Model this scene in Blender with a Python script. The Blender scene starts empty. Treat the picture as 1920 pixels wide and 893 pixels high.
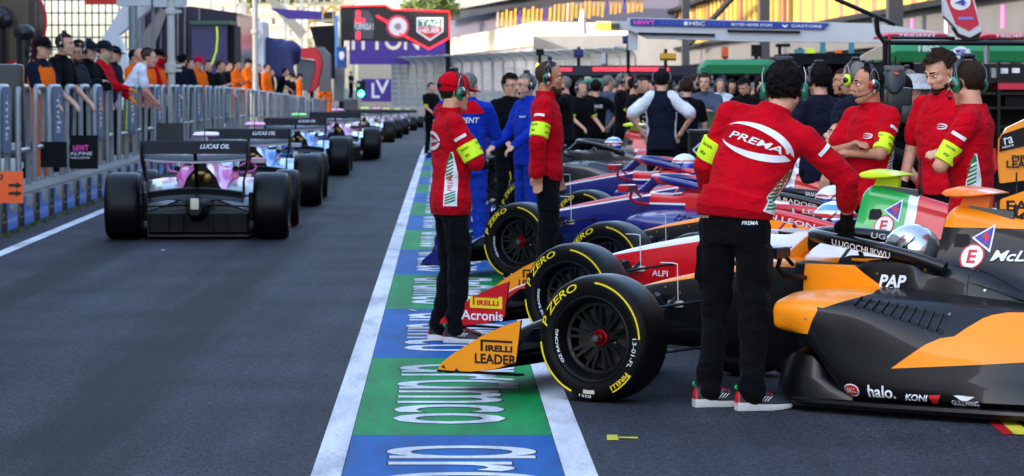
import bpy, bmesh, math, random
from mathutils import Vector as V, Matrix, noise
from mathutils.bvhtree import BVHTree
R = math.radians
PI = math.pi
random.seed(7)
SC = bpy.context.scene
COL = SC.collection

# ------------------------------------------------------------ camera, sky, sun, exposure
CAM_H, FPX, PITCH = 1.6, 5600.0, math.atan(286.5 / 5600.0)
cam = bpy.data.cameras.new('camera')
camo = bpy.data.objects.new('camera', cam)
COL.objects.link(camo)
camo.location = (0, 0, CAM_H)
camo.rotation_euler = (PI / 2 - PITCH, 0, 0)
cam.sensor_width = 36.0
cam.lens = FPX / 1920 * 36.0
cam.clip_start, cam.clip_end = 0.5, 6000
cam.dof.use_dof = True
cam.dof.focus_distance = 15.6
cam.dof.aperture_fstop = 7.5
SC.camera = camo

SUN_EL, SUN_AZ = R(25), R(-113)     # azimuth clockwise from +Y: low sun behind the camera's left shoulder, near cars shaded by an added, unseen stand
w = bpy.data.worlds.new('World')
SC.world = w
w.use_nodes = True
nt = w.node_tree
nt.nodes.clear()
sky = nt.nodes.new('ShaderNodeTexSky')
sky.sky_type = 'NISHITA'
sky.sun_disc = False
sky.sun_elevation = SUN_EL
sky.sun_rotation = SUN_AZ
sky.dust_density = 2.5
sky.air_density = 1.0
sky.ozone_density = 1.0
bgn = nt.nodes.new('ShaderNodeBackground')
bgn.inputs['Strength'].default_value = 0.15
won = nt.nodes.new('ShaderNodeOutputWorld')
nt.links.new(sky.outputs[0], bgn.inputs[0])
nt.links.new(bgn.outputs[0], won.inputs[0])
sl = bpy.data.lights.new('sun', 'SUN')
sl.energy = 2.0
sl.angle = R(0.6)
sl.color = (1.0, 0.86, 0.66)
so = bpy.data.objects.new('sun', sl)
COL.objects.link(so)
sdir = V((math.sin(SUN_AZ) * math.cos(SUN_EL), math.cos(SUN_AZ) * math.cos(SUN_EL), math.sin(SUN_EL)))
so.rotation_euler = sdir.to_track_quat('Z', 'Y').to_euler()
so.location = sdir * 60
SC.view_settings.view_transform = 'Standard'
SC.view_settings.look = 'None'
SC.view_settings.gamma = 1
SC.view_settings.exposure = 2.5

# ------------------------------------------------------------ helpers
def at(u, v, d):
    """world point seen at photo pixel (u,v) at depth d"""
    x, y = (u - 960) / FPX, (446.5 - v) / FPX
    r = V((x, math.cos(PITCH) + y * math.sin(PITCH), -math.sin(PITCH) + y * math.cos(PITCH)))
    t = d / r.y
    return V((t * r.x, d, CAM_H + t * r.z))

def gz(y):
    """height of the tarmac: level near the camera, falling gently beyond a crest"""
    y = min(y, 230)
    q = (y - 72) / 7.0
    return -0.0085 * 7.0 * (math.log1p(math.exp(q)) if q < 30 else q)

def lin(c):
    out = []
    for k in c[:3]:
        k /= 255.0
        out.append(k / 12.92 if k <= .04045 else ((k + .055) / 1.055) ** 2.4)
    return tuple(out) + (1.0,)

_M = {}
def mk(name, col, rough=.5, metal=0, coat=0, bump=0, bs=120, var=0, vs=6, emit=0, spec=.5, alpha=1, trans=0, stretch=None):
    if name in _M: return _M[name]
    m = bpy.data.materials.new(name)
    m.use_nodes = True
    n, l = m.node_tree.nodes, m.node_tree.links
    b = n['Principled BSDF']
    c = lin(col)
    b.inputs['Base Color'].default_value = c
    b.inputs['Roughness'].default_value = rough
    b.inputs['Metallic'].default_value = metal
    b.inputs['Coat Weight'].default_value = coat
    b.inputs['Coat Roughness'].default_value = .08
    b.inputs['Specular IOR Level'].default_value = spec
    b.inputs['Alpha'].default_value = alpha
    b.inputs['Transmission Weight'].default_value = trans
    if emit:
        b.inputs['Emission Color'].default_value = c
        b.inputs['Emission Strength'].default_value = emit
    if bump or var:
        tc = n.new('ShaderNodeTexCoord')
        vec = tc.outputs['Object']
        if stretch:
            mp = n.new('ShaderNodeMapping')
            mp.inputs['Scale'].default_value = stretch
            l.new(vec, mp.inputs[0]); vec = mp.outputs[0]
    if bump:
        t = n.new('ShaderNodeTexNoise')
        t.inputs['Scale'].default_value = bs
        t.inputs['Detail'].default_value = 4
        bp = n.new('ShaderNodeBump')
        bp.inputs['Strength'].default_value = bump
        bp.inputs['Distance'].default_value = .01
        l.new(vec, t.inputs['Vector']); l.new(t.outputs['Fac'], bp.inputs['Height']); l.new(bp.outputs[0], b.inputs['Normal'])
    if var:
        t = n.new('ShaderNodeTexNoise')
        t.inputs['Scale'].default_value = vs
        t.inputs['Detail'].default_value = 5
        cr = n.new('ShaderNodeValToRGB')
        cr.color_ramp.elements[0].position = .3
        cr.color_ramp.elements[1].position = .7
        cr.color_ramp.elements[0].color = tuple(k * (1 - var) for k in c[:3]) + (1,)
        cr.color_ramp.elements[1].color = tuple(min(1, k * (1 + var)) for k in c[:3]) + (1,)
        l.new(vec, t.inputs['Vector']); l.new(t.outputs['Fac'], cr.inputs[0]); l.new(cr.outputs[0], b.inputs['Base Color'])
        mr = n.new('ShaderNodeMapRange')
        mr.inputs[3].default_value = max(0, rough - .08); mr.inputs[4].default_value = min(1, rough + .1)
        l.new(t.outputs['Fac'], mr.inputs[0]); l.new(mr.outputs[0], b.inputs['Roughness'])
    _M[name] = m
    return m

def fabric(name, col, rough=.85, big=.0):
    fresh = name not in _M
    m = mk(name, col, .95, bump=.25, bs=260, var=.12, vs=9, spec=.06)
    if fresh:                                                        # soft creases in the cloth
        n, l = m.node_tree.nodes, m.node_tree.links
        b = n['Principled BSDF']; tc = n.new('ShaderNodeTexCoord'); mp = n.new('ShaderNodeMapping'); mp.inputs['Scale'].default_value = (1, 1, 1.7); mp.inputs['Rotation'].default_value = (.5, .3, .2)
        t = n.new('ShaderNodeTexNoise'); t.inputs['Scale'].default_value = 6; t.inputs['Detail'].default_value = 3; t.inputs['Distortion'].default_value = 1.6
        bp = n.new('ShaderNodeBump'); bp.inputs['Strength'].default_value = .75; bp.inputs['Distance'].default_value = .035
        l.new(tc.outputs['Object'], mp.inputs[0]); l.new(mp.outputs[0], t.inputs['Vector']); l.new(t.outputs['Fac'], bp.inputs['Height'])
        old = b.inputs['Normal'].links[0].from_node; l.new(bp.outputs[0], old.inputs['Normal'])
        b.inputs['Sheen Weight'].default_value = .03
    return m

def paint(name, col, rough=.28, coat=.5):
    return mk(name, col, rough, coat=coat, var=.03, vs=3)

class MB:
    """collects shapes and builds ONE mesh object"""
    def __init__(s):
        s.v, s.f, s.m, s.s = [], [], [], []
    def add(s, vs, fs, mi=0, M=None, smooth=True):
        o = len(s.v)
        s.v += [(M @ V(p) if M else V(p)) for p in vs]
        for f in fs:
            s.f.append(tuple(i + o for i in f)); s.m.append(mi); s.s.append(smooth)
        return s
    def box(s, c, sz, mi=0, M=None, bev=0):
        bm = bmesh.new()
        bmesh.ops.create_cube(bm, size=1)
        for v in bm.verts:
            v.co = V((v.co.x * sz[0] + c[0], v.co.y * sz[1] + c[1], v.co.z * sz[2] + c[2]))
        if bev:
            bmesh.ops.bevel(bm, geom=bm.edges[:], offset=bev, segments=2, profile=.6, affect='EDGES')
        bm.verts.index_update()
        s.add([v.co.copy() for v in bm.verts], [[v.index for v in f.verts] for f in bm.faces], mi, M)
        bm.free()
        return s
    def bar(s, a, b, wd, ht=None, mi=0, up=(0, 0, 1)):
        a, b = V(a), V(b); ht = ht or wd
        d = (b - a).normalized(); u = V(up)
        sd = d.cross(u)
        if sd.length < 1e-3: sd = d.cross(V((1, 0, 0)))
        sd.normalize(); u = sd.cross(d)
        vs = [p + sd * i * wd / 2 + u * j * ht / 2 for p in (a, b) for i, j in ((-1, -1), (1, -1), (1, 1), (-1, 1))]
        return s.add(vs, [(0, 1, 2, 3), (7, 6, 5, 4), (0, 4, 5, 1), (1, 5, 6, 2), (2, 6, 7, 3), (3, 7, 4, 0)], mi, None, False)
    def tube(s, path, r, n=8, mi=0, closed=False, flat=1.0, M=None, up=None):
        P = [V(p) for p in path]; k = len(P)
        rs = r if isinstance(r, (list, tuple)) else [r] * k
        rings = []; pu = V(up) if up else None
        for i, p in enumerate(P):
            if closed: t = P[(i + 1) % k] - P[i - 1]
            else: t = P[min(i + 1, k - 1)] - P[max(i - 1, 0)]
            if t.length < 1e-9: t = V((0, 0, 1))
            t.normalize()
            if pu is None or abs(pu.dot(t)) > .98: pu = V((0, 0, 1)) if abs(t.z) < .9 else V((1, 0, 0))
            sd = t.cross(pu).normalized(); u2 = sd.cross(t)
            if not up: pu = u2
            rings.append([p + sd * math.cos(a) * rs[i] + u2 * math.sin(a) * rs[i] * flat for a in [2 * PI * j / n for j in range(n)]])
        return s.loft(rings, mi, True, not closed, closed, M)
    def loft(s, rings, mi=0, closed=True, cap=True, loop=False, M=None, mf=None, smooth=True):
        n = len(rings[0]); vs = [p for r in rings for p in r]; o = len(s.v)
        s.v += [(M @ V(p) if M else V(p)) for p in vs]
        K = len(rings)
        for i in range(K if loop else K - 1):
            a, b = i * n, ((i + 1) % K) * n
            for j in range(n if closed else n - 1):
                j2 = (j + 1) % n
                s.f.append((o + a + j, o + a + j2, o + b + j2, o + b + j))
                s.m.append(mf(i, j) if mf else mi); s.s.append(smooth)
        if cap and not loop:
            s.f.append(tuple(o + j for j in range(n - 1, -1, -1))); s.m.append(mf(0, 0) if mf else mi); s.s.append(False)
            s.f.append(tuple(o + (K - 1) * n + j for j in range(n))); s.m.append(mf(K - 2, 0) if mf else mi); s.s.append(False)
        return s
    def lathe(s, prof, n=48, mi=0, M=None, mf=None):
        """profile of (radius, y) turned about the Y axis"""
        rings = [[(r * math.cos(a), y, r * math.sin(a)) for a in [2 * PI * j / n for j in range(n)]] for r, y in prof]
        return s.loft(rings, mi, True, False, False, M, mf)
    def ell(s, c, r, mi=0, nu=16, nv=10, M=None, keep=None, fn=None):
        c = V(c); vs = []; fs = []
        for i in range(nv + 1):
            th = PI * i / nv
            for j in range(nu):
                a = 2 * PI * j / nu
                p = V((r[0] * math.sin(th) * math.cos(a), r[1] * math.sin(th) * math.sin(a), r[2] * math.cos(th)))
                if fn: p = fn(p)
                vs.append(c + p)
        for i in range(nv):
            for j in range(nu):
                q = (i * nu + j, (i + 1) * nu + j, (i + 1) * nu + (j + 1) % nu, i * nu + (j + 1) % nu)
                if keep is None or keep(sum((vs[k] for k in q), V()) / 4 - c): fs.append(q)
        return s.add(vs, fs, mi, M)
    def cap2(s, p0, p1, r0, r1, n=12, mi=0, M=None, fl=1.0, up=None):
        """tapered capsule"""
        p0, p1 = V(p0), V(p1); d = (p1 - p0)
        L = d.length or 1e-4; d = d / L
        path, rs = [], []
        for k in (0, .35, .7, .92): path.append(p0 - d * r0 * math.cos(k * PI / 2)); rs.append(max(1e-4, r0 * math.sin(k * PI / 2)))
        path.append(p0); rs.append(r0); path.append(p1); rs.append(r1)
        for k in (.92, .7, .35, 0): path.append(p1 + d * r1 * math.cos(k * PI / 2)); rs.append(max(1e-4, r1 * math.sin(k * PI / 2)))
        return s.tube(path, rs, n, mi, flat=fl, M=M, up=up)
    def prism(s, poly, t, mi=0, M=None, mi2=None):
        """3-D polygon pushed out by vector t"""
        t = V(t); n = len(poly); a = [V(p) for p in poly]; b = [p + t for p in a]
        s.add(a + b, [tuple(range(n - 1, -1, -1)), tuple(range(n, 2 * n))], mi, M, False)
        return s.add(a + b, [(i, (i + 1) % n, n + (i + 1) % n, n + i) for i in range(n)], mi if mi2 is None else mi2, M, False)
    def strip(s, left, right, mi=0):
        n = len(left)
        return s.add(list(left) + list(right), [(i, n + i, n + i + 1, i + 1) for i in range(n - 1)], mi, None, True)
    def text(s, txt, fn, wd, ht, mi=0, bold=0.0, sub=None, shear=0, font2=False):
        vs, fs = text_geo(txt, bold, shear)
        if sub:
            bm = bmesh.new(); bv = [bm.verts.new((x * wd, y * ht, 0)) for x, y in vs]
            for f in fs:
                try: bm.faces.new([bv[i] for i in f])
                except ValueError: pass
            for _ in range(4):
                es = [e for e in bm.edges if e.calc_length() > sub]
                if not es: break
                bmesh.ops.subdivide_edges(bm, edges=es, cuts=1)
                bmesh.ops.triangulate(bm, faces=bm.faces[:])
            bm.verts.index_update()
            pts = [fn(v.co.x, v.co.y) for v in bm.verts]; fl = [[v.index for v in f.verts] for f in bm.faces]
            bm.free()
        else:
            pts = [fn(x * wd, y * ht) for x, y in vs]; fl = fs
        return s.add(pts, fl, mi, None, False)
    def mesh(s, name='m'):
        me = bpy.data.meshes.new(name)
        me.from_pydata([tuple(p) for p in s.v], [], s.f)
        me.polygons.foreach_set('material_index', s.m)
        me.polygons.foreach_set('use_smooth', s.s)
        me.update()
        return me
    def build(s, name, mats, parent=None, sharp=38, weld=True):
        me = s.mesh(name)
        if weld:
            bm = bmesh.new(); bm.from_mesh(me)
            bmesh.ops.remove_doubles(bm, verts=bm.verts[:], dist=1e-5)
            bmesh.ops.recalc_face_normals(bm, faces=bm.faces[:])
            bm.to_mesh(me); bm.free()
        if sharp: me.set_sharp_from_angle(angle=R(sharp))
        return link(name, me, mats, parent)

def link(name, me, mats, parent=None):
    for m in (mats if isinstance(mats, (list, tuple)) else [mats]): me.materials.append(m)
    o = bpy.data.objects.new(name, me)
    COL.objects.link(o)
    if parent: o.parent = parent
    return o

_TX = {}
def text_geo(txt, bold=0, shear=0):
    """the outline of a word, filled, scaled to the unit square"""
    k = (txt, bold, shear)
    if k in _TX: return _TX[k]
    cu = bpy.data.curves.new('t', 'FONT'); cu.body = txt; cu.offset = bold; cu.shear = shear; cu.resolution_u = 3
    o = bpy.data.objects.new('t', cu); COL.objects.link(o)
    dg = bpy.context.evaluated_depsgraph_get()
    me = bpy.data.meshes.new_from_object(o.evaluated_get(dg))
    vs = [(v.co.x, v.co.y) for v in me.vertices]; fs = [tuple(p.vertices) for p in me.polygons]
    bpy.data.objects.remove(o); bpy.data.curves.remove(cu); bpy.data.meshes.remove(me)
    x0, x1 = min(p[0] for p in vs), max(p[0] for p in vs); y0, y1 = min(p[1] for p in vs), max(p[1] for p in vs)
    vs = [((p[0] - x0) / (x1 - x0), (p[1] - y0) / (y1 - y0)) for p in vs]
    _TX[k] = (vs, fs)
    return _TX[k]

def planar(o, ux, uy):
    o, ux, uy = V(o), V(ux).normalized(), V(uy).normalized()
    return lambda x, y: o + ux * x + uy * y

def onto(base, d, bvh, off=.003):
    """push a flat lettering onto a curved body along d"""
    d = V(d).normalized()
    def fn(x, y):
        p = base(x, y)
        h = bvh.ray_cast(p - d * 1.0, d, 2.2)
        return (h[0] - d * off) if h[0] else p
    return fn

def bvh_of(me):
    return BVHTree.FromPolygons([v.co.copy() for v in me.vertices], [tuple(p.vertices) for p in me.polygons])

def tag(o, label, cat, group=None, kind=None):
    if label: o['label'] = label
    if cat: o['category'] = cat
    if group: o['group'] = group
    if kind: o['kind'] = kind
    return o

def empty(name, loc=(0, 0, 0), rz=0, label=None, cat=None, group=None):
    o = bpy.data.objects.new(name, None)
    COL.objects.link(o)
    o.empty_display_size = .2
    o.location = loc; o.rotation_euler = (0, 0, rz)
    if label: tag(o, label, cat, group)
    return o

def cpy(o, parent=None, me=None):
    c = o.copy()
    if me: c.data = me
    COL.objects.link(c); c.parent = parent
    return c

def copy_tree(o, parent=None):
    c = cpy(o, parent)
    for ch in list(o.children): copy_tree(ch, c)
    return c

def remesh(mb, vox, it=3, disp=None):
    """one continuous skin over overlapping shapes"""
    me = mb.mesh('tmp')
    o = bpy.data.objects.new('tmp', me); COL.objects.link(o)
    md = o.modifiers.new('r', 'REMESH'); md.mode = 'VOXEL'; md.voxel_size = vox; md.use_smooth_shade = True
    if it:
        sm = o.modifiers.new('s', 'SMOOTH'); sm.factor = .5; sm.iterations = it
    dg = bpy.context.evaluated_depsgraph_get()
    out = bpy.data.meshes.new_from_object(o.evaluated_get(dg))
    bpy.data.objects.remove(o); bpy.data.meshes.remove(me)
    if disp:
        nr = [v.normal.copy() for v in out.vertices]
        for v, n in zip(out.vertices, nr): v.co = v.co + n * disp(v.co)
        out.update()
    out.polygons.foreach_set('use_smooth', [True] * len(out.polygons))
    return out

def cat_rom(pts, n):
    """smooth curve through points (tuples of equal length)"""
    out = []; k = len(pts)
    for i in range(k - 1):
        a, b, c, d = pts[max(i - 1, 0)], pts[i], pts[i + 1], pts[min(i + 2, k - 1)]
        for j in range(n):
            t = j / n
            out.append(tuple(.5 * (2 * B + (C - A) * t + (2 * A - 5 * B + 4 * C - D) * t * t + (3 * B - A - 3 * C + D) * t ** 3) for A, B, C, D in zip(a, b, c, d)))
    out.append(tuple(pts[-1]))
    return out
# ------------------------------------------------------------ ground, pit lane, painted lines
def asphalt(name, base, spk, tracks=False):
    m = bpy.data.materials.new(name); m.use_nodes = True
    n, l = m.node_tree.nodes, m.node_tree.links; b = n['Principled BSDF']
    tc = n.new('ShaderNodeTexCoord')
    t1 = n.new('ShaderNodeTexNoise'); t1.inputs['Scale'].default_value = 62; t1.inputs['Detail'].default_value = 4; t1.inputs['Roughness'].default_value = .7
    t2 = n.new('ShaderNodeTexNoise'); t2.inputs['Scale'].default_value = .8; t2.inputs['Detail'].default_value = 5
    mp = n.new('ShaderNodeMapping'); mp.inputs['Scale'].default_value = (2.2, .10, 1)
    t3 = n.new('ShaderNodeTexNoise'); t3.inputs['Scale'].default_value = 1.6; t3.inputs['Detail'].default_value = 4
    vo = n.new('ShaderNodeTexVoronoi'); vo.inputs['Scale'].default_value = 130
    for t in (t1, t2, vo): l.new(tc.outputs['Object'], t.inputs['Vector'])
    l.new(tc.outputs['Object'], mp.inputs[0]); l.new(mp.outputs[0], t3.inputs['Vector'])
    r1 = n.new('ShaderNodeValToRGB')
    e = r1.color_ramp.elements
    e[0].position, e[1].position = .40, .64
    e[0].color = tuple(k * .4 for k in base) + (1,); e[1].color = tuple(k * spk for k in base) + (1,)
    l.new(t1.outputs['Fac'], r1.inputs[0])
    def mul(a, f, lo, hi):
        mr = n.new('ShaderNodeMapRange'); mr.inputs[1].default_value = .3; mr.inputs[2].default_value = .7; mr.inputs[3].default_value = lo; mr.inputs[4].default_value = hi
        l.new(f, mr.inputs[0])
        vm = n.new('ShaderNodeVectorMath'); vm.operation = 'SCALE'; l.new(a, vm.inputs[0]); l.new(mr.outputs[0], vm.inputs['Scale'])
        return vm.outputs[0]
    c = mul(r1.outputs[0], t2.outputs['Fac'], .70, 1.22); c = mul(c, t3.outputs['Fac'], .72, 1.18)
    t4 = n.new('ShaderNodeTexNoise'); t4.inputs['Scale'].default_value = 20; t4.inputs['Detail'].default_value = 2; l.new(tc.outputs['Object'], t4.inputs['Vector'])
    c = mul(c, t4.outputs['Fac'], .66, 1.36)
    if tracks:                                                       # rubber laid down along the wheel lines of the queue
        sx = n.new('ShaderNodeSeparateXYZ'); l.new(tc.outputs['Object'], sx.inputs[0])
        def mt(op, a, b_=None):
            q = n.new('ShaderNodeMath'); q.operation = op
            for i_, z in enumerate((a, b_)):
                if z is None: continue
                if isinstance(z, (int, float)): q.inputs[i_].default_value = z
                else: l.new(z, q.inputs[i_])
            return q.outputs[0]
        u = mt('ABSOLUTE', mt('ADD', mt('ADD', sx.outputs[0], mt('MULTIPLY', sx.outputs[1], .030)), 2.33))
        e_ = mt('ABSOLUTE', mt('SUBTRACT', u, .78))
        mr = n.new('ShaderNodeMapRange'); mr.interpolation_type = 'SMOOTHSTEP'; mr.inputs[1].default_value = .10; mr.inputs[2].default_value = .42; mr.inputs[3].default_value = .55; mr.inputs[4].default_value = 1.06
        l.new(mt('ADD', e_, mt('MULTIPLY', mt('SUBTRACT', t3.outputs['Fac'], .5), .5)), mr.inputs[0])
        vm = n.new('ShaderNodeVectorMath'); vm.operation = 'SCALE'; l.new(c, vm.inputs[0]); l.new(mr.outputs[0], vm.inputs['Scale']); c = vm.outputs[0]
    l.new(c, b.inputs['Base Color'])
    b.inputs['Roughness'].default_value = .78
    b.inputs['Specular IOR Level'].default_value = .12
    bp = n.new('ShaderNodeBump'); bp.inputs['Strength'].default_value = .5; bp.inputs['Distance'].default_value = .006
    l.new(vo.outputs['Distance'], bp.inputs['Height']); l.new(bp.outputs[0], b.inputs['Normal'])
    return m

ASPH = asphalt('asphalt', (.025, .027, .034), 2.6, True)
ASPH2 = asphalt('asphalt_worn', (.040, .042, .047), 1.8)

def rpaint(name, col, wear=.35, rough=.62):
    """road paint over asphalt: worn through in speckles and long scrapes"""
    m = bpy.data.materials.new(name); m.use_nodes = True
    n, l = m.node_tree.nodes, m.node_tree.links; b = n['Principled BSDF']
    tc = n.new('ShaderNodeTexCoord')
    t1 = n.new('ShaderNodeTexNoise'); t1.inputs['Scale'].default_value = 55; t1.inputs['Detail'].default_value = 6; t1.inputs['Roughness'].default_value = .75
    mp = n.new('ShaderNodeMapping'); mp.inputs['Scale'].default_value = (3.0, .5, 1)
    t2 = n.new('ShaderNodeTexNoise'); t2.inputs['Scale'].default_value = 1.5; t2.inputs['Detail'].default_value = 6
    l.new(tc.outputs['Object'], t1.inputs['Vector']); l.new(tc.outputs['Object'], mp.inputs[0]); l.new(mp.outputs[0], t2.inputs['Vector'])
    ad = n.new('ShaderNodeMath'); ad.operation = 'MULTIPLY'; l.new(t1.outputs['Fac'], ad.inputs[0]); l.new(t2.outputs['Fac'], ad.inputs[1])
    cr = n.new('ShaderNodeValToRGB'); e = cr.color_ramp.elements
    e[0].position, e[1].position = .19 - wear * .16, .19 + wear * .16
    c = lin(col)
    e[0].color = tuple(k * .45 + .02 for k in c[:3]) + (1,); e[1].color = c
    l.new(ad.outputs[0], cr.inputs[0])
    t5 = n.new('ShaderNodeTexNoise'); t5.inputs['Scale'].default_value = 1.1; t5.inputs['Detail'].default_value = 7; t5.inputs['Roughness'].default_value = .7; l.new(mp.outputs[0], t5.inputs['Vector'])
    mr = n.new('ShaderNodeMapRange'); mr.inputs[1].default_value = .32; mr.inputs[2].default_value = .62; mr.inputs[3].default_value = .62; mr.inputs[4].default_value = 1.0; l.new(t5.outputs['Fac'], mr.inputs[0])
    vm = n.new('ShaderNodeVectorMath'); vm.operation = 'SCALE'; l.new(cr.outputs[0], vm.inputs[0]); l.new(mr.outputs[0], vm.inputs['Scale']); l.new(vm.outputs[0], b.inputs['Base Color'])
    b.inputs['Roughness'].default_value = rough
    b.inputs['Specular IOR Level'].default_value = .06
    vo = n.new('ShaderNodeTexVoronoi'); vo.inputs['Scale'].default_value = 130; l.new(tc.outputs['Object'], vo.inputs['Vector'])
    bp = n.new('ShaderNodeBump'); bp.inputs['Strength'].default_value = .3; bp.inputs['Distance'].default_value = .005
    l.new(vo.outputs['Distance'], bp.inputs['Height']); l.new(bp.outputs[0], b.inputs['Normal'])
    return m

RW = rpaint('road_white', (222, 224, 230), .4)
RG = rpaint('road_green', (4, 142, 72), .55)
RB = rpaint('road_blue', (0, 90, 166), .55)
RK = rpaint('road_black', (30, 32, 36), .3)
RR_ = rpaint('road_red', (190, 28, 36), .35)
RY = rpaint('road_yellow', (228, 214, 60), .35)

def ys(y0, y1, st=2.0):
    k = max(1, int(math.ceil((y1 - y0) / st))); return [y0 + (y1 - y0) * i / k for i in range(k + 1)]

def sheet(name, xl, xr, y0, y1, z, m, st=2.0, kind='structure'):
    """a strip of ground that follows the fall of the lane"""
    Y = ys(y0, y1, st)
    mb = MB(); mb.strip([V((xl(y), y, gz(y) + z)) for y in Y], [V((xr(y), y, gz(y) + z)) for y in Y])
    o = mb.build(name, [m], None, None)
    # the sheet faces up
    for p in o.data.polygons:
        if p.normal.z < 0: o.data.flip_normals(); break
    o['kind'] = kind
    return o

DX = -.0229                                                          # the lane drifts left
def XL(y): return -.763 + DX * (y - 12.2)                             # middle of the long white line
def XWALL(y): return -5.40 - .036 * (y - 31.5)                        # face of the low wall on the left

sheet('ground', lambda y: -900, lambda y: 900, -80, 2500, -.012, ASPH2, 12)
sheet('pit_lane', lambda y: -40, lambda y: 40, -20, 230, 0, ASPH, 2)
sheet('lane_line', lambda y: XL(y) - .062, lambda y: XL(y) + .062, 6, 225, .004, RW)
sheet('lane_line', lambda y: XL(y) + .98, lambda y: XL(y) + 1.115, 6, 15.6, .004, RW)
sheet('lane_line', lambda y: XL(y) + .98, lambda y: XL(y) + 1.115, 15.6, 120, .004, RW)
sheet('lane_line', lambda y: XWALL(y) + .36, lambda y: XWALL(y) + .49, 20, 200, .004, RW)
# blue and green blocks with the sponsor's word lying on its side
BL = 3.86
yb0 = at(700, 817, 1).y
def dep(v, z=0):
    y = (446.5 - v) / FPX; r = V((0, math.cos(PITCH) + y * math.sin(PITCH), -math.sin(PITCH) + y * math.cos(PITCH)))
    return (z - CAM_H) / r.z * r.y
Y0 = dep(817)
for k in range(-1, 30):
    a, b = Y0 + BL * k, Y0 + BL * (k + 1)
    if k % 2 == 0: m, nm = RG, 'green_paint'
    else: m, nm = RB, 'blue_paint'
    sheet(nm, lambda y: XL(y) + .066, lambda y: XL(y) + .976, a, b - .004, .003, m)
    if k > 20: continue
    # tops of the letters point right, the word runs towards the camera
    y_hi, y_lo = b - .42, a + .44
    for dx, mm, z, g in ((0, RK, .0042, 1), (0, RW, .0054, 0)):
        mb = MB()
        x0 = lambda y: XL(y) + .235
        Lw = y_hi - y_lo
        tx = 'ɑrɑmco'
        gro = 0
        def fn(x, z_, yh=y_hi, g=gro, zz=z):
            y = yh - x
            return V((x0(y) + z_, y - g * .9, gz(y) + zz))
        if g: mb.text(tx, lambda x, z_: fn(x - .014, z_ - .008), Lw + .028, .666, 0, .017)
        else: mb.text(tx, fn, Lw, .65, 0, .006)
        o = mb.build('lettering', [mm], None, None, weld=False); o['kind'] = 'structure'
# small tape marks
def flatmark(name, pts, m, z=.004):
    mb = MB(); mb.add([V((x, y, z)) for x, y in pts], [tuple(range(len(pts)))], 0, None, False)
    o = mb.build(name, [m], None, None); o['kind'] = 'structure'
    if o.data.polygons[0].normal.z < 0: o.data.flip_normals()
def gp(u, v): d = dep(v); return (at(u, v, d).x, d)
flatmark('tape_mark', [gp(1138, 827), gp(1160, 827), gp(1158, 817), gp(1138, 817)], RY)
flatmark('tape_mark', [gp(1160, 823), gp(1196, 824), gp(1196, 821), gp(1160, 820.5)], RY)
flatmark('tape_mark', [gp(1850, 790), gp(1880, 816), gp(1902, 816), gp(1874, 790)], RR_)
flatmark('tape_mark', [gp(1874, 790), gp(1902, 816), gp(1930, 817), gp(1908, 790)], RY, .0045)
for u, v, l_ in ((765, 583, 20), (1330, 470, 30), (300, 470, 14)):
    a = gp(u, v); flatmark('paint_scuff', [a, (a[0] + .03, a[1] + .01), (a[0] + .07, a[1] - .12), (a[0] + .05, a[1] - .13)], RW, .0095)
# ------------------------------------------------------------ racing cars
# car space: +x forward, +y left, z up, origin on the ground under the front axle
CARB = mk('carbon', (8, 8, 11), .3, coat=.2, bump=.05, bs=400, spec=.35)
CARBM = mk('carbon_matt', (7, 7, 9), .45, spec=.22)
BLACKP = mk('black_metal', (7, 7, 9), .35, spec=.3)
RUBBER = mk('tyre_rubber', (10, 10, 12), .40, bump=.12, bs=60, var=.25, vs=14, spec=.22)
RUBSIDE = mk('tyre_sidewall', (8, 8, 9), .5, bump=.08, bs=90, spec=.15)
YEL = mk('tyre_yellow', (236, 208, 20), .5)
WHITE = mk('white_print', (226, 228, 232), .5)
BLACK = mk('black_print', (9, 9, 11), .5)
STEEL = mk('brushed_steel', (150, 152, 155), .32, metal=1)
DISC = mk('brake_disc', (96, 94, 92), .42, metal=.9, bump=.2, bs=30)
NUTRED = mk('anodised_red', (150, 14, 30), .28, metal=.8)
GOLD = mk('exhaust_heat_shield', (170, 130, 70), .45, metal=.9, bump=.4, bs=60)
DARKIN = mk('cockpit_dark', (8, 8, 9), .8)
ORANGE = paint('papaya_paint', (250, 140, 20), .32)
REDP = paint('red_paint', (206, 16, 30))
DKRED = paint('deep_red_paint', (150, 12, 24))
PRINTR = mk('red_print', (206, 20, 34), .5)
PRINTB = mk('blue_print', (44, 60, 160), .5)
PRINTG = mk('green_print', (10, 120, 66), .5)
TAN = mk('label_paper', (200, 190, 165), .7)
CAPY = mk('camera_yellow', (214, 240, 20), .4, coat=.3)
LAMP = mk('rain_light', (212, 204, 176), .4, bump=.6, bs=70)

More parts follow.
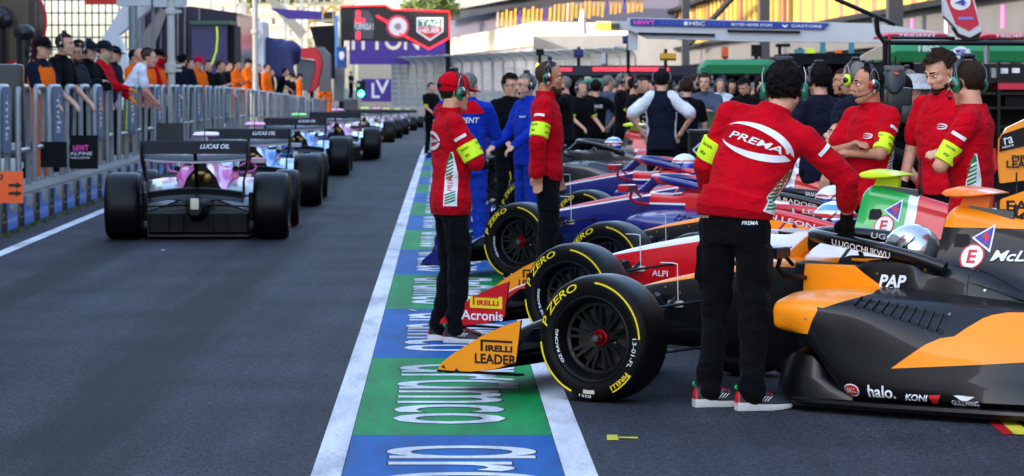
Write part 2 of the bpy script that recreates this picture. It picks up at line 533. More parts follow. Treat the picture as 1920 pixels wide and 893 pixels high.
def livery(name, base, regions, rough=.3, coat=.5):
    """paint scheme in car space: every region is a colour inside a set of convex (x,z) outlines or planes (a,b,c,d): a*x+b*|y|+c*z>d"""
    if name in _M: return _M[name]
    m = bpy.data.materials.new(name); m.use_nodes = True
    n, l = m.node_tree.nodes, m.node_tree.links
    bs = n['Principled BSDF']
    bs.inputs['Roughness'].default_value = rough
    bs.inputs['Coat Weight'].default_value = coat
    bs.inputs['Coat Roughness'].default_value = .06
    tc = n.new('ShaderNodeTexCoord'); sp = n.new('ShaderNodeSeparateXYZ'); cb = n.new('ShaderNodeCombineXYZ')
    ab = n.new('ShaderNodeMath'); ab.operation = 'ABSOLUTE'
    l.new(tc.outputs['Object'], sp.inputs[0]); l.new(sp.outputs[1], ab.inputs[0])
    l.new(sp.outputs[0], cb.inputs[0]); l.new(ab.outputs[0], cb.inputs[1]); l.new(sp.outputs[2], cb.inputs[2])
    cur = None
    for col, sets in regions:
        union = None
        for st in sets:
            planes = st
            if len(st[0]) == 2:
                cx = sum(p[0] for p in st) / len(st); cz = sum(p[1] for p in st) / len(st); planes = []
                for i in range(len(st)):
                    (x0, z0), (x1, z1) = st[i], st[(i + 1) % len(st)]
                    a, c = -(z1 - z0), (x1 - x0); d = a * x0 + c * z0
                    if a * cx + c * cz < d: a, c, d = -a, -c, -d
                    planes.append((a, 0, c, d))
            acc = None
            for a, b, c, d in planes:
                dt = n.new('ShaderNodeVectorMath'); dt.operation = 'DOT_PRODUCT'; dt.inputs[1].default_value = (a, b, c)
                l.new(cb.outputs[0], dt.inputs[0])
                g = n.new('ShaderNodeMath'); g.operation = 'GREATER_THAN'; g.inputs[1].default_value = d
                l.new(dt.outputs['Value'], g.inputs[0])
                if acc is None: acc = g.outputs[0]
                else:
                    mn = n.new('ShaderNodeMath'); mn.operation = 'MINIMUM'; l.new(acc, mn.inputs[0]); l.new(g.outputs[0], mn.inputs[1]); acc = mn.outputs[0]
            if union is None: union = acc
            else:
                mx = n.new('ShaderNodeMath'); mx.operation = 'MAXIMUM'; l.new(union, mx.inputs[0]); l.new(acc, mx.inputs[1]); union = mx.outputs[0]
        mix = n.new('ShaderNodeMix'); mix.data_type = 'RGBA'
        l.new(union, mix.inputs['Factor'])
        if cur is None: mix.inputs['A'].default_value = lin(base)
        else: l.new(cur, mix.inputs['A'])
        mix.inputs['B'].default_value = lin(col)
        cur = mix.outputs['Result']
    if cur is None: bs.inputs['Base Color'].default_value = lin(base)
    else: l.new(cur, bs.inputs['Base Color'])
    _M[name] = m
    return m

def ring(half):
    """closed ring from half an outline, bottom centre to top centre"""
    return [(y, z) for y, z in half] + [(-y, z) for y, z in half[-2:0:-1]]

def sweep(secs, nx=5, nr=3, mf=None):
    """secs: (x, half outline). smooth skin along x"""
    flat = [tuple([x] + [k for p in h for k in p]) for x, h in secs]
    out = MB(); rings = []
    for row in cat_rom(flat, nx):
        half = [(row[1 + 2 * i], row[2 + 2 * i]) for i in range((len(row) - 1) // 2)]
        half = [(max(0, y), z) for y, z in cat_rom(half, nr)]
        half[0] = (0, half[0][1]); half[-1] = (0, half[-1][1])
        rings.append([(row[0], y, z) for y, z in ring(half)])
    out.loft(rings, 0, mf=mf)
    return out, rings

def tub_half(w, zb, zt, floor=None):
    h = zt - zb
    if floor is None:
        return [(0, zb), (.75 * w, zb), (w, zb + .3 * h), (w, zb + .72 * h), (w * .86, zt - .012), (w * .6, zt), (w * .3, zt + .006), (0, zt + .008)]
    return [(0, zb), (.75 * w, zb), (w, zb + .3 * h), (w, zb + .78 * h), (w * .94, zt - .006), (w * .84, zt), (w * .76, floor), (0, floor)]

def make_body():
    secs = [(1.02, tub_half(.05, .18, .235)), (.9, tub_half(.095, .175, .30)), (.5, tub_half(.135, .205, .435)), (.1, tub_half(.185, .24, .555)),
            (-.25, tub_half(.225, .225, .632)), (-.6, tub_half(.26, .16, .69)), (-.76, tub_half(.28, .1, .703)), (-.83, tub_half(.295, .08, .695, .62)),
            (-.9, tub_half(.305, .07, .688, .36)), (-1.15, tub_half(.325, .06, .676, .34)), (-1.26, tub_half(.335, .06, .70, .34)), (-1.42, tub_half(.34, .06, .712, .36)), (-1.5, tub_half(.34, .06, .712, .62)),
            (-1.58, tub_half(.34, .06, .705)), (-1.8, tub_half(.32, .06, .69)), (-2.2, tub_half(.24, .08, .52)), (-2.6, tub_half(.17, .12, .42)), (-2.85, tub_half(.13, .16, .38))]
    mb, rings = sweep(secs, 5, 3)
    n = len(rings[0])
    for k, f in enumerate(mb.f):
        c = sum((mb.v[i] for i in f), V()) / len(f)
        if -1.52 < c.x < -.82 and abs(c.y) < .275 and c.z < .684 + (.025 if c.x < -1.25 else 0) and c.z > .3:
            mb.m[k] = 1
    return mb

def make_cover():
    def pr(zt, wt, wm, wb, zm, zb):
        return [(wb, zb), (wm + .35 * (wb - wm), zb + .45 * (zm - zb)), (wm, zm), (wt * 1.25, zm + .55 * (zt - zm)), (wt, zt - .05), (wt * .55, zt - .008), (0, zt)]
    S = [(-1.545, pr(.95, .07, .15, .28, .76, .66)), (-1.575, pr(.985, .075, .15, .29, .76, .66)), (-1.63, pr(1.0, .075, .15, .30, .76, .66)), (-1.8, pr(.968, .066, .145, .30, .74, .63)), (-2.0, pr(.92, .055, .13, .27, .70, .57)),
         (-2.2, pr(.865, .05, .14, .26, .66, .52)), (-2.38, pr(.81, .05, .15, .26, .63, .46))]
    flat = [tuple([x] + [k for p in h for k in p]) for x, h in S]
    mb = MB(); rings = []
    for row in cat_rom(flat, 6):
        half = [(row[1 + 2 * i], row[2 + 2 * i]) for i in range(7)]
        half = cat_rom(half, 4); half[-1] = (0, half[-1][1])
        rings.append([(row[0], y, z) for y, z in half] + [(row[0], -y, z) for y, z in half[-2::-1]])
    mb.loft(rings, 0, closed=False, cap=False)
    for rg, back in ((rings[0], False), (rings[-1], True)):
        mb.add([V(p) + V((.002 if not back else .03, 0, 0)) for p in rg], [tuple(range(len(rg)))], 1, None, False)
    return mb

def make_pod(s):
    def pr(yi, zi, ys, zs, yo, zo, ym, zm, yb, zb, zin):
        return [(yi, zi), (ys * .6 + yi * .4, zi * .35 + zs * .65 + .012), (ys, zs), (yo, zo), (ym, zm), (yb, zb), (yi, zin)]
    S = [(-.925, pr(.30, .53, .58, .535, .70, .515, .715, .46, .66, .405, .42)),
         (-.945, pr(.29, .55, .58, .562, .715, .53, .73, .46, .67, .395, .40)),
         (-1.08, pr(.28, .585, .59, .573, .73, .535, .75, .44, .66, .345, .33)),
         (-1.3, pr(.28, .60, .60, .565, .72, .515, .757, .34, .725, .125, .10)),
         (-1.5, pr(.28, .60, .58, .55, .71, .475, .76, .30, .752, .075, .06)),
         (-1.8, pr(.27, .575, .54, .525, .68, .405, .752, .25, .75, .075, .06)),
         (-2.1, pr(.24, .53, .47, .51, .64, .40, .72, .24, .735, .07, .06)),
         (-2.4, pr(.2, .46, .40, .45, .55, .38, .62, .22, .64, .07, .06)),
         (-2.68, pr(.15, .38, .32, .36, .42, .3, .46, .2, .48, .08, .07))]
    flat = [tuple([x] + [k for p in h for k in p]) for x, h in S]
    mb = MB(); rings = []
    for row in cat_rom(flat, 6):
        half = cat_rom([(row[1 + 2 * i], row[2 + 2 * i]) for i in range(7)], 4)
        rings.append([(row[0], s * y, z) for y, z in half])
    mb.loft(rings, 0, mf=None)
    return mb

def make_vents(s, bv):
    mb = MB()
    for k in range(10):
        t = k / 9
        x, y = -1.37 - .42 * t, s * (.655 - .02 * t)
        pts = []
        for dx, dy in ((.012, -.042), (.012, .042), (-.006, .046), (-.020, .042), (-.020, -.042)):
            hit = bv.ray_cast(V((x + dx, y + s * dy, 1.2)), V((0, 0, -1)), 1.2)
            pts.append((hit[0] if hit[0] else V((x + dx, y + s * dy, .5))) + V((0, 0, .003)))
        mb.add(pts, [(0, 1, 2, 3, 4)], 0, None, False)
        mb.bar(pts[0] + V((.004, 0, .006)), pts[1] + V((.004, 0, .006)), .006, .012, 1)
    return mb

def make_floor():
    mb = MB()
    out = [(-.86, .45), (-.9, .62), (-1.1, .73), (-1.6, .775), (-2.2, .775), (-2.5, .72), (-2.62, .56), (-2.95, .52)]
    for z0, t in ((.028, .022),):
        poly = [(x, y, z0) for x, y in out] + [(x, -y, z0) for x, y in out[::-1]]
        mb.prism(poly, (0, 0, t), 0)
    for s in (1, -1):
        # rolled floor edge, and the tall curved fence ahead of the sidepod
        mb.tube([(x, s * y, .052) for x, y in out[1:6]], [.01, .02, .024, .022, .01], 8, 0)
        rr = []
        for x, y0, y1, h in ((-.83, .46, .50, .10), (-.9, .42, .62, .20), (-1.0, .4, .69, .255), (-1.1, .4, .71, .235), (-1.22, .42, .735, .13), (-1.36, .45, .745, .075)):
            rr.append([(x, s * y0, .05), (x, s * y1, .05), (x, s * (y1 - .02), .05 + h * .5), (x, s * (y1 - .07), .05 + h * .92), (x, s * (y0 * .5 + y1 * .5 - .03), .05 + h), (x, s * y0, .05 + h * .8)])
        rr = [[tuple(p) for p in r] for r in rr]
        mb.loft(rr, 0)
    return mb

def make_diffuser():
    mb = MB()
    mb.prism([(-2.6, .52, .05), (-3.02, .52, .08), (-3.02, .52, .27), (-2.75, .52, .30), (-2.6, .52, .22)], (0, -1.04, 0), 0)
    for y in (-.5, -.3, -.15, .15, .3, .5):
        mb.box((-3.05, y, .17), (.1, .012, .2), 0)
    mb.box((-3.06, 0, .09), (.02, .9, .012), 0)
    return mb

def make_gearbox():
    mb = MB()
    rr = []
    for x, w, z0, z1 in ((-2.5, .16, .2, .46), (-2.9, .13, .2, .46), (-3.1, .1, .2, .44), (-3.3, .085, .24, .43), (-3.36, .07, .27, .41)):
        rr.append([(x, y * w, z0 + (z1 - z0) * z) for y, z in ((-.5, 0), (.5, 0), (.95, .3), (1, .75), (.6, 1), (-.6, 1), (-1, .75), (-.95, .3))])
    mb.loft(rr, 0)
    return mb

def aero(mb, span, xc, zc, chord, thick, ang, mi=0, bow=0, n=14, tip=1.0, sp0=None):
    """a wing: airfoil rings along y"""
    prof = [(.5, 0), (.38, .5), (.1, .62), (-.25, .3), (-.5, .03), (-.5, -.03), (-.2, -.1), (.2, -.32), (.42, -.35)]
    rings = []; a = R(ang)
    for k in range(n + 1):
        y = (span * (2 * k / n - 1)) if sp0 is None else sp0 + (span - sp0) * k / n
        t = abs(y / max(span, .01)) if sp0 is None else (k / n)
        c = chord * (1 - (1 - tip) * t)
        z = zc - bow * (1 - t * t)
        rings.append([(xc + px * c * math.cos(a) + pz * thick * math.sin(a), y, z - px * c * math.sin(a) + pz * thick * math.cos(a)) for px, pz in prof])
    return mb.loft(rings, mi)

def make_front_wing():
    mb = MB()
    aero(mb, .84, .80, .115, .30, .03, 4, 0)
    for s in (1, -1):
        for xc, zc, ch, an in ((.66, .165, .22, 20), (.54, .235, .2, 34), (.44, .30, .15, 44)):
            aero(mb, s * .84, xc, zc, ch, .02, an, 0, sp0=s * .17, n=6)
        mb.box((.75, s * .09, .17), (.12, .02, .1), 0)
    return mb

EPX = [(.965, .118), (.95, .145), (.875, .2), (.694, .302), (.56, .36), (.455, .395), (.486, .176), (.62, .132), (.78, .112), (.9, .104)]
def make_endplate(s):
    mb = MB()
    mb.prism([(x, s * .845, z) for x, z in EPX], (0, s * .014, 0), 0, mi2=1)
    mb.box((.72, s * .83, .108), (.5, .06, .01), 1)
    mb.box((.6, s * .835, .085), (.18, .03, .006), 2)
    return mb

def make_rear_wing():
    mb = MB()
    aero(mb, .53, -3.16, .865, .34, .05, -10, 0, bow=.03)
    aero(mb, .53, -3.36, .965, .17, .02, -52, 0)
    return mb

def make_wing_post():
    mb = MB()
    mb.tube([(-2.98, 0, .45), (-3.08, 0, .6), (-3.2, 0, .78), (-3.26, 0, .9)], [.03, .022, .02, .018], 8, 0, flat=.6)
    return mb

def make_beam_wing():
    mb = MB()
    aero(mb, .49, -3.12, .425, .26, .035, -16, 0, bow=-.045)
    aero(mb, .49, -3.26, .47, .12, .02, -35, 0, bow=-.045)
    return mb

def make_rw_plate(s):
    mb = MB()
    poly = [(-2.98, .80), (-3.02, .99), (-3.1, 1.03), (-3.42, 1.035), (-3.44, .86), (-3.38, .76), (-3.3, .60), (-3.34, .44), (-3.02, .44), (-3.08, .62), (-3.04, .74)]
    rows = []
    def yy(z): return .535 - .05 * max(0, min(1, (.80 - z) / .18))
    a = [(x, s * yy(z), z) for x, z in poly]
    mb.prism(a, (0, s * .014, 0), 0)
    return mb

def make_halo():
    mb = MB()
    hoop = cat_rom([(-1.66, .315, .70), (-1.5, .315, .745), (-1.25, .295, .795), (-1.0, .235, .826), (-.86, .135, .838), (-.815, 0, .84)], 5)
    full = hoop + [(x, -y, z) for x, y, z in hoop[-2::-1]]
    mb.tube(full, .033, 10, 0, flat=1.0)
    mb.tube([(-.60, 0, .665), (-.68, 0, .72), (-.76, 0, .79), (-.83, 0, .838)], [.036, .028, .026, .026], 8, 1, flat=1.5)
    return mb

def make_mirror(s):
    mb = MB()
    mb.box((-.82, s * .515, .765), (.10, .17, .062), 0, bev=.02)
    mb.box((-.873, s * .515, .765), (.006, .145, .045), 1)
    mb.tube([(-.83, s * .46, .74), (-.83, s * .49, .69), (-.85, s * .46, .65), (-.9, s * .32, .63)], .014, 6, 0)
    mb.tube([(-.81, s * .28, .69), (-.81, s * .38, .745), (-.81, s * .45, .76)], .01, 6, 0)
    return mb

def make_cam():
    mb = MB()
    rr = []
    prof = [(.5, 0, .15), (.42, .5, .6), (.15, .8, 1), (-.3, .55, .75), (-.5, .1, .1)]
    for y, sc in ((-.135, .6), (-.128, .9), (-.10, 1), (0, 1.08), (.10, 1), (.128, .9), (.135, .6)):
        c = .26 * (.75 + .25 * sc); h = .036 * sc
        pts = [(.5, .0), (.42, .55), (.2, .95), (-.2, .6), (-.5, .12), (-.5, -.02), (-.2, -.35), (.2, -.55), (.42, -.45)]
        rr.append([(-1.68 + px * c, y, 1.062 + pz * h) for px, pz in pts])
    mb.loft(rr, 0)
    mb.prism([(-1.6, .02, .985), (-1.63, .02, 1.05), (-1.77, .02, 1.05), (-1.76, .02, .965)], (0, -.04, 0), 0)
    return mb

def make_tcam_foot():
    mb = MB(); mb.prism([(-1.66, .035, 1.0), (-1.66, .035, .975), (-1.9, .035, .935), (-1.9, .035, .975)], (0, -.07, 0), 0); return mb

def make_fin():
    mb = MB()
    mb.prism([(-1.80, .007, .95), (-1.82, .007, 1.035), (-1.95, .007, 1.08), (-2.3, .007, 1.05), (-2.6, .007, .93), (-2.72, .007, .72), (-2.6, .007, .66), (-2.3, .007, .80), (-2.0, .007, .90)], (0, -.014, 0), 0)
    return mb

def make_arms(front, s):
    mb = MB()
    if front:
        for a, b in (((.0, .68, .43), (.02, .20, .48)), ((.0, .68, .43), (-.36, .24, .50)), ((.0, .70, .2), (.1, .18, .28)), ((.0, .70, .2), (-.42, .24, .27)), ((-.02, .68, .24), (-.1, .2, .5)), ((.07, .7, .3), (.12, .18, .33))):
            mb.tube([(a[0], s * a[1], a[2]), (b[0], s * b[1], b[2])], .013, 6, 0, flat=.6)
        mb.box((-.10, s * .215, .46), (.09, .03, .035), 1, bev=.008)
        mb.tube([(.02, s * .21, .50), (-.02, s * .25, .485), (-.04, s * .24, .45)], [.02, .03, .02], 8, 0)
    else:
        X = -2.88
        for a, b in (((X, .6, .46), (X - .12, .13, .40)), ((X, .6, .46), (X + .32, .17, .42)), ((X, .6, .22), (X - .1, .12, .26)), ((X, .6, .22), (X + .34, .17, .24)), ((X - .06, .6, .34), (X - .2, .1, .36)), ((X, .58, .26), (X + .05, .15, .42))):
            mb.tube([(a[0], s * a[1], a[2]), (b[0], s * b[1], b[2])], .015, 6, 0, flat=.6)
        mb.box((X, s * .55, .34), (.12, .05, .3), 0, bev=.02)
    return mb

def pol(rm, a, y):
    """point on the outer face of a left-hand wheel; angle seen from outside, anticlockwise from the right"""
    return V((-rm * math.cos(a), y, rm * math.sin(a)))

def make_wheel(D, wd, rimR):
    """left-hand wheel about its own centre, outer face towards +y"""
    Rr = D / 2; h = wd / 2; parts = {}
    sideR = [(rimR + .004, h - .022), (rimR + .012, h - .006), (rimR + .03, h), (Rr * .80, h + .004), (Rr * .88, h), (Rr * .945, h - .012), (Rr * .975, h - .03), (Rr * .992, h - .06), (Rr, h * .45), (Rr, 0)]
    prof = sideR + [(r, -y) for r, y in sideR[-2::-1]]
    t = MB(); ns = len(sideR)
    t.lathe(prof, 72, 0, mf=lambda i, j: 1 if (i < 5 or i >= len(prof) - 6) else 0)
    parts['tyre'] = t
    r = MB()
    lip = [(rimR - .075, -h + .03), (rimR - .03, -h + .02), (rimR + .006, -h + .012), (rimR - .02, -h + .05), (rimR - .028, h - .08), (rimR - .012, h - .03), (rimR + .006, h - .014), (rimR + .008, h - .006), (rimR - .002, h - .004), (rimR - .012, h - .014), (rimR - .022, h - .05), (rimR - .034, h - .075), (rimR - .05, h - .08)]
    r.lathe(lip, 64, 0)
    yf = h - .085
    for k in range(9):                                              # spokes
        a = 2 * PI * k / 9 + .2
        for da in (-.055, .055):
            r.add([pol(.05, a - .22 + da * 2, yf - .015), pol(.05, a + .22 + da * 2, yf - .015), pol(rimR - .02, a + da * 2.2 + .035, yf + .012), pol(rimR - .02, a + da * 2.2 - .035, yf + .012),
                   pol(.05, a - .22 + da * 2, yf - .045), pol(.05, a + .22 + da * 2, yf - .045), pol(rimR - .02, a + da * 2.2 + .035, yf - .02), pol(rimR - .02, a + da * 2.2 - .035, yf - .02)],
                  [(0, 1, 2, 3), (0, 3, 7, 4), (1, 5, 6, 2), (4, 7, 6, 5)], 0, None, False)
    r.lathe([(.0, yf - .03), (.03, yf - .02), (.062, yf - .012), (.068, yf - .05)], 24, 0)
    parts['rim'] = r
    d = MB(); d.lathe([(.07, yf - .07), (rimR - .05, yf - .07), (rimR - .05, yf - .10), (.07, yf - .10)], 40, 0)
    for k in range(3): d.box((.0, yf - .085, .0), (.03, .04, .03), 0)
    parts['brake_disc'] = d
    nt_ = MB(); nt_.lathe([(.0, yf + .035), (.017, yf + .035), (.019, yf + .03), (.019, yf + .005)], 16, 1)
    nt_.lathe([(.02, yf + .012), (.03, yf + .012), (.035, yf + .004), (.036, yf - .008), (.045, yf - .01), (.046, yf - .03)], 9, 0)
    parts['wheel_nut'] = nt_
    return parts

def arc_text(mb, txt, rin, rout, a_mid, span, y, mi, bold=.0, shear=0, flip=False):
    """lettering that follows the sidewall, clockwise"""
    def fn(x, z):
        if flip: return pol(rout - z, a_mid - span / 2 + x, y)
        return pol(rin + z, a_mid + span / 2 - x, y)
    mb.text(txt, fn, span, rout - rin, mi, bold, sub=.12, shear=shear)

def arc_band(mb, rin, rout, a0, a1, y, mi, n=24):
    A = [a0 + (a1 - a0) * k / n for k in range(n + 1)]
    mb.strip([pol(rin, a, y) for a in A], [pol(rout, a, y) for a in A], mi)

def make_marks(D, wd, rimR, note):
    Rr = D / 2; y = wd / 2 + .0065; mb = MB()
    a, b = Rr * .80, Rr * .925
    k = .83 if D < .68 else .84
    arc_text(mb, 'P ZERO', Rr * .79, Rr * .90, R(137), R(62), y, 0, .012, .25)
    arc_band(mb, Rr * .875, Rr * .905, R(84), R(2), y, 0)
    arc_band(mb, Rr * .875, Rr * .905, R(185), R(248), y, 0)
    arc_text(mb, 'PIRELLI', Rr * .81, Rr * .88, R(-50), R(26), y, 0, .02)
    arc_band(mb, Rr * .90, Rr * .92, R(-37), R(-63), y, 0)
    arc_band(mb, Rr * .885, Rr * .92, R(-36), R(-39), y, 0, 4)
    arc_text(mb, note, Rr * .77, Rr * .84, R(-14), R(34), y, 1, 0)
    arc_text(mb, 'OZ RACING', rimR - .022, rimR - .006, R(193), R(50), wd / 2 - .002, 1, .02)
    for q, t in ((R(262), 2),): arc_band(mb, Rr * .80, Rr * .86, q, q + R(14), y, t, 6)
    arc_text(mb, '0251', Rr * .88, Rr * .92, R(265), R(14), y, 1, 0)
    return mb

CARP = {}
def car_meshes():
    P = CARP
    P['body'] = make_body(); P['engine_cover'] = make_cover()
    for s, k in ((1, 'L'), (-1, 'R')):
        P['pod' + k] = make_pod(s); P['ep' + k] = make_endplate(s); P['rwp' + k] = make_rw_plate(s); P['mir' + k] = make_mirror(s)
        P['fa' + k] = make_arms(True, s); P['ra' + k] = make_arms(False, s)
    P['floor'] = make_floor(); P['diff'] = make_diffuser(); P['gear'] = make_gearbox(); P['fw'] = make_front_wing(); P['rw'] = make_rear_wing(); P['post'] = make_wing_post(); P['beam'] = make_beam_wing()
    P['halo'] = make_halo(); P['cam'] = make_cam(); P['foot'] = make_tcam_foot(); P['fin'] = make_fin()
    for k in list(P):
        o = P[k].build('tmp', [], None, 40 if k not in ('body', 'engine_cover', 'podL', 'podR') else 50)
        P[k] = o.data; bpy.data.objects.remove(o)
    for D, wd, rr, key in ((.645, .27, .2135, 'F'), (.695, .36, .2135, 'B')):
        for nm, mb in make_wheel(D, wd, rr).items():
            o = mb.build('tmp', [], None, 35); P[key + nm] = o.data; bpy.data.objects.remove(o)
    for s, k in ((1, 'L'), (-1, 'R')):
        o = make_vents(s, bvh_of(P['pod' + k])).build('tmp', [], None, 0, False); P['vent' + k] = o.data; bpy.data.objects.remove(o)
    P['bv_body'] = bvh_of(P['body']); P['bv_cover'] = bvh_of(P['engine_cover']); P['bv_pod'] = bvh_of(P['podL'])

def wheel(car, key, x, y, s, note, full=True, wide=.27):
    def put(name, me, mats, parent):
        me = me if len(me.materials) else me
        if not len(me.materials):
            for m in mats: me.materials.append(m)
        o = bpy.data.objects.new(name, me); COL.objects.link(o); o.parent = parent
        return o
    D = .645 if key == 'F' else .695
    w_ = put('wheel', CARP[key + 'rim'], [BLACKP], car)
    w_.location = (x, y, D / 2); w_.rotation_euler = (0, 0, 0 if s > 0 else PI)
    put('tyre', CARP[key + 'tyre'], [RUBBER, RUBSIDE], w_)
    put('wheel_nut', CARP[key + 'wheel_nut'], [NUTRED, STEEL], w_)
    put('brake_disc', CARP[key + 'brake_disc'], [DISC], w_)
    kk = 'mk' + key + note
    if kk not in CARP: CARP[kk] = make_marks(D, .27 if key == 'F' else .36, .2135, note).mesh('marks')
    put('tyre_lettering', CARP[kk], [YEL, WHITE, TAN], w_)
    return w_

def side(x, z, y=1.2):
    """flat lettering plane on the left flank; runs towards the tail"""
    return planar((x, y, z), (-1, 0, 0), (0, 0, 1))

class Decal:
    def __init__(s): s.mb = MB(); s.mats = []
    def mi(s, m):
        if m not in s.mats: s.mats.append(m)
        return s.mats.index(m)
    def text(s, t, x, z, wd, ht, m, bv=None, bold=.01, shear=0, tilt=0, y=None, sub=.03, off=.007):
        ux = V((-math.cos(tilt), 0, math.sin(tilt))); uy = V((math.sin(tilt), 0, math.cos(tilt)))
        base = planar((x, 1.2 if bv else y, z), ux, uy)
        s.mb.text(t, onto(base, (0, -1, 0), bv, off) if bv else base, wd, ht, s.mi(m), bold, sub if bv else None, shear)
    def poly(s, pts, m, bv=None, off=.002, y=None):
        base = lambda x, z: V((x, 1.2 if bv else y, z))
        fn = onto(base, (0, -1, 0), bv, off) if bv else base
        if not bv:
            s.mb.add([fn(x, z) for x, z in pts], [tuple(range(len(pts)))], s.mi(m), None, False); return
        bm = bmesh.new(); bm.faces.new([bm.verts.new((x, z, 0)) for x, z in pts])
        bmesh.ops.triangulate(bm, faces=bm.faces[:])
        for _ in range(4):
            es = [e for e in bm.edges if e.calc_length() > .022]
            if not es: break
            bmesh.ops.subdivide_edges(bm, edges=es, cuts=1); bmesh.ops.triangulate(bm, faces=bm.faces[:])
        bm.verts.index_update()
        s.mb.add([fn(v.co.x, v.co.y) for v in bm.verts], [[v.index for v in f.verts] for f in bm.faces], s.mi(m), None, False)
        bm.free()
    def disc(s, x, z, r, m, bv=None, off=.002, y=None, sx=1):
        s.poly([(x + r * sx * math.cos(a), z + r * math.sin(a)) for a in [2 * PI * k / 28 for k in range(28)]], m, bv, off, y)
    def build(s, name, parent):
        if s.mb.v: return s.mb.build(name, s.mats, parent, None, weld=False)

def make_car(spec):
    P = CARP
    h = V((spec['h'][0], spec['h'][1], 0)).normalized()
    car = empty('racing_car', (spec['o'][0], spec['o'][1], gz(spec['o'][1])), math.atan2(h.y, h.x), spec['label'], 'racing car', spec.get('group'))
    if spec['o'][1] > 60: car.rotation_euler = (0, R(.4), car.rotation_euler.z)
    lv, top, halo = spec['livery'], spec.get('cover') or spec['livery'], spec.get('halo') or CARB
    def part(name, key, mats, parent=car):
        me = P[key].copy(); return link(name, me, mats, parent)
    part('body', 'body', [lv, DARKIN])
    cov = part('engine_cover', 'engine_cover', [top, DARKIN])
    for k in 'LR':
        pd = part('sidepod', 'pod' + k, [lv]); part('louvre', 'vent' + k, [DARKIN, lv], pd)
        mi = part('mirror', 'mir' + k, [spec.get('mirror', CARB), STEEL])
        part('front_suspension', 'fa' + k, [CARBM, TAN]); part('rear_suspension', 'ra' + k, [CARBM])
    part('floor', 'floor', [CARB])
    fw = part('front_wing', 'fw', [CARB])
    for k in 'LR': part('endplate', 'ep' + k, [spec['ep'], CARBM, WHITE], fw)
    rw = part('rear_wing', 'rw', [CARBM])
    for k in 'LR': part('endplate', 'rwp' + k, [spec.get('rwp', CARBM)], rw)
    we = MB(); we.tube([(-3.345 , .53 * t, .838 - .03 * (1 - t * t)) for t in [k / 8 - 1 for k in range(17)]], .011, 6, 0); we.build('trailing_edge', [spec.get('edge', CARBM)], rw)
    part('post', 'post', [CARBM], rw)
    part('beam_wing', 'beam', [CARBM]); part('diffuser', 'diff', [DARKIN])
    g = part('gearbox', 'gear', [CARBM])
    rl = MB(); rl.box((-3.365, 0, .385), (.02, .085, .115), 0, bev=.006); rl.build('rain_light', [LAMP], g)
    ex = MB(); ex.ell((-2.42, .06, .62), (.05, .045, .05), 0); ex.ell((-2.42, -.06, .62), (.05, .045, .05), 0); ex.ell((-2.43, 0, .665), (.05, .05, .03), 0); ex.build('exhaust', [GOLD], cov)
    part('halo', 'halo', [halo, spec.get('pillar', halo)])
    cm = part('camera_pod', 'cam', [spec.get('cam', CARBM)])
    part('bracket', 'foot', [STEEL], cm)
    if spec.get('fin'): part('fin', 'fin', [spec['fin']], cov)
    an = MB()
    an.tube([(-.55, .05, .69), (-.55, .05, .86)], .004, 5); an.build('antenna', [BLACKP], car); an = MB(); an.tube([(-1.9, 0, .95), (-1.9, 0, 1.0), (-1.9, 0, 1.02), (-1.9, 0, 1.17)], [.014, .014, .007, .004], 6)
    an.build('antenna', [BLACKP], car)
    pt = MB(); pt.tube([(-.12, .23, .46), (-.12, .24, .65), (-.12, .24, .67), (-.09, .24, .675), (-.02, .24, .675)], .0028, 5); pt.build('pitot_tube', [WHITE], car)
    n_ = spec.get('note', '12-01-FL')
    wheel(car, 'F', 0, .795, 1, n_); wheel(car, 'F', 0, -.795, -1, n_)
    wheel(car, 'B', -2.88, .765, 1, n_); wheel(car, 'B', -2.88, -.765, -1, n_)
    if spec.get('decal'):
        d = Decal(); spec['decal'](d, P); d.build('lettering', car)
    rwt = spec.get('wingtext')
    if rwt:
        d = MB(); a = R(-52)
        # the words stand on the rear face of the flap
        me = P['rw']; bv = bvh_of(me)
        d.text(rwt, onto(planar((-4.2, -.06, .952), (0, -1, 0), (0, 0, 1)), (1, 0, 0), bv, .003), .30, .045, 0, .012, .04, shear=.25)
        d.build('lettering', [WHITE], rw, None, weld=False)
    return car
# ------------------------------------------------------------ liveries and the cars
K = (13, 14, 18); OR = (255, 146, 14); RD = (206, 16, 28); WH = (226, 228, 232); NB = (18, 26, 110); SV = (176, 180, 186)
def above(a, d): return [(a, 0, 1, d)]                                # z + a*x > d
L_PAP = livery('papaya_black_scheme', K, [(OR, [
    [(.163, 0, 1, .566), (1, 0, 0, -.62)],                            # top of the nose
    [(-.88, .385), (-.88, .70), (-1.12, .70), (-1.175, .50), (-1.125, .385)], [(-1.08, .53), (-1.08, .70), (-1.16, .70), (-1.37, .58), (-1.20, .515)],
    [(-1.49, .168), (-1.62, .27), (-1.74, .36), (-1.80, .39), (-1.89, .405), (-2.9, .405), (-2.9, .35), (-2.25, .296)],
    [(-1.86, .40), (-1.91, .44), (-1.955, .48), (-2.0, .50), (-2.06, .512), (-2.9, .512), (-2.9, .40)],
    [(1, 0, 0, -.82), (-1, 0, 0, .55), (0, 0, 1, .676)]])], .4, .22)
L_PAPC = livery('papaya_cover_scheme', K, [(OR, [[(.0, 0, 1, .893)], [(-1, 0, 0, 2.05), (-.6, 0, 1, 2.09)]])], .4, .22)
L_WHT = livery('white_red_scheme', WH, [(RD, [[(1, 0, 0, -.66), (-1, 0, 0, -.19), (-.163, 0, -1, -.556)], [(1, 0, 0, .19), (.9, 0, -1, -.22)]])])
L_GRN = livery('green_red_cover_scheme', WH, [((18, 168, 74), [[(1, 0, 0, -1.85), (0, 0, 1, .70)]]), (RD, [[(-1, 0, 0, 1.91), (0, 0, 1, .6)]])])
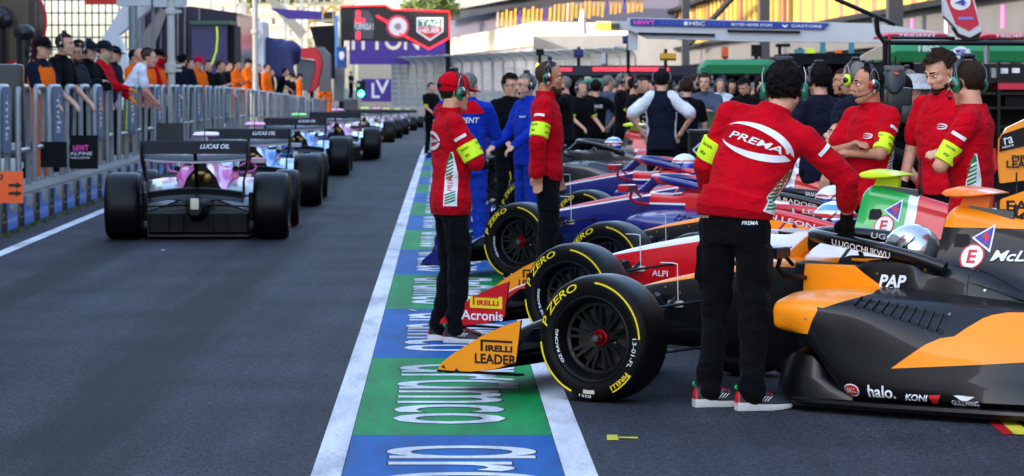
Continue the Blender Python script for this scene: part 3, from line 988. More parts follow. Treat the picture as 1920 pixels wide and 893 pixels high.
L_TRI = livery('blue_red_scheme', NB, [(WH, [[(.163, 0, 1, .553), (1, 0, 0, -.9)], [(-1, 0, 0, .9), (1, 0, 0, -1.25), (0, 0, 1, .63)]]), (RD, [[(.163, 0, 1, .568), (1, 0, 0, -.9)], [(-1, 0, 0, .9), (0, 0, 1, .645)], [(-1, 0, 0, 1.25), (0, 0, 1, .60)]])])
L_TRIC = livery('white_red_cover_scheme', WH, [(RD, [[(0, 0, 1, .94)], [(-1, 0, 0, 2.1), (0, 0, 1, .5)]])])
L_FER = livery('graphite_scheme', (34, 34, 38), [(DKRED and (150, 12, 24), [[(-1, 0, 0, 1.2), (0, 0, -1, -.30)]])], .3, .6)
L_FERC = livery('red_cover_scheme', (40, 40, 45), [((196, 16, 34), [[(-1.2, 0, .7, 2.60)], [(1, 0, 0, -1.72), (0, 0, 1, .90)]])])
L_PNK = livery('pink_silver_scheme', (84, 86, 96), [((206, 64, 164), [[(0, 0, 1, .565)]])], .3, .3)
L_PNKC = paint('pink_paint', (206, 74, 168), .3, .35)
L_SKY = livery('sky_blue_scheme', (96, 168, 216), [((30, 112, 190), [[(0, -.6, 1, .26), (-1, 0, 0, .9)]])], .3, .3)
L_SKYC = paint('sky_blue_paint', (36, 120, 194), .3, .3)
L_LWH = livery('white_pink_scheme', (176, 178, 188), [((196, 96, 160), [[(0, 0, 1, .60)]])], .24, .6)
L_WPL = paint('plain_white_paint', (180, 184, 190), .26, .6)
L_BLK = paint('black_paint', (20, 21, 24), .3, .5)
HALO_R = paint('halo_red', (206, 18, 30), .3); HALO_N = livery('halo_navy', NB, [((214, 30, 44), [[(0, .9, 1, 1.03), (0, -.9, -1, -1.063)]])])

def m_E(d, bv, x, z):
    d.disc(x, z, .062, PRINTR, bv, .003); d.disc(x, z, .054, WHITE, bv, .0045)
    d.text('E', x + .022, z - .032, .044, .064, PRINTR, bv, .03); 
def m_tri(d, bv, x, z):
    d.poly([(x + .06, z - .005), (x - .05, z + .065), (x - .045, z - .075)], WHITE, bv, .003)
    d.poly([(x + .046, z - .004), (x - .042, z + .05), (x - .037, z - .058)], PRINTB, bv, .0045)
    d.poly([(x + .01, z + .0), (x - .02, z + .035), (x - .016, z + .008), (x - .035, z + .006), (x - .008, z - .04), (x - .010, z - .008)], PRINTR, bv, .006)
def m_pirelli(d, x, z, wd, m, y):
    ht = wd * .17
    d.text('IRELLI', x - wd * .16, z, wd * .84, ht, m, None, .045, 0, 0, y)
    d.poly([(x, z), (x - wd * .075, z), (x - wd * .075, z + ht * 1.45), (x - wd, z + ht * 1.45), (x - wd, z + ht * 1.8), (x, z + ht * 1.8)], m, None, 0, y)
def m_vent(d, bv):
    d.poly([(-1.625, .80), (-1.70, .80), (-1.705, .84), (-1.69, .862), (-1.635, .862), (-1.625, .85)], DARKIN, bv, .003)
def leader(d, x, z, wd, ht, m, y):
    d.text('LEADER', x, z, wd, ht, m, None, .03, 0, 0, y)

def dec_pap(d, P):
    b, c, p = P['bv_body'], P['bv_cover'], P['bv_pod']
    y = .862
    m_pirelli(d, .70, .225, .195, BLACK, y); leader(d, .735, .160, .255, .052, BLACK, y)
    d.poly([(.944, .128), (.93, .142), (.915, .122)], BLACK, None, 0, y); d.poly([(.86, .112), (.85, .128), (.83, .113)], BLACK, None, 0, y)
    m_vent(d, c); m_E(d, c, -1.73, .755); m_tri(d, c, -1.77, .85)
    d.text('McLaren', -1.825, .735, .34, .052, WHITE, c, .02, .3)
    d.text('PAP', -1.315, .60, .15, .062, WHITE, b, .035, .2); d.poly([(-1.372, .60), (-1.392, .60), (-1.397, .575)], WHITE, b, .004)
    d.disc(-1.375, .125, .032, WHITE, p, .004, sx=1.45); d.disc(-1.375, .125, .027, PRINTR, p, .0055, sx=1.5); d.text('BELL', -1.346, .114, .058, .022, WHITE, p, .03, 0, 0)
    d.text('halo.', -1.47, .098, .15, .06, WHITE, p, .02)
    d.text('KONI', -1.665, .092, .12, .034, WHITE, p, .03, .3); d.poly([(-1.79, .125), (-1.85, .13), (-1.825, .083), (-1.80, .083), (-1.815, .115), (-1.79, .113)], PRINTR, p, .004)
    d.text('GULLWING', -1.905, .082, .135, .026, WHITE, p, .02)
    d.poly([(-1.915, .13), (-1.945, .132), (-1.965, .118), (-2.02, .128), (-1.985, .108), (-1.955, .108)], WHITE, p, .004)
    leader(d, -1.80, .975, .36, .055, BLACK, .0085); d.text('4', -1.90, .925, .05, .05, BLACK, None, .02, .2, 0, .0085)
    for x, z in ((-1.80, .50), (-1.86, .60), (-1.12, .46)): d.disc(x, z, .006, STEEL, p if z < .55 else b, .003)
    for x, z in ((-.02, .545), (-.12, .52), (-.3, .59), (-.46, .62), (-.52, .5), (-1.30, .665), (-1.55, .69), (-1.66, .575)): d.disc(x, z, .0055, GOLD, b, .002)
    d.poly([(-1.42, .578), (-2.1, .545), (-2.1, .548), (-1.42, .581)], DARKIN, b, .002)
    d.poly([(-1.775, .54), (-1.779, .54), (-1.775, .70), (-1.771, .70)], DARKIN, b, .002)
def halo_text(d, first, last, col=None):
    # names on the two arms of the halo: near arm seen from outside, far arm from inside
    o, u = V((-1.03, .272, .797)), V((-.44, .075, -.072)).normalized()
    wv = V((.0, .25, 1)).normalized()
    base = planar(o, u, wv)
    d.mb.text(last, lambda x, z: base(x, z) + V((0, .012, 0)), .36, .034, d.mi(WHITE), .015, None, .15)
    o2 = V((-1.02, -.196, .812)); u2 = V((-.4, -.085, -.045)).normalized()
    b2 = planar(o2, u2, V((0, .1, 1)))
    d.mb.text(first, b2, .125, .03, d.mi(WHITE), .015, None, .15)
def dec_ugo(d, P): dec_pap(d, P); halo_text(d, 'UGO', 'U.UGOCHUKWU')
def dec_leon(d, P):
    b, c, p = P['bv_body'], P['bv_cover'], P['bv_pod']; y = .862
    d.poly([(.735, .225), (.50, .225), (.50, .30), (.735, .30)], YEL, None, 0, y); m_pirelli(d, .715, .243, .19, PRINTR, y + .002)
    d.text('Acronis', .80, .15, .305, .06, WHITE, None, .015, 0, 0, y)
    m_vent(d, c); m_E(d, c, -1.73, .765); m_tri(d, c, -1.77, .86)
    d.text('rega', -1.14, .585, .20, .05, PRINTB, b, .015); d.disc(-1.27, .56, .02, PRINTG, b, .003)
    d.text('ALPI', -.20, .42, .12, .035, WHITE, b, .015)
    halo_text(d, 'LEO', 'N.LEON')
    for (o, u) in ((V((-.975, .262, .803)), V((-.44, .075, -.072)).normalized()), (V((-.955, -.182, .815)), V((-.4, -.085, -.045)).normalized())):
        for k, m in enumerate((PRINTG, WHITE, PRINTR)):
            a = o + u * k * .014 + V((0, .016, 0)); d.mb.add([a, a + u * .013, a + u * .013 + V((0, .006, .026)), a + V((0, .006, .026))], [(0, 1, 2, 3)], d.mi(m), None, False)
def dec_bad(d, P):
    dec_pap(d, P); halo_text(d, 'BRANDO', 'B.BADOER')
def dec_tri(d, P):
    c = P['bv_cover']; y = .862
    m_pirelli(d, .70, .19, .17, WHITE, y); m_vent(d, c); m_E(d, c, -1.73, .765)
    d.text('nova', -1.78, .70, .34, .09, PRINTB, c, .01); d.text('JUST', -1.72, .84, .2, .06, PRINTB, c, .01)
def dec_fer(d, P):
    b, c = P['bv_body'], P['bv_cover']; y = .862
    m_pirelli(d, .70, .19, .17, WHITE, y); m_vent(d, c); d.disc(-1.78, .73, .022, WHITE, c, .003)
    sh = [(-2.02, .80), (-2.07, .81), (-2.13, .80), (-2.135, .72), (-2.10, .66), (-2.07, .635), (-2.035, .665), (-2.015, .72)]
    d.poly([(x + .03, z + .0) for x, z in sh], YEL, c, .003)
    d.poly([(-2.03, .76), (-2.05, .775), (-2.075, .76), (-2.085, .715), (-2.07, .675), (-2.055, .70), (-2.04, .69), (-2.05, .73)], BLACK, c, .0045)
    d.text('DRIVER', -2.17, .725, .24, .042, WHITE, c, .02); d.text('ACADEMY', -2.17, .66, .30, .042, WHITE, c, .02)
    d.text('RICHARD MILLE', -1.62, .545, .42, .042, WHITE, b, .02)

car_meshes()
YAW = R(32)
def parked(u, d, **kw):
    """a car in the echelon: u, d give the outer face of its front left wheel"""
    yw = R(kw.pop('yaw', 32))
    h = V((-math.cos(yw), math.sin(yw), 0)); l_ = V((-h.y, h.x, 0))
    f = V(((u - 960) / FPX * d, d, 0)); o = f - l_ * .93
    return make_car(dict(o=(o.x, o.y), h=(h.x, h.y), **kw)), o, h, l_
EPO = paint('endplate_papaya', (252, 150, 20), .35); EPR = paint('endplate_red', (198, 16, 28), .35); EPB = paint('endplate_blue', (18, 26, 110), .35); EPK = CARB
for m_ in (L_PAP, L_PAPC): m_.node_tree.nodes['Principled BSDF'].inputs['Specular IOR Level'].default_value = .28
PARK = []
GRP = 'racing cars parked nose out along the painted strip'
PARK.append(parked(1107, 15.0, livery=L_PAP, cover=L_PAPC, ep=EPO, cam=paint('camera_orange', (255, 128, 40), .4), fin=EPO, note='13-01-FL', decal=dec_ugo, pillar=livery('pillar_papaya', K, [(OR, [[(1, 0, 0, -.765)]])]),
    label='orange and black racing car nearest the camera, the bending man beside its cockpit', group=GRP))
PARK.append(parked(1062, 18.0, livery=L_WHT, cover=L_GRN, ep=EPR, cam=CAPY, halo=HALO_R, note='12-01-FL', mirror=paint('mirror_red', (200, 18, 30), .3), decal=dec_leon, rwp=EPR,
    label='white racing car with red nose flanks, red halo and a green and red engine cover', group=GRP))
PARK.append(parked(1130, 20.9, livery=L_PAP, cover=L_PAPC, ep=EPO, cam=CARBM, note='11-01-FL', decal=dec_bad,
    label='orange and black racing car behind the white and red one, mostly hidden', group=GRP))
tri = dict(livery=L_TRI, cover=L_TRIC, ep=EPB, halo=HALO_N, mirror=paint('mirror_red', (200, 18, 30), .3), decal=dec_tri, rwp=EPR, group=GRP)
PARK.append(parked(965, 24.3, note='04-01-FL', label='blue and red racing car behind the standing man in profile, nearest of the blue ones', **tri))
PARK.append(parked(1090, 27.2, note='05-01-FL', label='blue and red racing car with a white engine cover, between two others of its kind', **tri))
PARK.append(parked(985, 30.5, note='06-01-FL', label='blue and red racing car just in front of the graphite car with the red cover', **tri))
PARK.append(parked(925, 40.4, livery=L_FER, cover=L_FERC, ep=EPK, cam=CAPY, note='07-01-FL', decal=dec_fer, group=GRP,
    label='graphite racing car with a red engine cover carrying a yellow shield'))
PARK.append(parked(985, 50, yaw=30, livery=L_BLK, ep=EPK, note='07-01-FL', label='all black racing car behind the graphite one, mechanics standing round it', group=GRP))
PARK.append(parked(868, 62, yaw=30, livery=livery('blue_white_scheme', (30, 60, 150), [(WH, [[(-.16, 0, 1, .55)]])]), ep=EPB, note='07-01-FL', label='blue and white racing car at the far end of the parked row', group=GRP))

# cars queuing in the lane, seen from behind
QG = 'racing cars queuing in the pit lane'
queue = [(30.9, 540, L_PNK, L_PNKC, 'pink and silver racing car at the back of the queue, seen from behind', mk('camera_pale', (236, 210, 226), .4)),
         (39.4, 602, L_SKY, L_SKYC, 'light blue racing car directly ahead of the pink one', mk('camera_pink', (255, 150, 190), .4)),
         (53, 655, L_SKY, L_SKYC, 'light blue racing car third from the back of the queue, with a green camera pod', mk('camera_green', (150, 255, 90), .4)),
         (64, 712, L_LWH, L_PNKC, 'white and pink racing car fourth from the back of the queue', mk('camera_pink', (255, 150, 190), .4)),
         (92, 740, L_WPL, L_WPL, 'white racing car fifth in the queue, next beyond the white and pink one', CAPY),
         (106, 755, L_WPL, L_LWH, 'white racing car sixth in the queue, beyond the middle of the lane', mk('camera_pink', (255, 150, 190), .4)),
         (121, 767, L_LWH, L_WPL, 'small white and pink racing car seventh in the queue, far along the lane', CAPY),
         (146, 782, L_WPL, L_WPL, 'very small white racing car last but one before the far end of the queue', CAPY),
         (172, 795, L_BLK, L_BLK, 'smallest dark racing car, at the far end of the queue', CAPY)]
for d, u, lv_, cv_, lab, cm_ in queue:
    h = V((-.030, 1, 0)).normalized(); l_ = V((-h.y, h.x, 0))
    xr = (u - 960) / FPX * d
    rear = V((xr, d + .2, 0)) + l_ * .95
    o = rear + h * 2.88
    mir = cv_
    make_car(dict(o=(o.x, o.y), h=(h.x, h.y), livery=lv_, cover=cv_, ep=CARB, cam=cm_, mirror=mir, edge=mk('wing_edge_highlight', (206, 190, 204), .3), note='07-01-FL', label=lab, group=QG, wingtext='LUCAS OIL' if d < 60 else None))  # pale edge colour paints the highlight line along the wing
# ------------------------------------------------------------ people
SKINS = [mk('skin_light', (214, 160, 132), .55, bump=.08, bs=300, var=.08, vs=40, spec=.35), mk('skin_tan', (186, 130, 100), .55, bump=.08, bs=300, var=.08, vs=40, spec=.35), mk('skin_pink', (222, 158, 136), .55, var=.08, vs=40, spec=.35)]
HAIRS = {k: mk('hair_' + k, c, .7, bump=.9, bs=200, var=.35, vs=70, spec=.12, stretch=(1, 1, .35)) for k, c in dict(black=(20, 16, 15), brown=(46, 32, 24), grey=(120, 116, 112), dark_red=(58, 22, 22), white=(190, 186, 180), stubble=(70, 54, 46)).items()}
F_RED = fabric('shirt_red', (190, 8, 28)); F_REDD = fabric('rib_red', (160, 6, 24)); F_BLK = fabric('trousers_black', (12, 13, 16)); F_BLKT = fabric('shirt_black', (14, 14, 17)); F_NAVY = fabric('shirt_navy', (24, 28, 44))
F_GREY = fabric('shirt_grey', (44, 46, 54)); F_BLUE = fabric('jacket_blue', (20, 50, 166)); F_ORA = fabric('hi_vis_orange', (255, 108, 20)); F_WHT = fabric('shirt_white', (222, 226, 236)); F_SLATE = fabric('shirt_slate', (72, 84, 104))
F_LIME = mk('armband_lime', (216, 255, 20), .6, bump=.3, bs=180, var=.06); F_BLUETR = fabric('trousers_blue', (24, 52, 150)); F_JEAN = fabric('jeans', (44, 66, 112)); F_BEIGE = fabric('cloth_beige', (188, 170, 136)); F_TAN = fabric('glove_orange', (226, 140, 40)); F_CARG = fabric('trousers_khaki', (120, 104, 78))
GLOVE = fabric('glove_black', (18, 18, 20)); EYEW = mk('eye_white', (220, 216, 210), .3); EYED = mk('eye_dark', (20, 14, 12), .2)
SHOE = mk('shoe_black', (22, 23, 27), .6, bump=.3, bs=200); SHOER = mk('shoe_red', (196, 20, 36), .5); SHOEW = mk('shoe_sole', (206, 204, 202), .6, var=.1); SHOEG = mk('shoe_green', (20, 150, 80), .5)
CUPR = mk('earcup_red', (200, 20, 34), .25, coat=.5); CUPG = mk('earcup_green', (10, 112, 80), .25, coat=.5); CUPW = mk('earcup_white', (226, 226, 226), .3); CUPK = mk('earcup_black', (22, 22, 25), .4); CUPY = mk('earcup_lime', (214, 245, 20), .4)
GLASS_D = mk('sunglasses', (16, 22, 30), .12, spec=.8); LENSG = mk('mirror_lens_green', (20, 150, 90), .1, metal=.6); LENSO = mk('mirror_lens_orange', (240, 150, 30), .1, metal=.6); FRAME = mk('spectacle_frame', (30, 28, 28), .3)

def ellring(z, a, b, x, n=20, p=2.3):
    out = []
    for k in range(n):
        t = 2 * PI * k / n; c, s = math.cos(t), math.sin(t)
        out.append(V((x + b * math.copysign(abs(c) ** (2 / p), c), a * math.copysign(abs(s) ** (2 / p), s), z)))
    return out

ARMS = {  # upper arm and forearm vectors for the left arm (x ahead, y outwards, z up), hand curl
    'hang': ((.02, .075, -.275), (.07, .015, -.235)),
    'cross': ((.14, .05, -.24), (.035, -.255, .0)),
    'cross2': ((.125, .05, -.235), (.055, -.25, .05)),
    'hips': ((-.07, .19, -.20), (.10, -.13, -.19)),
    'rail': ((.09, .05, -.265), (.20, -.03, -.13)),
    'rail2': ((.16, .05, -.235), (.23, -.08, -.06)),
    'hold': ((.05, .07, -.265), (.21, -.09, .08)),
    'reach': ((.2, .06, -.18), (.24, .0, -.06)),
    'back': ((-.05, .09, -.265), (.0, -.05, -.24)),
    'point': ((.24, .04, -.12), (.25, .02, .03)),
}

def person(name_label, loc, face, h=1.76, lean=0, side=0, twist=0, armL='hang', armR='hang', head=(0, 0), shirt=F_BLKT, trou=F_BLK, sleeve='short', skin=0, hair='brown', style='short', detail=1,
           cap=None, headset=None, glasses=None, beard=None, band=None, legs=True, stance=.11, foot=((0, 0), (0, 0)), hem=.80, shoe=None, vest=None, group=None, gloves=None, extra=None, kneel=0, scarf=None, belly=1.0, wide=1.0, trim=None, footyaw=0, hipz=None, cuff=(1, 1)):
    """one figure: a continuous body with clothes, hair and kit as its children. face = heading (x,y)"""
    vox = {2: .0065, 1: .011, 0: .016}[detail]
    sc = h / 1.76
    Tl = Matrix.Rotation(twist, 4, 'Z') @ Matrix.Rotation(side, 4, 'X') @ Matrix.Rotation(lean, 4, 'Y')
    piv = V((0, 0, .95))
    def T(p):
        p = V(p)
        k = max(0, min(1, (p.z - .84) / .3)); k = k * k * (3 - 2 * k)
        if k <= 0: return p
        M = Matrix.Rotation(twist * k, 4, 'Z') @ Matrix.Rotation(side * k, 4, 'X') @ Matrix.Rotation(lean * k, 4, 'Y')
        return piv + M @ (p - piv)
    J = {}
    for s, key in ((1, 'L'), (-1, 'R')):
        sh = T((-.01, s * .178 * wide, 1.405))
        arm = armL if s > 0 else armR
        world = False
        if not isinstance(arm, str) and arm[0] == 'ik':               # reach a point of the place
            yaw = math.atan2(face[1], face[0])
            tg = Matrix.Rotation(-yaw, 3, 'Z') @ (V(arm[1]) - V(loc)) / sc
            dv = tg - sh; L1, L2 = .295, .265; D_ = min(dv.length, L1 + L2 - .005); dn = dv.normalized()
            ca = (L1 * L1 + D_ * D_ - L2 * L2) / (2 * L1 * D_); hv = V(arm[2]); hv = (hv - dn * hv.dot(dn)).normalized()
            ua = dn * (L1 * ca) + hv * (L1 * math.sqrt(max(0, 1 - ca * ca))); fa = dn * D_ - ua; world = True
        else:
            ua, fa = ARMS[arm] if isinstance(arm, str) else arm[:2]
        rot = (lambda q: V(q)) if world else (lambda q: Tl.to_3x3() @ V(q))
        sg = s if not world else 1
        el = sh + rot((ua[0], sg * ua[1], ua[2])); wr = el + rot((fa[0], sg * fa[1], fa[2]))
        ft = V(foot[0 if s > 0 else 1] + (0,))
        hip = V((0, s * .088, .90)); an = V((-.02, s * stance, .085)) + ft
        kn = (hip + an) / 2 + V((.035 + kneel, 0, 0)); kn.z = .50
        J[key] = dict(sh=sh, el=el, wr=wr, hip=hip, kn=kn, an=an, s=s)
    hc = T((.0, 0, 1.475)) + (Tl.to_3x3() @ V((.028, 0, .135)))
    HM = Matrix.Translation(hc) @ Matrix.Rotation(head[0] + twist, 4, 'Z') @ Matrix.Rotation(head[1], 4, 'Y')

    J['hem'] = hem
    # ---- body
    B = MB()
    tor = [(.86, .15, .10, 0), (.95, .155, .105, 0), (1.08, .142, .10 * belly, .005), (1.22, .158, .108, .01), (1.34, .168, .10, 0), (1.41, .13, .08, -.01), (1.46, .07, .06, -.012)]
    B.loft([[T(p) for p in ellring(z, a * wide, b, x)] for z, a, b, x in tor], 0)
    nk = T((-.012, 0, 1.43)); B.cap2(nk, HM @ V((-.02, 0, -.06)), .062, .056)
    for k in 'LR':
        j = J[k]
        B.cap2(j['sh'], j['el'], .05, .042); B.cap2(j['el'], j['wr'], .041, .028, fl=.9)
        B.cap2(j['hip'], j['kn'], .085, .056); B.cap2(j['kn'], j['an'], .054, .038)
        B.cap2(j['an'], j['an'] + V((.14, 0, -.045)), .035, .03)
        hand(B, j['wr'], (j['wr'] - j['el']).normalized(), j['s'], detail, isinstance(armL if j['s'] > 0 else armR, tuple))
    # head
    B.ell((-.012, 0, .035), (.098, .076, .088), 0, 20, 14, HM)
    B.ell((.028, 0, -.035), (.064, .060, .088), 0, 18, 12, HM)
    B.ell((.066, 0, -.098), (.026, .030, .022), 0, 10, 8, HM)
    for s in (1, -1):
        B.cap2(V((-.012, s * .052, -.05)), V((.055, s * .022, -.098)), .024, .018, 10, 0, HM)
        B.cap2(V((.074, s * .046, .028)), V((.088, s * .012, .026)), .011, .011, 8, 0, HM)
        B.ell((.058, s * .042, -.022), (.027, .022, .022), 0, 10, 8, HM)
        B.ell((-.012, s * .08, -.006), (.021, .009, .033), 0, 10, 8, HM)
        B.ell((.098, s * .011, -.026), (.012, .010, .009), 0, 8, 6, HM)
    B.cap2(V((.086, 0, .022)), V((.112, 0, -.022)), .009, .0125, 8, 0, HM)
    B.ell((.084, 0, -.055), (.016, .024, .006), 0, 10, 6, HM); B.ell((.082, 0, -.067), (.015, .021, .007), 0, 10, 6, HM)
    me = remesh(B, vox, 2)
    root = link('person', me, [SKINS[skin]])
    tag(root, name_label, 'person', group)
    base = V(loc)
    root.location = base; root.rotation_euler = (0, 0, math.atan2(face[1], face[0])); root.scale = (sc, sc, sc)

    # ---- shirt
    sl = {'short': .62, 'long': 2, 'none': 0}[sleeve]
    S = MB()
    st = [(hem, .178, .128, 0), (hem + .08, .176, .128, 0), (1.05, .158, .115 * belly, .005), (1.2, .176, .124, .01), (1.33, .184, .118, .002), (1.40, .168, .100, -.01), (1.45, .105, .082, -.012), (1.48, .078, .074, -.008)]
    if sleeve == 'long': st.append((1.515, .074, .072, -.008))
    S.loft([[T(p) for p in ellring(z, a * wide, b, x)] for z, a, b, x in st], 0)
    for k in 'LR':
        j = J[k]
        if sleeve == 'short':
            e = j['sh'] + (j['el'] - j['sh']) * .72
            S.cap2(j['sh'], e, .068, .068); S.cap2(T((-.015, j['s'] * .05, 1.445)), j['sh'], .052, .058)
        else:
            S.cap2(j['sh'], j['el'], .069, .062); S.cap2(T((-.015, j['s'] * .05, 1.445)), j['sh'], .054, .060); S.cap2(j['el'], j['el'] + (j['wr'] - j['el']) * (cuff[0] if j['s'] > 0 else cuff[1]), .061, .048)
    if detail == 2:
        dsp = lambda p: .010 * noise.noise(V((p.x * 5, p.y * 5, p.z * 9))) + .006 * (1 - abs(noise.noise(V((p.x * 9 + 3, p.y * 9, p.z * 15))) * 2)) - .003
    else:
        dsp = lambda p: .012 * noise.noise(V((p.x * 7, p.y * 7, p.z * 11)))
    sm = remesh(S, vox * 1.15, 4, dsp)
    shirt_o = link('jacket' if sleeve == 'long' else 'shirt', sm, [shirt], root)
    if sleeve == 'long' and detail == 2:                              # ribbed hem and cuffs
        rb = MB()
        rb.loft([[T(p) for p in ellring(z, a * wide, b, 0, 28)] for z, a, b in ((hem - .035, .164, .116), (hem - .03, .172, .124), (hem + .02, .178, .130), (hem + .03, .172, .124))], 0, cap=False)
        rb.build('hem_band', [trim or shirt], shirt_o)
        for k in 'LR':
            j = J[k]; d = (j['wr'] - j['el']).normalized(); e_ = j['el'] + (j['wr'] - j['el']) * (cuff[0] if j['s'] > 0 else cuff[1])
            rb = MB(); rb.tube([e_ - d * .045, e_ - d * .04, e_ + d * .012, e_ + d * .02], [.050, .054, .050, .036], 14, 0); rb.build('cuff', [trim or shirt], shirt_o)
    if sleeve == 'short' and detail >= 1:                             # collar
        cl = MB(); cl.loft([[T(p) for p in ellring(z, a, b, x, 20, 2)] for z, a, b, x in ((1.455, .088, .082, -.012), (1.50, .07, .07, -.008), (1.497, .066, .066, -.008), (1.45, .08, .074, -.012))], 0, cap=False)
        cl.build('collar', [trim or shirt], shirt_o)
    # ---- trousers
    if legs:
        Tm = MB()
        Tm.loft([[T(p) for p in ellring(z, a, b, 0)] for z, a, b in ((.80, .163, .108), (.87, .163, .112), (hem + .05, .156, .108), (hem + .08, .14, .095))], 0)
        for k in 'LR':
            j = J[k]
            Tm.cap2(j['hip'] + V((0, 0, -.02)), j['kn'], .098, .071); Tm.cap2(j['kn'], j['an'] + V((-.012, 0, .015)), .072, .058); Tm.cap2(j['an'] + V((-.012, 0, .09)), j['an'] + V((.0, 0, .0)), .060, .064)
            if detail == 2: Tm.box((j['hip'] * .45 + j['kn'] * .55) + V((-.01, j['s'] * .075, .03)), (.12, .03, .17), bev=.01)
        if detail == 2:
            dsp = lambda p: .012 * noise.noise(V((p.x * 5, p.y * 5, p.z * 4.5))) + (.006 + .010 * math.exp(-((p.z - .50) / .10) ** 2) + .014 * math.exp(-((p.z - .12) / .10) ** 2)) * (noise.noise(V((p.x * 8 + 9 + p.z * 6, p.y * 8, p.z * 13 + p.x * 9))) * 1.3 + .1)
        else:
            dsp = lambda p: .012 * noise.noise(V((p.x * 7, p.y * 7, p.z * 14)))
        tm = remesh(Tm, vox * 1.15, 3, dsp)
        link('trousers', tm, [trou], root); J['tm'] = tm
        for k in 'LR': make_shoe(root, J[k]['an'], J[k]['s'], detail, shoe, footyaw)
    # ---- head wear
    thick = {'short': .010, 'crop': .004, 'thick': .020, 'bald': 0, 'long': .016, 'none': 0}[style]
    if thick:
        hr = MB()
        def keepf(p):
            lim = .052 - .9 * min(0, p.x) * 0 if p.x > .03 else (-.012 if p.x > -.035 else -.085)
            if style == 'crop' and p.x > .05: lim = .075
            return p.z > lim
        def bump(p):
            q = p.normalized()
            return p * (1 + (.05 if style in ('short', 'crop') else .13) * noise.noise(q * 6.0) * (thick / .012))
        hr.ell((-.014, 0, .036), (.098 + thick, .077 + thick * .7, .088 + thick), 0, 44, 30, HM, keepf, bump if detail else None)
        if style == 'long':
            for k in range(7):
                y = (k - 3) * .022
                hr.cap2(HM @ V((-.07, y, .02)), HM @ V((-.10 - .02 * (k % 2), y * 1.5 + .01, -.34 - .03 * (k % 3))), .035, .016, 8)
        hr.build('hair', [HAIRS[hair]], root, 60)
    if detail:
        ey = MB()
        for s in (1, -1):
            ey.ell((.075, s * .031, .006), (.0125, .0135, .0085), 0, 10, 8, HM); ey.ell((.0835, s * .031, .006), (.006, .0065, .007), 1, 8, 6, HM)
        ey.build('eyes', [EYEW, EYED], root)
        eb = MB()
        for s in (1, -1): eb.cap2(V((.082, s * .048, .034)), V((.095, s * .016, .033)), .004, .005, 6, 0, HM)
        eb.build('eyebrows', [HAIRS[hair if hair != 'white' else 'grey']], root)
        li = MB(); li.ell((.0905, 0, -.0605), (.010, .022, .006), 0, 10, 6, HM); li.build('lips', [mk('lips', (176, 104, 92), .5)], root)
    if beard:
        bd = MB(); bd.ell((.030, 0, -.045), (.068, .063, .090), 0, 26, 18, HM, lambda p: p.z < -.012 - .02 * (p.x > .03) and p.x > -.045 and not (p.x > .045 and abs(p.y) < .02 and -.03 < p.z < -.005))
        bd.ell((.068, 0, -.10), (.031, .035, .027 + (.05 if beard == 'white' else 0)), 0, 12, 8, HM)
        bd.build('beard', [HAIRS[beard]], root, 60)
    if cap:
        cp = MB(); cm = cap if not isinstance(cap, tuple) else cap[0]
        cp.ell((-.012, 0, .045), (.112, .09, .092), 0, 28, 16, HM, lambda p: p.z > -.02 - .012 * (p.x < 0))
        br = []
        for k in range(9):
            a = -1.25 + 2.5 * k / 8
            br.append((a,))
        inn = [V((-.012 + .106 * math.cos(a), .086 * math.sin(a), .035)) for (a,) in br]; out = [V((.02 + .165 * math.cos(a * .75), .085 * math.sin(a), .012)) for (a,) in br]
        cp.add([HM @ p for p in inn + out] + [HM @ (p + V((0, 0, -.006))) for p in inn + out], [(i, 9 + i, 10 + i, i + 1) for i in range(8)] + [(18 + i, 19 + i, 28 + i, 27 + i) for i in range(8)] + [(9 + i, 27 + i, 28 + i, 10 + i) for i in range(8)], 0)
        cp.ell((-.012, 0, .137), (.012, .012, .006), 0, 8, 6, HM)
        co = cp.build('cap', [cm], root, 50)
        if detail:
            op = MB(); op.ell((-.112, 0, .045), (.014, .034, .022), 0, 12, 8, HM); op.build('cap_strap', [BLACKP], co)
    if headset:
        c1, c2 = headset
        hs = MB()
        band_ = [HM @ V((-.012, .098 * math.cos(a), .02 + .125 * math.sin(a))) for a in [PI * k / 12 for k in range(13)]]
        hs.tube(band_, .008, 8, 2, flat=1.8)
        hs.cap2(HM @ V((-.012, -.03, .147)), HM @ V((-.012, .03, .147)), .017, .017, 8, 2)
        for s in (1, -1):
            def mf(p): return p
            hs2 = MB(); hs2.ell((-.012, s * .098, -.008), (.037, .026, .046), 0, 18, 12, HM)
            for f, i_ in zip(hs2.f, range(len(hs2.f))):
                c = HM.inverted() @ (sum((hs2.v[q] for q in f), V()) / len(f))
                hs2.m[i_] = 0 if c.x > .004 else (3 if c.x > -.008 else 1)
            o_ = len(hs.v); hs.v += hs2.v; hs.f += [tuple(q + o_ for q in f) for f in hs2.f]; hs.m += hs2.m; hs.s += hs2.s
            hs.tube([HM @ V((-.012 + dx, s * .105, .03)) for dx in (.03,)] + [HM @ V((.012, s * .106, .075)), HM @ V((-.012, s * .096, .11))], .0025, 6, 4)
            hs.tube([HM @ V((-.042, s * .105, .03)), HM @ V((-.034, s * .106, .075)), HM @ V((-.012, s * .096, .11))], .0025, 6, 4)
            hs.cap2(HM @ V((-.012, s * .084, -.008)), HM @ V((-.012, s * .094, -.008)), .036, .036, 14, 2)
        hs.tube([HM @ V((.0, .118, -.03)), HM @ V((.05, .11, -.06)), HM @ V((.098, .05, -.075))], .004, 6, 2)
        hs.ell((.102, .042, -.075), (.012, .014, .012), 2, 10, 8, HM)
        hs.build('headset', [c1, c2, CUPK, CUPW, STEEL], root, 50)
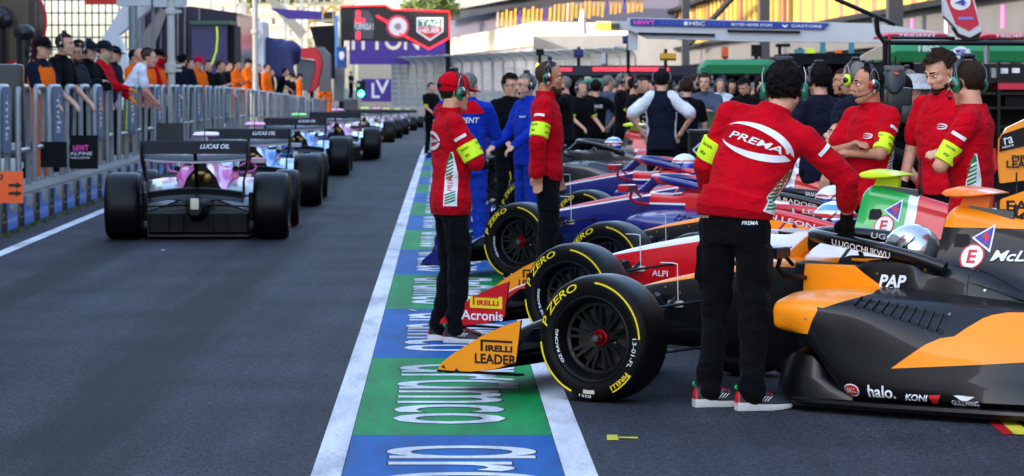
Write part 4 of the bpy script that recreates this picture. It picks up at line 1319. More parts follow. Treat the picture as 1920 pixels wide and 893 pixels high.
    if glasses:
        gl = MB()
        for s in (1, -1):
            if glasses == 'clear':
                gl.tube([HM @ V((.098 - .01 * abs(math.cos(a)), s * .032 + .021 * math.cos(a), .004 + .017 * math.sin(a))) for a in [2 * PI * k / 12 for k in range(12)]], .0022, 5, 1, True)
            else:
                gl.ell((.088, s * .032, .004), (.014, .030, .019), 0, 12, 8, HM)
            gl.tube([HM @ V((.088, s * .06, .008)), HM @ V((-.01, s * .085, .01))], .0025, 5, 1)
        gl.tube([HM @ V((.10, -.012, .006)), HM @ V((.10, .012, .006))], .0025, 5, 1)
        gl.build('glasses', [GLASS_D if glasses in ('clear', 'dark') else glasses, FRAME], root, None)
    if scarf:
        sf = MB(); sf.ell((.02, 0, -.06), (.082, .074, .082), 0, 20, 14, HM, lambda p: p.z < .045); sf.cap2(HM @ V((-.01, 0, -.08)), nk, .078, .088)
        sf.build('face_scarf', [scarf], root)
    bv = None
    if band:
        for bs in band:
            j = J['L' if bs > 0 else 'R']; d = (j['el'] - j['sh']); L = d.length; d = d / L
            a = j['sh'] + d * L * .52; r = .074 if sleeve == 'long' else .062
            ab = MB(); ab.tube([a, a + d * .004, a + d * .05, a + d * .105, a + d * .11], [r - .008, r, r - .001, r - .003, r - .012], 20, 0)
            for q in (.02, .028): 
                pass
            # black lettering round the band
            u = V((0, 0, 1)).cross(d); u = u.normalized() if u.length > .01 else V((0, 1, 0)); w2 = d.cross(u).normalized()
            if detail == 2:
                def fn(x, y, off=0, rr=r + .003, q0=.03):
                    an_ = x / rr + off
                    return a + d * (q0 + y) + (u * math.cos(an_) + w2 * math.sin(an_)) * rr
                for o_ in range(4):
                    ab.text('FIA', lambda x, y: fn(x, y, o_ * PI / 2, r + .002, .064), .035, .016, 1, .02, .02, .2)
                    ab.text('RACING', lambda x, y: fn(x, y, o_ * PI / 2 - .2, r + .003, .022), .06, .014, 1, .02, .02)
            ab.build('armband', [F_LIME, BLACK], root, 50, weld=False)
    if gloves:
        for s in gloves[1]:
            gb = MB(); j = J['L' if s > 0 else 'R']; d = (j['wr'] - j['el']).normalized()
            hand(gb, j['wr'], d, j['s'], detail, isinstance(armL if s > 0 else armR, tuple), .0035)
            gb.cap2(j['wr'] - d * .03, j['wr'] + d * .02, .034, .034)
            gme = remesh(gb, vox, 2); link('glove', gme, [gloves[0]], root)
    if vest:
        vb = MB(); vb.loft([[T(p) for p in ellring(z, a * wide + .012, b + .012, x)] for z, a, b, x in st[:-1 if sleeve == 'short' else -2][:6]], 0, cap=False)
        for s in (1, -1): vb.tube([T((-.10, s * .09, 1.38)), T((-.03, s * .10, 1.475)), T((.06, s * .09, 1.40))], .03, 8, 0, flat=.4)
        vb.build('vest', [vest], root)
    if extra: extra(root, T, HM, J, sm)
    return root

def hand(B, wr, d, s, detail, custom, grow=0):
    """palm, four bent fingers of their own lengths and a thumb from the side of the palm"""
    up = V((0, 0, 1))
    sd = d.cross(up)
    if sd.length < .3: sd = V((1, 0, 0)) * (1)
    sd = sd.normalized(); nm = sd.cross(d).normalized()               # nm: back of the hand
    if nm.z < 0 and abs(d.z) < .8: nm = -nm; 
    pc = wr + d * .045
    B.cap2(wr - d * .005, wr + d * .03, .026 + grow, .03 + grow, 10)
    B.ell((0, 0, 0), (.045 + grow, .040 + grow, .017 + grow), 0, 12, 8, Matrix((( d.x, sd.x, nm.x, pc.x), (d.y, sd.y, nm.y, pc.y), (d.z, sd.z, nm.z, pc.z), (0, 0, 0, 1))))
    for k, L in enumerate((.068, .078, .072, .056)):
        p = pc + d * .035 + sd * (k - 1.5) * .0195
        q = p + d * L * .42 - nm * .010; r_ = q + (d * .75 - nm * .65).normalized() * L * .34; t = r_ + (d * .35 - nm * .9).normalized() * L * .26
        B.cap2(p, q, .0092 + grow, .0088 + grow, 8); B.cap2(q, r_, .0086 + grow, .008 + grow, 8); B.cap2(r_, t, .0078 + grow, .0068 + grow, 8)
    a = wr + d * .025 - sd * .026
    b = a - sd * .026 + d * .028 - nm * .008
    B.cap2(a, b, .012 + grow, .0105 + grow, 8); B.cap2(b, b + d * .03 + sd * .004 - nm * .006, .0100 + grow, .008 + grow, 8)

def make_shoe(root, an, s, detail, mats, yaw=0):
    M = Matrix.Translation(V((an.x, an.y, 0))) @ Matrix.Rotation(yaw, 4, 'Z')
    sh = MB()
    prof = [(-.085, .030, .0), (-.075, .036, .0), (-.03, .037, 0), (.03, .036, 0), (.09, .044, .0), (.14, .044, .004), (.18, .034, .010), (.200, .015, .018)]
    tops = [.075, .10, .105, .098, .078, .062, .05, .034]
    ringsU, ringsS = [], []
    for (x, w_, z0), zt in zip(prof, tops):
        so = .030 + (.010 if x < 0 else 0)
        ringsS.append([(x, y * w_ * 1.08, z) for y, z in ((-.9, z0), (.9, z0), (1.02, z0 + .012), (1.0, so), (.5, so + .001), (-.5, so + .001), (-1.0, so), (-1.02, z0 + .012))])
        ringsU.append([(x, y * w_, z) for y, z in ((-1, so - .004), (1, so - .004), (.96, so + .3 * (zt - so)), (.7, so + .8 * (zt - so)), (.25, zt), (-.25, zt), (-.7, so + .8 * (zt - so)), (-.96, so + .3 * (zt - so)))])
    up, accent = mats or (SHOE, None)
    sh.loft(ringsU, 0, M=M, mf=(lambda i, j: 2 if i < 1 and accent else 0))
    o = sh.build('shoe', [up, up, accent or up], root, 50)
    so_ = MB(); so_.loft(ringsS, 0, M=M); so_.build('sole', [SHOEW], o, 50)
    if accent and detail == 2:
        st = MB()
        for k in range(4):
            for q in (-1, 1): st.tube([M @ V((.02 + k * .014, q * .0385, .045)), M @ V((.035 + k * .016, q * .034, .065)), M @ V((.06 + k * .014, q * .022, .082 - k * .006))], .0022, 5, 0)
        st.build('side_stripes', [WHITE], o, None)
        lc = MB()
        for k in range(4): lc.tube([M @ V((.035 + k * .018, -.025, .092 - k * .007)), M @ V((.04 + k * .018, 0, .103 - k * .008)), M @ V((.035 + k * .018, .025, .092 - k * .007))], .004, 5, 0)
        lc.tube([M @ V((-.075, 0, .10)), M @ V((-.09, 0, .115)), M @ V((-.08, 0, .12))], .008, 6, 1)
        lc.build('laces', [SHOER, SHOEG], o, None)
# ------------------------------------------------------------ who stands where
TMW = WHITE
def fan(mb, fn, pts, mi, step=.02):
    bm = bmesh.new(); bm.faces.new([bm.verts.new((x, y, 0)) for x, y in pts]); bmesh.ops.triangulate(bm, faces=bm.faces[:])
    for _ in range(4):
        es = [e for e in bm.edges if e.calc_length() > step]
        if not es: break
        bmesh.ops.subdivide_edges(bm, edges=es, cuts=1); bmesh.ops.triangulate(bm, faces=bm.faces[:])
    bm.verts.index_update()
    mb.add([fn(v.co.x, v.co.y) for v in bm.verts], [[v.index for v in f.verts] for f in bm.faces], mi, None, False); bm.free()
def crescent(mb, fn, cx, cy, a, b, t0, t1, th, mi):
    """a swoosh that swells towards its end"""
    n = 22; o, i_ = [], []
    for k in range(n + 1):
        q = k / n; t = t0 + (t1 - t0) * q; tt = th * math.sin(PI * min(1, q * .62 + .02))
        o.append((cx + a * math.cos(t), cy + b * math.sin(t))); i_.append((cx + (a - tt * .9) * math.cos(t), cy + (b - tt) * math.sin(t)))
    mb.add([fn(*p) for p in o] + [fn(*p) for p in i_], [(k, k + 1, n + 2 + k, n + 1 + k) for k in range(n)], mi, None, False)
def team_logo(mb, fn, w, mi=0):
    mb.text('PREMA', lambda x, y: fn(x - w * .39, y - w * .045), w * .78, w * .095, mi, .015, .02, .25)
    crescent(mb, fn, 0, 0, w * .52, w * .245, R(150), R(-2), w * .105, mi)
    crescent(mb, fn, 0, 0, w * .52, w * .235, R(200), R(345), w * .105, mi)
def on_shirt(T, sm, c, face_dir, off=.005, roll=0, T3=None):
    """plane touching the shirt: c in the upright figure, face_dir = outward"""
    bv = bvh_of(sm); d = V(face_dir).normalized()
    e = .05
    def tang(q): return (T(V(c) + q * e) - T(V(c) - q * e)).normalized()
    up = V((0, 0, 1)); ux0 = up.cross(d).normalized(); uy0 = d.cross(ux0)
    ux, uy, dd = tang(ux0), tang(uy0), None
    dd = ux.cross(uy)
    if roll: ux, uy = ux * math.cos(roll) + uy * math.sin(roll), uy * math.cos(roll) - ux * math.sin(roll)
    o = T(c)
    def fn(x, y):
        p = o + ux * x + uy * y + dd * .45
        h = bv.ray_cast(p, -dd, .7)
        return h[0] + dd * off if h[0] else o + ux * x + uy * y
    return fn
def kit(back=True, flank=(), chest=True, upper=(), long=True, backw=.30):
    def ex(root, T, HM, J, sm):
        mb = MB()
        if back: team_logo(mb, on_shirt(T, sm, (-.1, 0, 1.30), (-1, 0, 0)), backw)
        if chest:
            team_logo(mb, on_shirt(T, sm, (.1, .085, 1.28), (1, .3, 0)), .075)
        for s in flank:
            f = on_shirt(T, sm, (-.03, s * .15, 1.04), (-.35, s, 0), .004)
            lo = max(-.21, J['hem'] - 1.04 + .025)
            fan(mb, f, [(-.045, lo), (.045, lo), (.05, .05), (.02, .19), (.005, .19), (-.035, .04)], 0)
            g = on_shirt(T, sm, (-.03, s * .15, 1.04), (-.35, s, 0), .0065)
            for k in range(5): fan(mb, g, [(-.03, .10 - k * .022), (.02, .125 - k * .022), (.02, .135 - k * .022), (-.03, .112 - k * .022)], 1)
            fan(mb, g, [(-.025, .125), (.02, .15), (.012, .185), (.004, .185)], 1)
            for k in range(4): fan(mb, g, [(-.035, lo + .01 + k * .018), (.035, lo + .035 + k * .018), (.035, lo + .045 + k * .018), (-.035, lo + .02 + k * .018)], 1)
            r = on_shirt(T, sm, (-.03, s * .15, 1.04), (-.35, s, 0), .0065, roll=PI / 2)
            mb.text('PREMA', lambda x, y: r(x + max(-.10, lo + .095), y - .016), .12, .034, 2, .01, .02, .2)
        for s in upper:                                               # a small white word on the sleeve
            j = J['L' if s > 0 else 'R']; bv = bvh_of(sm); p0 = j['sh'] * .62 + j['el'] * .38; d = (j['el'] - j['sh']).normalized()
            out = V((-.3, s, .0)); out = (out - d * out.dot(d)).normalized(); ux = out.cross(-d) * (1 if True else -1)
            def fs(x, y):
                h = bv.ray_cast(p0 + ux * (x - .035) - d * y + out * .3, -out, .5)
                return h[0] + out * .004 if h[0] else p0
            fan(mb, fs, [(0, 0), (.085, 0), (.085, .02), (0, .02)], 0); 
        if mb.v: mb.build('lettering', [WHITE, PRINTG, PRINTR], root, None, weld=False)
    return ex
TEAM = 'mechanics in red team shirts'
HS = (CUPR, CUPG)
TRAIN = (SHOE, SHOER)
def pt(u, d, z=None): return V(((u - 960) / FPX * d, d, gz(d) if z is None else z))

def c_extra(root, T, HM, J, sm):
    kit(True, (-1,), False, (-1,), backw=.36)(root, T, HM, J, sm)
    bt = bvh_of(J['tm']); mb = MB()
    def seat(x, y, oy=-.07, oz=.90):
        h = bt.ray_cast(V((-.6, oy - x, oz + y)), V((1, 0, 0)), 1.2); return h[0] - V((.004, 0, 0)) if h[0] else V((-.14, oy - x, oz + y))
    def thigh(x, y):
        h = bt.ray_cast(V((-.3 + x * .8, -.7, .60 + y)), V((.25, 1, 0)).normalized(), 1.2); return h[0] - V((.001, .004, 0)) if h[0] else V((-.06, -.2, .6 + y))
    mb.text('PREMA', seat, .075, .018, 0, .02, .02, .2)
    mb.build('trouser_lettering', [WHITE], root, None, weld=False)
person('man in red team jacket bending over the nearest cockpit, hand on its halo', (1.10, 14.78, 0), (.36, .93), 1.79, lean=.26, side=.31, armL='rail', armR=('ik', (1.68, 14.97, .935), (-.3, -1, -.1)), head=(.28, .12), shirt=F_RED, trim=F_REDD,
       sleeve='long', hair='black', style='thick', detail=2, headset=HS, band=(1,), stance=.10, foot=((.03, .02), (-.05, -.02)), footyaw=-1.0, shoe=TRAIN, gloves=(GLOVE, (-1,)), cuff=(1, .62), extra=c_extra, group=TEAM, hem=.965, wide=1.09)
person('man in red jacket and red cap standing on the painted strip with crossed arms', pt(845, 18.6, 0), (.98, .22), 1.70, wide=1.1, armL='cross', armR='cross2', head=(.35, .02), shirt=F_RED, trim=F_REDD, sleeve='long', hair='brown', style='crop', detail=2,
       cap=F_RED, headset=HS, band=(-1,), stance=.10, foot=((-.02, 0), (.04, 0)), footyaw=-.55, shoe=TRAIN, gloves=(GLOVE, (1,)), extra=kit(True, (-1,), False, (-1,), backw=.26), group=TEAM, hem=.86)
person('man with shaved head in red jacket seen in profile before the blue racing cars', pt(1024, 23.0, 0), (.99, -.02), 1.81, wide=1.05, armL='hang', armR='back', head=(-.05, .08), shirt=F_RED, trim=F_REDD, sleeve='long', hair='stubble', style='crop', beard='stubble', skin=1, detail=2,
       headset=HS, band=(-1,), shoe=TRAIN, extra=kit(False, (), True, (-1,)), group=TEAM, hem=.88)
person('man in red polo with crossed arms and a black watch looking left', pt(1632, 19.4, 0), (-.80, -.60), 1.75, armL='cross', armR='cross2', head=(-.42, .05), shirt=F_RED, hair='black', style='crop', skin=1, detail=2, headset=HS, band=(1,), shoe=TRAIN,
       extra=kit(False, (1,), True, (1,)), group=TEAM, hem=.82)
person('man in red polo seen from behind beside the foreground airbox, cable on his back', pt(1822, 16.3, 0), (-.90, .30), 1.76, armL='cross', armR='cross2', head=(-.70, .06), shirt=F_RED, hair='brown', style='crop', detail=2, headset=HS, band=(1,), shoe=TRAIN,
       extra=kit(False, (1,), True, (1,)), group=TEAM, hem=.80)
person('bearded man in red polo with thick brown hair looking down', pt(1768, 19.1, 0), (-.75, -.62), 1.84, armL='hang', armR='hang', head=(-.1, .42), shirt=F_RED, hair='brown', style='thick', beard='brown', skin=0, detail=2, shoe=TRAIN, gloves=(GLOVE, (1, -1)),
       extra=kit(False, (), True, ()), group=TEAM, hem=.86)

def words(txt, z, wd, ht, back=True, m=WHITE, y=0):
    def ex(root, T, HM, J, sm):
        mb = MB(); f = on_shirt(T, sm, (-.1 if back else .1, y, z), (-1 if back else 1, 0, 0))
        mb.text(txt, lambda x, yy: f(x - wd / 2, yy - ht / 2), wd, ht, 0, .02, .03, .2); mb.build('lettering', [m], root, None, weld=False)
    return ex
def yoke(txt):
    def ex(root, T, HM, J, sm):
        words(txt, 1.30, .26, .05)(root, T, HM, J, sm)
        mb = MB(); mb.loft([[T(p) for p in ellring(z, a, b, x)] for z, a, b, x in ((1.36, .197, .122, 0), (1.405, .180, .107, -.01), (1.45, .118, .088, -.014), (1.478, .086, .08, -.012))], 0, cap=False)
        mb.build('yoke', [F_RED], root)
    return ex
BG = 'team members standing round the far parked cars'
person('man in blue jacket with red shoulders, a white word across his back', pt(878, 27, 0), (.25, .97), 1.74, armL='cross', armR='cross2', shirt=F_BLUE, trou=F_BLUETR, sleeve='long', hair='grey', style='crop', extra=yoke('TRIDENT'), group='mechanics in blue team jackets')
person('man in blue jacket half hidden behind the man in the red cap', pt(838, 27.8, 0), (.9, .35), 1.70, armL='cross', armR='cross2', shirt=F_BLUE, trou=F_BLUETR, sleeve='long', hair='black', headset=(CUPK, CUPK), extra=yoke('TRIDENT'), group='mechanics in blue team jackets')
person('grey haired man with glasses and black headset in a blue jacket', pt(990, 30, 0), (-.85, -.5), 1.74, armL='rail', armR='rail', shirt=F_BLUE, trou=F_BLUETR, sleeve='long', hair='grey', glasses='clear', headset=(CUPK, CUPK), extra=words('TRIDENT', 1.30, .1, .02, False, y=.08), group='mechanics in blue team jackets')
person('young man with moustache and spectacles in a black polo', pt(956, 33, 0), (.45, -.9), 1.74, armL='hang', armR='rail', head=(.1, .1), shirt=F_BLKT, hair='black', style='thick', glasses='clear', group=BG)
person('distant man in black with a lime armband at the edge of the lane', pt(808, 70), (.7, -.7), 1.72, armL='rail', armR='rail', shirt=F_BLKT, hair='brown', band=(-1,), detail=0, group=BG)
def raglan(root, T, HM, J, sm):
    mb = MB()
    for k in 'LR':
        j = J[k]; mb.cap2(j['sh'] + (V((0, 0, 1.45)) - j['sh']) * .35, j['sh'] + (j['el'] - j['sh']) * .80, .085, .078)
    mb.build('sleeves', [F_WHT], root)
    m2 = MB(); m2.loft([[T(V((p.x, p.y, p.z))) for p in ellring(z, a, b, .02)] for z, a, b in ((.84, .186, .10), (1.05, .172, .09), (1.25, .19, .10))], 0, cap=False); m2.build('side_panel', [F_WHT], root)
person('man in a navy and white raglan shirt seen from behind, hands on hips', pt(1240, 36), (.1, .99), 1.80, armL='hips', armR='hips', shirt=F_NAVY, hair='black', band=(-1,), headset=(CUPK, CUPK), extra=raglan, group=BG)
person('man in black shirt seen from behind right of the raglan shirt', pt(1287, 39), (-.2, .97), 1.70, shirt=F_BLKT, hair='brown', armL='hang', armR='hang', headset=(CUPK, CUPK), band=(1,), group=BG)
person('man in slate blue shirt with folded arms facing the camera', pt(1322, 42), (-.3, -.95), 1.78, armL='cross', armR='cross2', shirt=F_SLATE, trou=F_NAVY, hair='brown', headset=(CUPK, CUPK), group=BG)
person('dark haired man in black looking down at his hands beside the green canopy', pt(1396, 42), (-.5, -.85), 1.72, armL='hold', armR='hold', head=(0, .5), shirt=F_BLKT, sleeve='long', hair='black', style='thick', group=BG)
person('man in navy shirt with black headset seen from behind, before the white boom', pt(1537, 24, 0), (-.45, .85), 1.79, armL='hang', armR='cross', shirt=F_NAVY, hair='black', style='thick', headset=(CUPK, CUPK), group=BG)
person('man facing left behind the lime headset, only his head in view', pt(1585, 29, 0), (-.95, -.2), 1.78, shirt=F_BLKT, hair='brown', skin=1, group=BG)
person('grey haired man in navy vest wearing a lime headset', pt(1606, 22.6, 0), (-.7, .7), 1.80, armL='hang', armR='rail', shirt=F_NAVY, hair='grey', headset=(CUPY, CUPY), group=BG)
person('bald man with a black headset behind the bucket hat', pt(1702, 27, 0), (-.8, .5), 1.77, shirt=F_BLKT, hair='grey', style='crop', headset=(CUPK, CUPK), skin=1, group=BG)
def bucket(root, T, HM, J, sm):
    mb = MB(); mb.lathe([(.001, .13), (.08, .125), (.098, .06), (.104, .045), (.155, .01), (.155, .006), (.10, .035)], 20, 0, HM @ Matrix.Translation((-.01, 0, .01)) @ Matrix.Rotation(PI / 2, 4, 'X')); mb.build('bucket_hat', [fabric('hat_cotton', (178, 180, 184))], root)
    m2 = MB(); m2.loft([[T(p) for p in ellring(z, a, b, x)] for z, a, b, x in ((.80, .182, .132, 0), (.90, .182, .132, 0), (1.02, .170, .127, .005))], 0, cap=False); m2.build('hem_panel', [F_ORA], root)
person('man in white bucket hat and blue and white shirt', pt(1722, 23.0, 0), (-.9, .3), 1.70, armL='cross', armR='cross2', shirt=F_BLUE, sleeve='long', hair='grey', style='crop', extra=bucket, group=BG)
person('dark haired person bending low behind the green and red engine cover', pt(1730, 20.6, 0), (-.98, -.1), 1.74, lean=1.05, armL='hang', armR='hang', head=(0, -.3), shirt=F_BLKT, hair='black', style='thick', group=BG)
far = [(1060, 43, 'lime'), (1088, 46, 'band'), (1117, 47, 'TWR'), (1138, 50, 'grey'), (1166, 46, 'band'), (1188, 44, 'lime'), (1205, 52, ''), (1030, 58, ''), (1262, 56, 'grey'), (1300, 57, ''), (1350, 54, 'white'), (1372, 60, ''), (1425, 55, ''), (1448, 48, 'grey'), (1478, 52, ''), (1500, 58, 'white'), (1108, 60, ''), (1152, 63, 'grey'), (1222, 62, ''), (1335, 62, ''), (1280, 66, 'white'), (1412, 64, '')]
random.seed(11)
adj = ['near the black racing car', 'with a lime band', 'with a white word across the back']
for i, (u, d, k) in enumerate(far):
    sh = {'grey': F_SLATE, 'white': F_WHT}.get(k, F_BLKT)
    lab = {'lime': 'mechanic in black with a lime armband by the black car', 'band': 'mechanic in black, lime bands on both arms', 'TWR': 'mechanic with white letters across a black back', 'grey': 'person in slate shirt in the far crowd of the paddock lane', 'white': 'person in white shirt in the far crowd of the paddock lane', '': 'person in black in the far crowd of the paddock lane'}[k]
    a = random.uniform(0, 6.28)
    person(lab, pt(u, d), (math.cos(a), math.sin(a)) if k != 'TWR' else (-.1, 1), random.uniform(1.66, 1.82), armL=random.choice(['hang', 'cross', 'rail']), armR=random.choice(['hang', 'cross2', 'hips', 'rail']), shirt=sh, hair=random.choice(['black', 'brown', 'grey']),
           detail=0, band={'lime': (1,), 'band': (1, -1)}.get(k), extra=words('TWR', 1.32, .2, .06) if k == 'TWR' else None, headset=(CUPK, CUPK) if i % 3 else None, group='crowd of mechanics in the far paddock lane')

# ---- the crowd behind the barriers on the left
LEDGE = .42
YARD = .20
STEP = .34
def XB(y): return XWALL(y) - .22
def on_ledge(u, off):
    X = lambda y: XB(y) - off
    d = 30.0
    for _ in range(60): d = d - ((X(d) - (u - 960) / FPX * d) / (-.036 - (u - 960) / FPX)) * .6
    return d
MARSH = 'marshals and crew behind the barriers'
def watch(lab, u, vt, off=.24, face=(.85, -.25), **kw):
    d = on_ledge(u, off); b = V(((u - 960) / FPX * d, d, YARD + gz(d) + (STEP if d > 82 else 0)))
    h = max(1.62, min(2.2, at(u, vt, d).z - b.z)) / (1.02 if kw.get('lean', 0) < .2 else .93)
    kw.setdefault('detail', 1 if u < 330 else 0)
    lean = kw.get('lean', 0)
    return person(lab, b, face, min(2.16, h), group=MARSH, **kw)
watch('woman in an orange hi-vis vest and black cap with long dark red hair', 78, 60, hair='dark_red', style='long', cap=F_BLKT, glasses=None, shirt=F_NAVY, vest=F_ORA, sleeve='short', armL='rail', armR='rail', face=(.9, -.35), trou=F_ORA, skin=0)
watch('man with black headset and black T-shirt leaning on the rail', 108, 52, armL='rail', armR='rail', headset=(CUPK, CUPK), shirt=F_BLKT, face=(.9, -.3), lean=.12, hair='brown')
watch('man in spectacles and dark grey polo with a short beard', 132, 72, off=.42, armL='rail', armR='rail', shirt=F_GREY, hair='black', beard='stubble', glasses='clear', skin=1, face=(.8, -.6), lean=.12)
watch('tall dark haired man in black with lime armband behind the spectacled man', 146, 48, off=.75, shirt=F_BLKT, sleeve='long', hair='black', band=(1, -1), face=(.9, -.1))
watch('man in black jacket and navy cap with crossed arms', 166, 68, armL='cross', armR='cross2', shirt=F_BLKT, sleeve='long', cap=F_NAVY, headset=(CUPK, CUPK), face=(.85, -.45))
watch('person with a beige scarf over the face, red sleeves and orange gloves', 194, 68, armL='rail', armR='rail2', shirt=F_RED, sleeve='long', cap=F_NAVY, glasses=GLASS_D, scarf=F_BEIGE, gloves=(F_TAN, (1, -1)), face=(.95, -.2), trou=F_CARG)
watch('man with shaved head and white polo shirt leaning forward on the rail', 236, 88, off=.30, armL='rail2', armR='rail2', lean=.5, shirt=F_WHT, style='crop', hair='stubble', skin=2, trou=F_CARG, face=(.9, .25), head=(-.2, .1))
watch('bald man in orange hi-vis behind the white polo', 262, 70, off=.7, shirt=F_ORA, style='none', skin=2, face=(.9, -.1), sleeve='short')
watch('man in black cap with green mirrored sunglasses and orange vest', 276, 56, off=.5, shirt=F_RED, vest=F_ORA, cap=F_BLKT, glasses=LENSG, face=(.95, -.25), sleeve='long')
watch('person in black cap with a red scarf pulled over the chin', 296, 76, off=.4, shirt=F_RED, vest=F_ORA, cap=F_BLKT, scarf=F_RED, glasses=GLASS_D, face=(.95, -.1), sleeve='long', armL='rail', armR='rail')
watch('man in dark jacket with white stripe seen from behind, by the near pole', 342, 90, off=.5, shirt=F_NAVY, sleeve='long', cap=F_BLKT, face=(.2, .95), hair='black')
watch('man with long white beard in a crimson turban and orange vest', 372, 94, off=.45, shirt=F_ORA, cap=fabric('turban_crimson', (190, 20, 60)), beard='white', hair='white', face=(.8, -.5), sleeve='long')
watch('man in black with dark hair right of the turban', 389, 90, off=.7, shirt=F_BLKT, hair='black', face=(.7, -.6), sleeve='long')
watch('man in black T-shirt raising a hand to his chest', 412, 102, off=.4, shirt=F_BLKT, armR='hold', armL='rail', hair='brown', face=(.95, -.1))
watch('marshal in orange overalls with folded arms, bare headed', 444, 110, armL='cross', armR='cross2', shirt=F_ORA, sleeve='long', trou=F_ORA, hair='brown', face=(.9, -.3))
watch('marshal in orange overalls and navy cap', 465, 106, off=.5, armL='cross', armR='cross2', shirt=F_ORA, sleeve='long', trou=F_ORA, cap=F_NAVY, face=(.9, -.4))
watch('marshal in orange with sunglasses right of the thin pole', 500, 116, shirt=F_ORA, sleeve='long', trou=F_ORA, glasses=GLASS_D, hair='brown', face=(.9, -.3))
watch('person in black right of the thin pole, behind the sunglasses', 484, 110, off=.8, shirt=F_BLKT, hair='black', face=(.8, -.3))
watch('man in black T-shirt leaning over the far barrier', 523, 132, armL='rail2', armR='rail2', lean=.3, shirt=F_BLKT, hair='black', face=(.95, .1))
watch('person in black cap and black shirt by the red machine', 541, 130, off=.6, shirt=F_BLKT, cap=F_BLKT, hair='black', face=(.9, -.2))
watch('marshal in orange and a dark cap by the red machine', 562, 134, shirt=F_ORA, sleeve='long', trou=F_ORA, cap=F_NAVY, face=(.9, .0))
watch('marshal in orange stretching over the far barrier', 600, 142, lean=.35, armL='rail2', armR='rail2', shirt=F_ORA, sleeve='long', trou=F_ORA, hair='brown', face=(.9, -.3))
watch('last marshal in orange at the far end of the barriers', 618, 146, off=.5, shirt=F_ORA, sleeve='long', trou=F_ORA, hair='black', face=(.9, -.3))

for lab, u, vt, off, kw in (('person in black half hidden behind the woman in orange', 62, 78, .8, dict(shirt=F_BLKT, hair='black', headset=(CUPK, CUPK))), ('man in navy between the beige scarf and the white polo, standing back', 214, 74, .9, dict(shirt=F_NAVY, cap=F_BLKT)), ('person in orange and a dark cap behind the white polo', 252, 66, 1.0, dict(shirt=F_ORA, cap=F_NAVY)),
        ('man in black at the foot of the cream pole', 318, 96, .8, dict(shirt=F_BLKT, hair='black')), ('person in black between the cream pole and the turban', 356, 96, .9, dict(shirt=F_BLKT, hair='brown')), ('person in black left of the orange marshals', 428, 112, .9, dict(shirt=F_BLKT, hair='brown')),
        ('marshal in orange behind the thin pole', 476, 110, .5, dict(shirt=F_ORA, trou=F_ORA, hair='brown')), ('person in black left of the navy tarpaulin', 508, 124, .9, dict(shirt=F_BLKT, hair='black')), ('person in black cap between tarpaulin and red machine', 550, 136, .7, dict(shirt=F_BLKT, cap=F_BLKT)), ('person in black by the end of the red machine', 583, 140, .7, dict(shirt=F_BLKT, hair='black')), ('small figure in orange beside the scaffold tower', 610, 150, .3, dict(shirt=F_ORA, trou=F_ORA, cap=F_NAVY))):
    watch(lab, u, vt, off=off, **kw)

# ---- drivers sitting in the cars
HEL_S = mk('helmet_silver', (200, 202, 206), .16, metal=.85, coat=.6); VIS = mk('visor', (20, 22, 30), .08, coat=.8)
def hel(name, bands): return livery(name, bands[0], [(c, [[(0, 0, 1, a), (0, 0, -1, -b)]]) for c, a, b in bands[1:]], .18, .8)
H_BWR = hel('helmet_blue_white_red', [(230, 232, 236), ((200, 24, 40), .03, .055), ((24, 60, 170), -.06, .02), ((70, 150, 220), .075, .11)])
H_BW = hel('helmet_white_blue', [(226, 230, 236), ((30, 80, 190), -.02, .035), ((210, 40, 60), .05, .065)])
def driver(entry, lab, hm, x=-1.36, z=.765):
    car, o, h, l_ = entry
    B = MB()
    B.loft([ellring(zz, a, b, xx) for zz, a, b, xx in ((.34, .15, .10, -.02), (.46, .17, .11, -.01), (.58, .18, .10, 0), (.64, .10, .07, 0))], 0)
    B.cap2((0, 0, .62), (.01, 0, .72), .06, .06); B.ell((.015, 0, z), (.09, .075, .11), 0)
    for s in (1, -1):
        B.cap2((0, s * .17, .58), (.18, s * .2, .45), .045, .038); B.cap2((.18, s * .2, .45), (.38, s * .10, .52), .036, .028)
        B.cap2((.0, s * .08, .36), (.42, s * .1, .44), .075, .055); B.cap2((.42, s * .1, .44), (.84, s * .06, .36), .054, .04)
    me = remesh(B, .012, 2)
    r = link('person', me, [mk('race_suit', (150, 20, 34), .8)]); tag(r, lab, 'person', 'drivers in their cars')
    p = o + h * x; r.location = (p.x, p.y, 0); r.rotation_euler = (0, 0, math.atan2(h.y, h.x))
    H = MB()
    H.ell((0, 0, 0), (.142, .122, .13), 0, 32, 22, None, None, lambda q: V((q.x * (1.05 if q.x > 0 else 1), q.y, max(q.z, -.10))))
    ho = H.build('helmet', [hm], r, 60); ho.location = (.015, 0, z + .005)
    vz = MB(); vz.ell((.006, 0, .0), (.150, .125, .10), 0, 32, 20, None, lambda q: q.x > .035 and -.02 < q.z < .055); vz.build('visor', [VIS], ho, 60)
    rm = MB()
    for s in (1, -1): rm.ell((-.01, s * .118, .012), (.018, .008, .018), 0, 10, 8)
    rm.tube([(.03, .124, -.03), (-.03, .118, .04), (-.06, .108, .07)], .003, 6, 0)
    rm.build('visor_pivot', [BLACKP], ho)
    return r
driver(PARK[0], 'driver in a silver helmet sitting in the nearest orange and black car', HEL_S)
driver(PARK[1], 'driver in blue, white and red helmet in the white car with the red halo', H_BWR)
driver(PARK[2], 'helmeted driver in the mostly hidden orange and black car, white helmet', H_BW)
driver(PARK[3], 'driver in white and blue helmet in the nearest blue and red car', H_BW)
driver(PARK[5], 'driver in white and blue helmet in the farthest blue and red car', H_BW)
driver(PARK[6], 'driver in white, blue and red helmet in the graphite car', H_BWR)
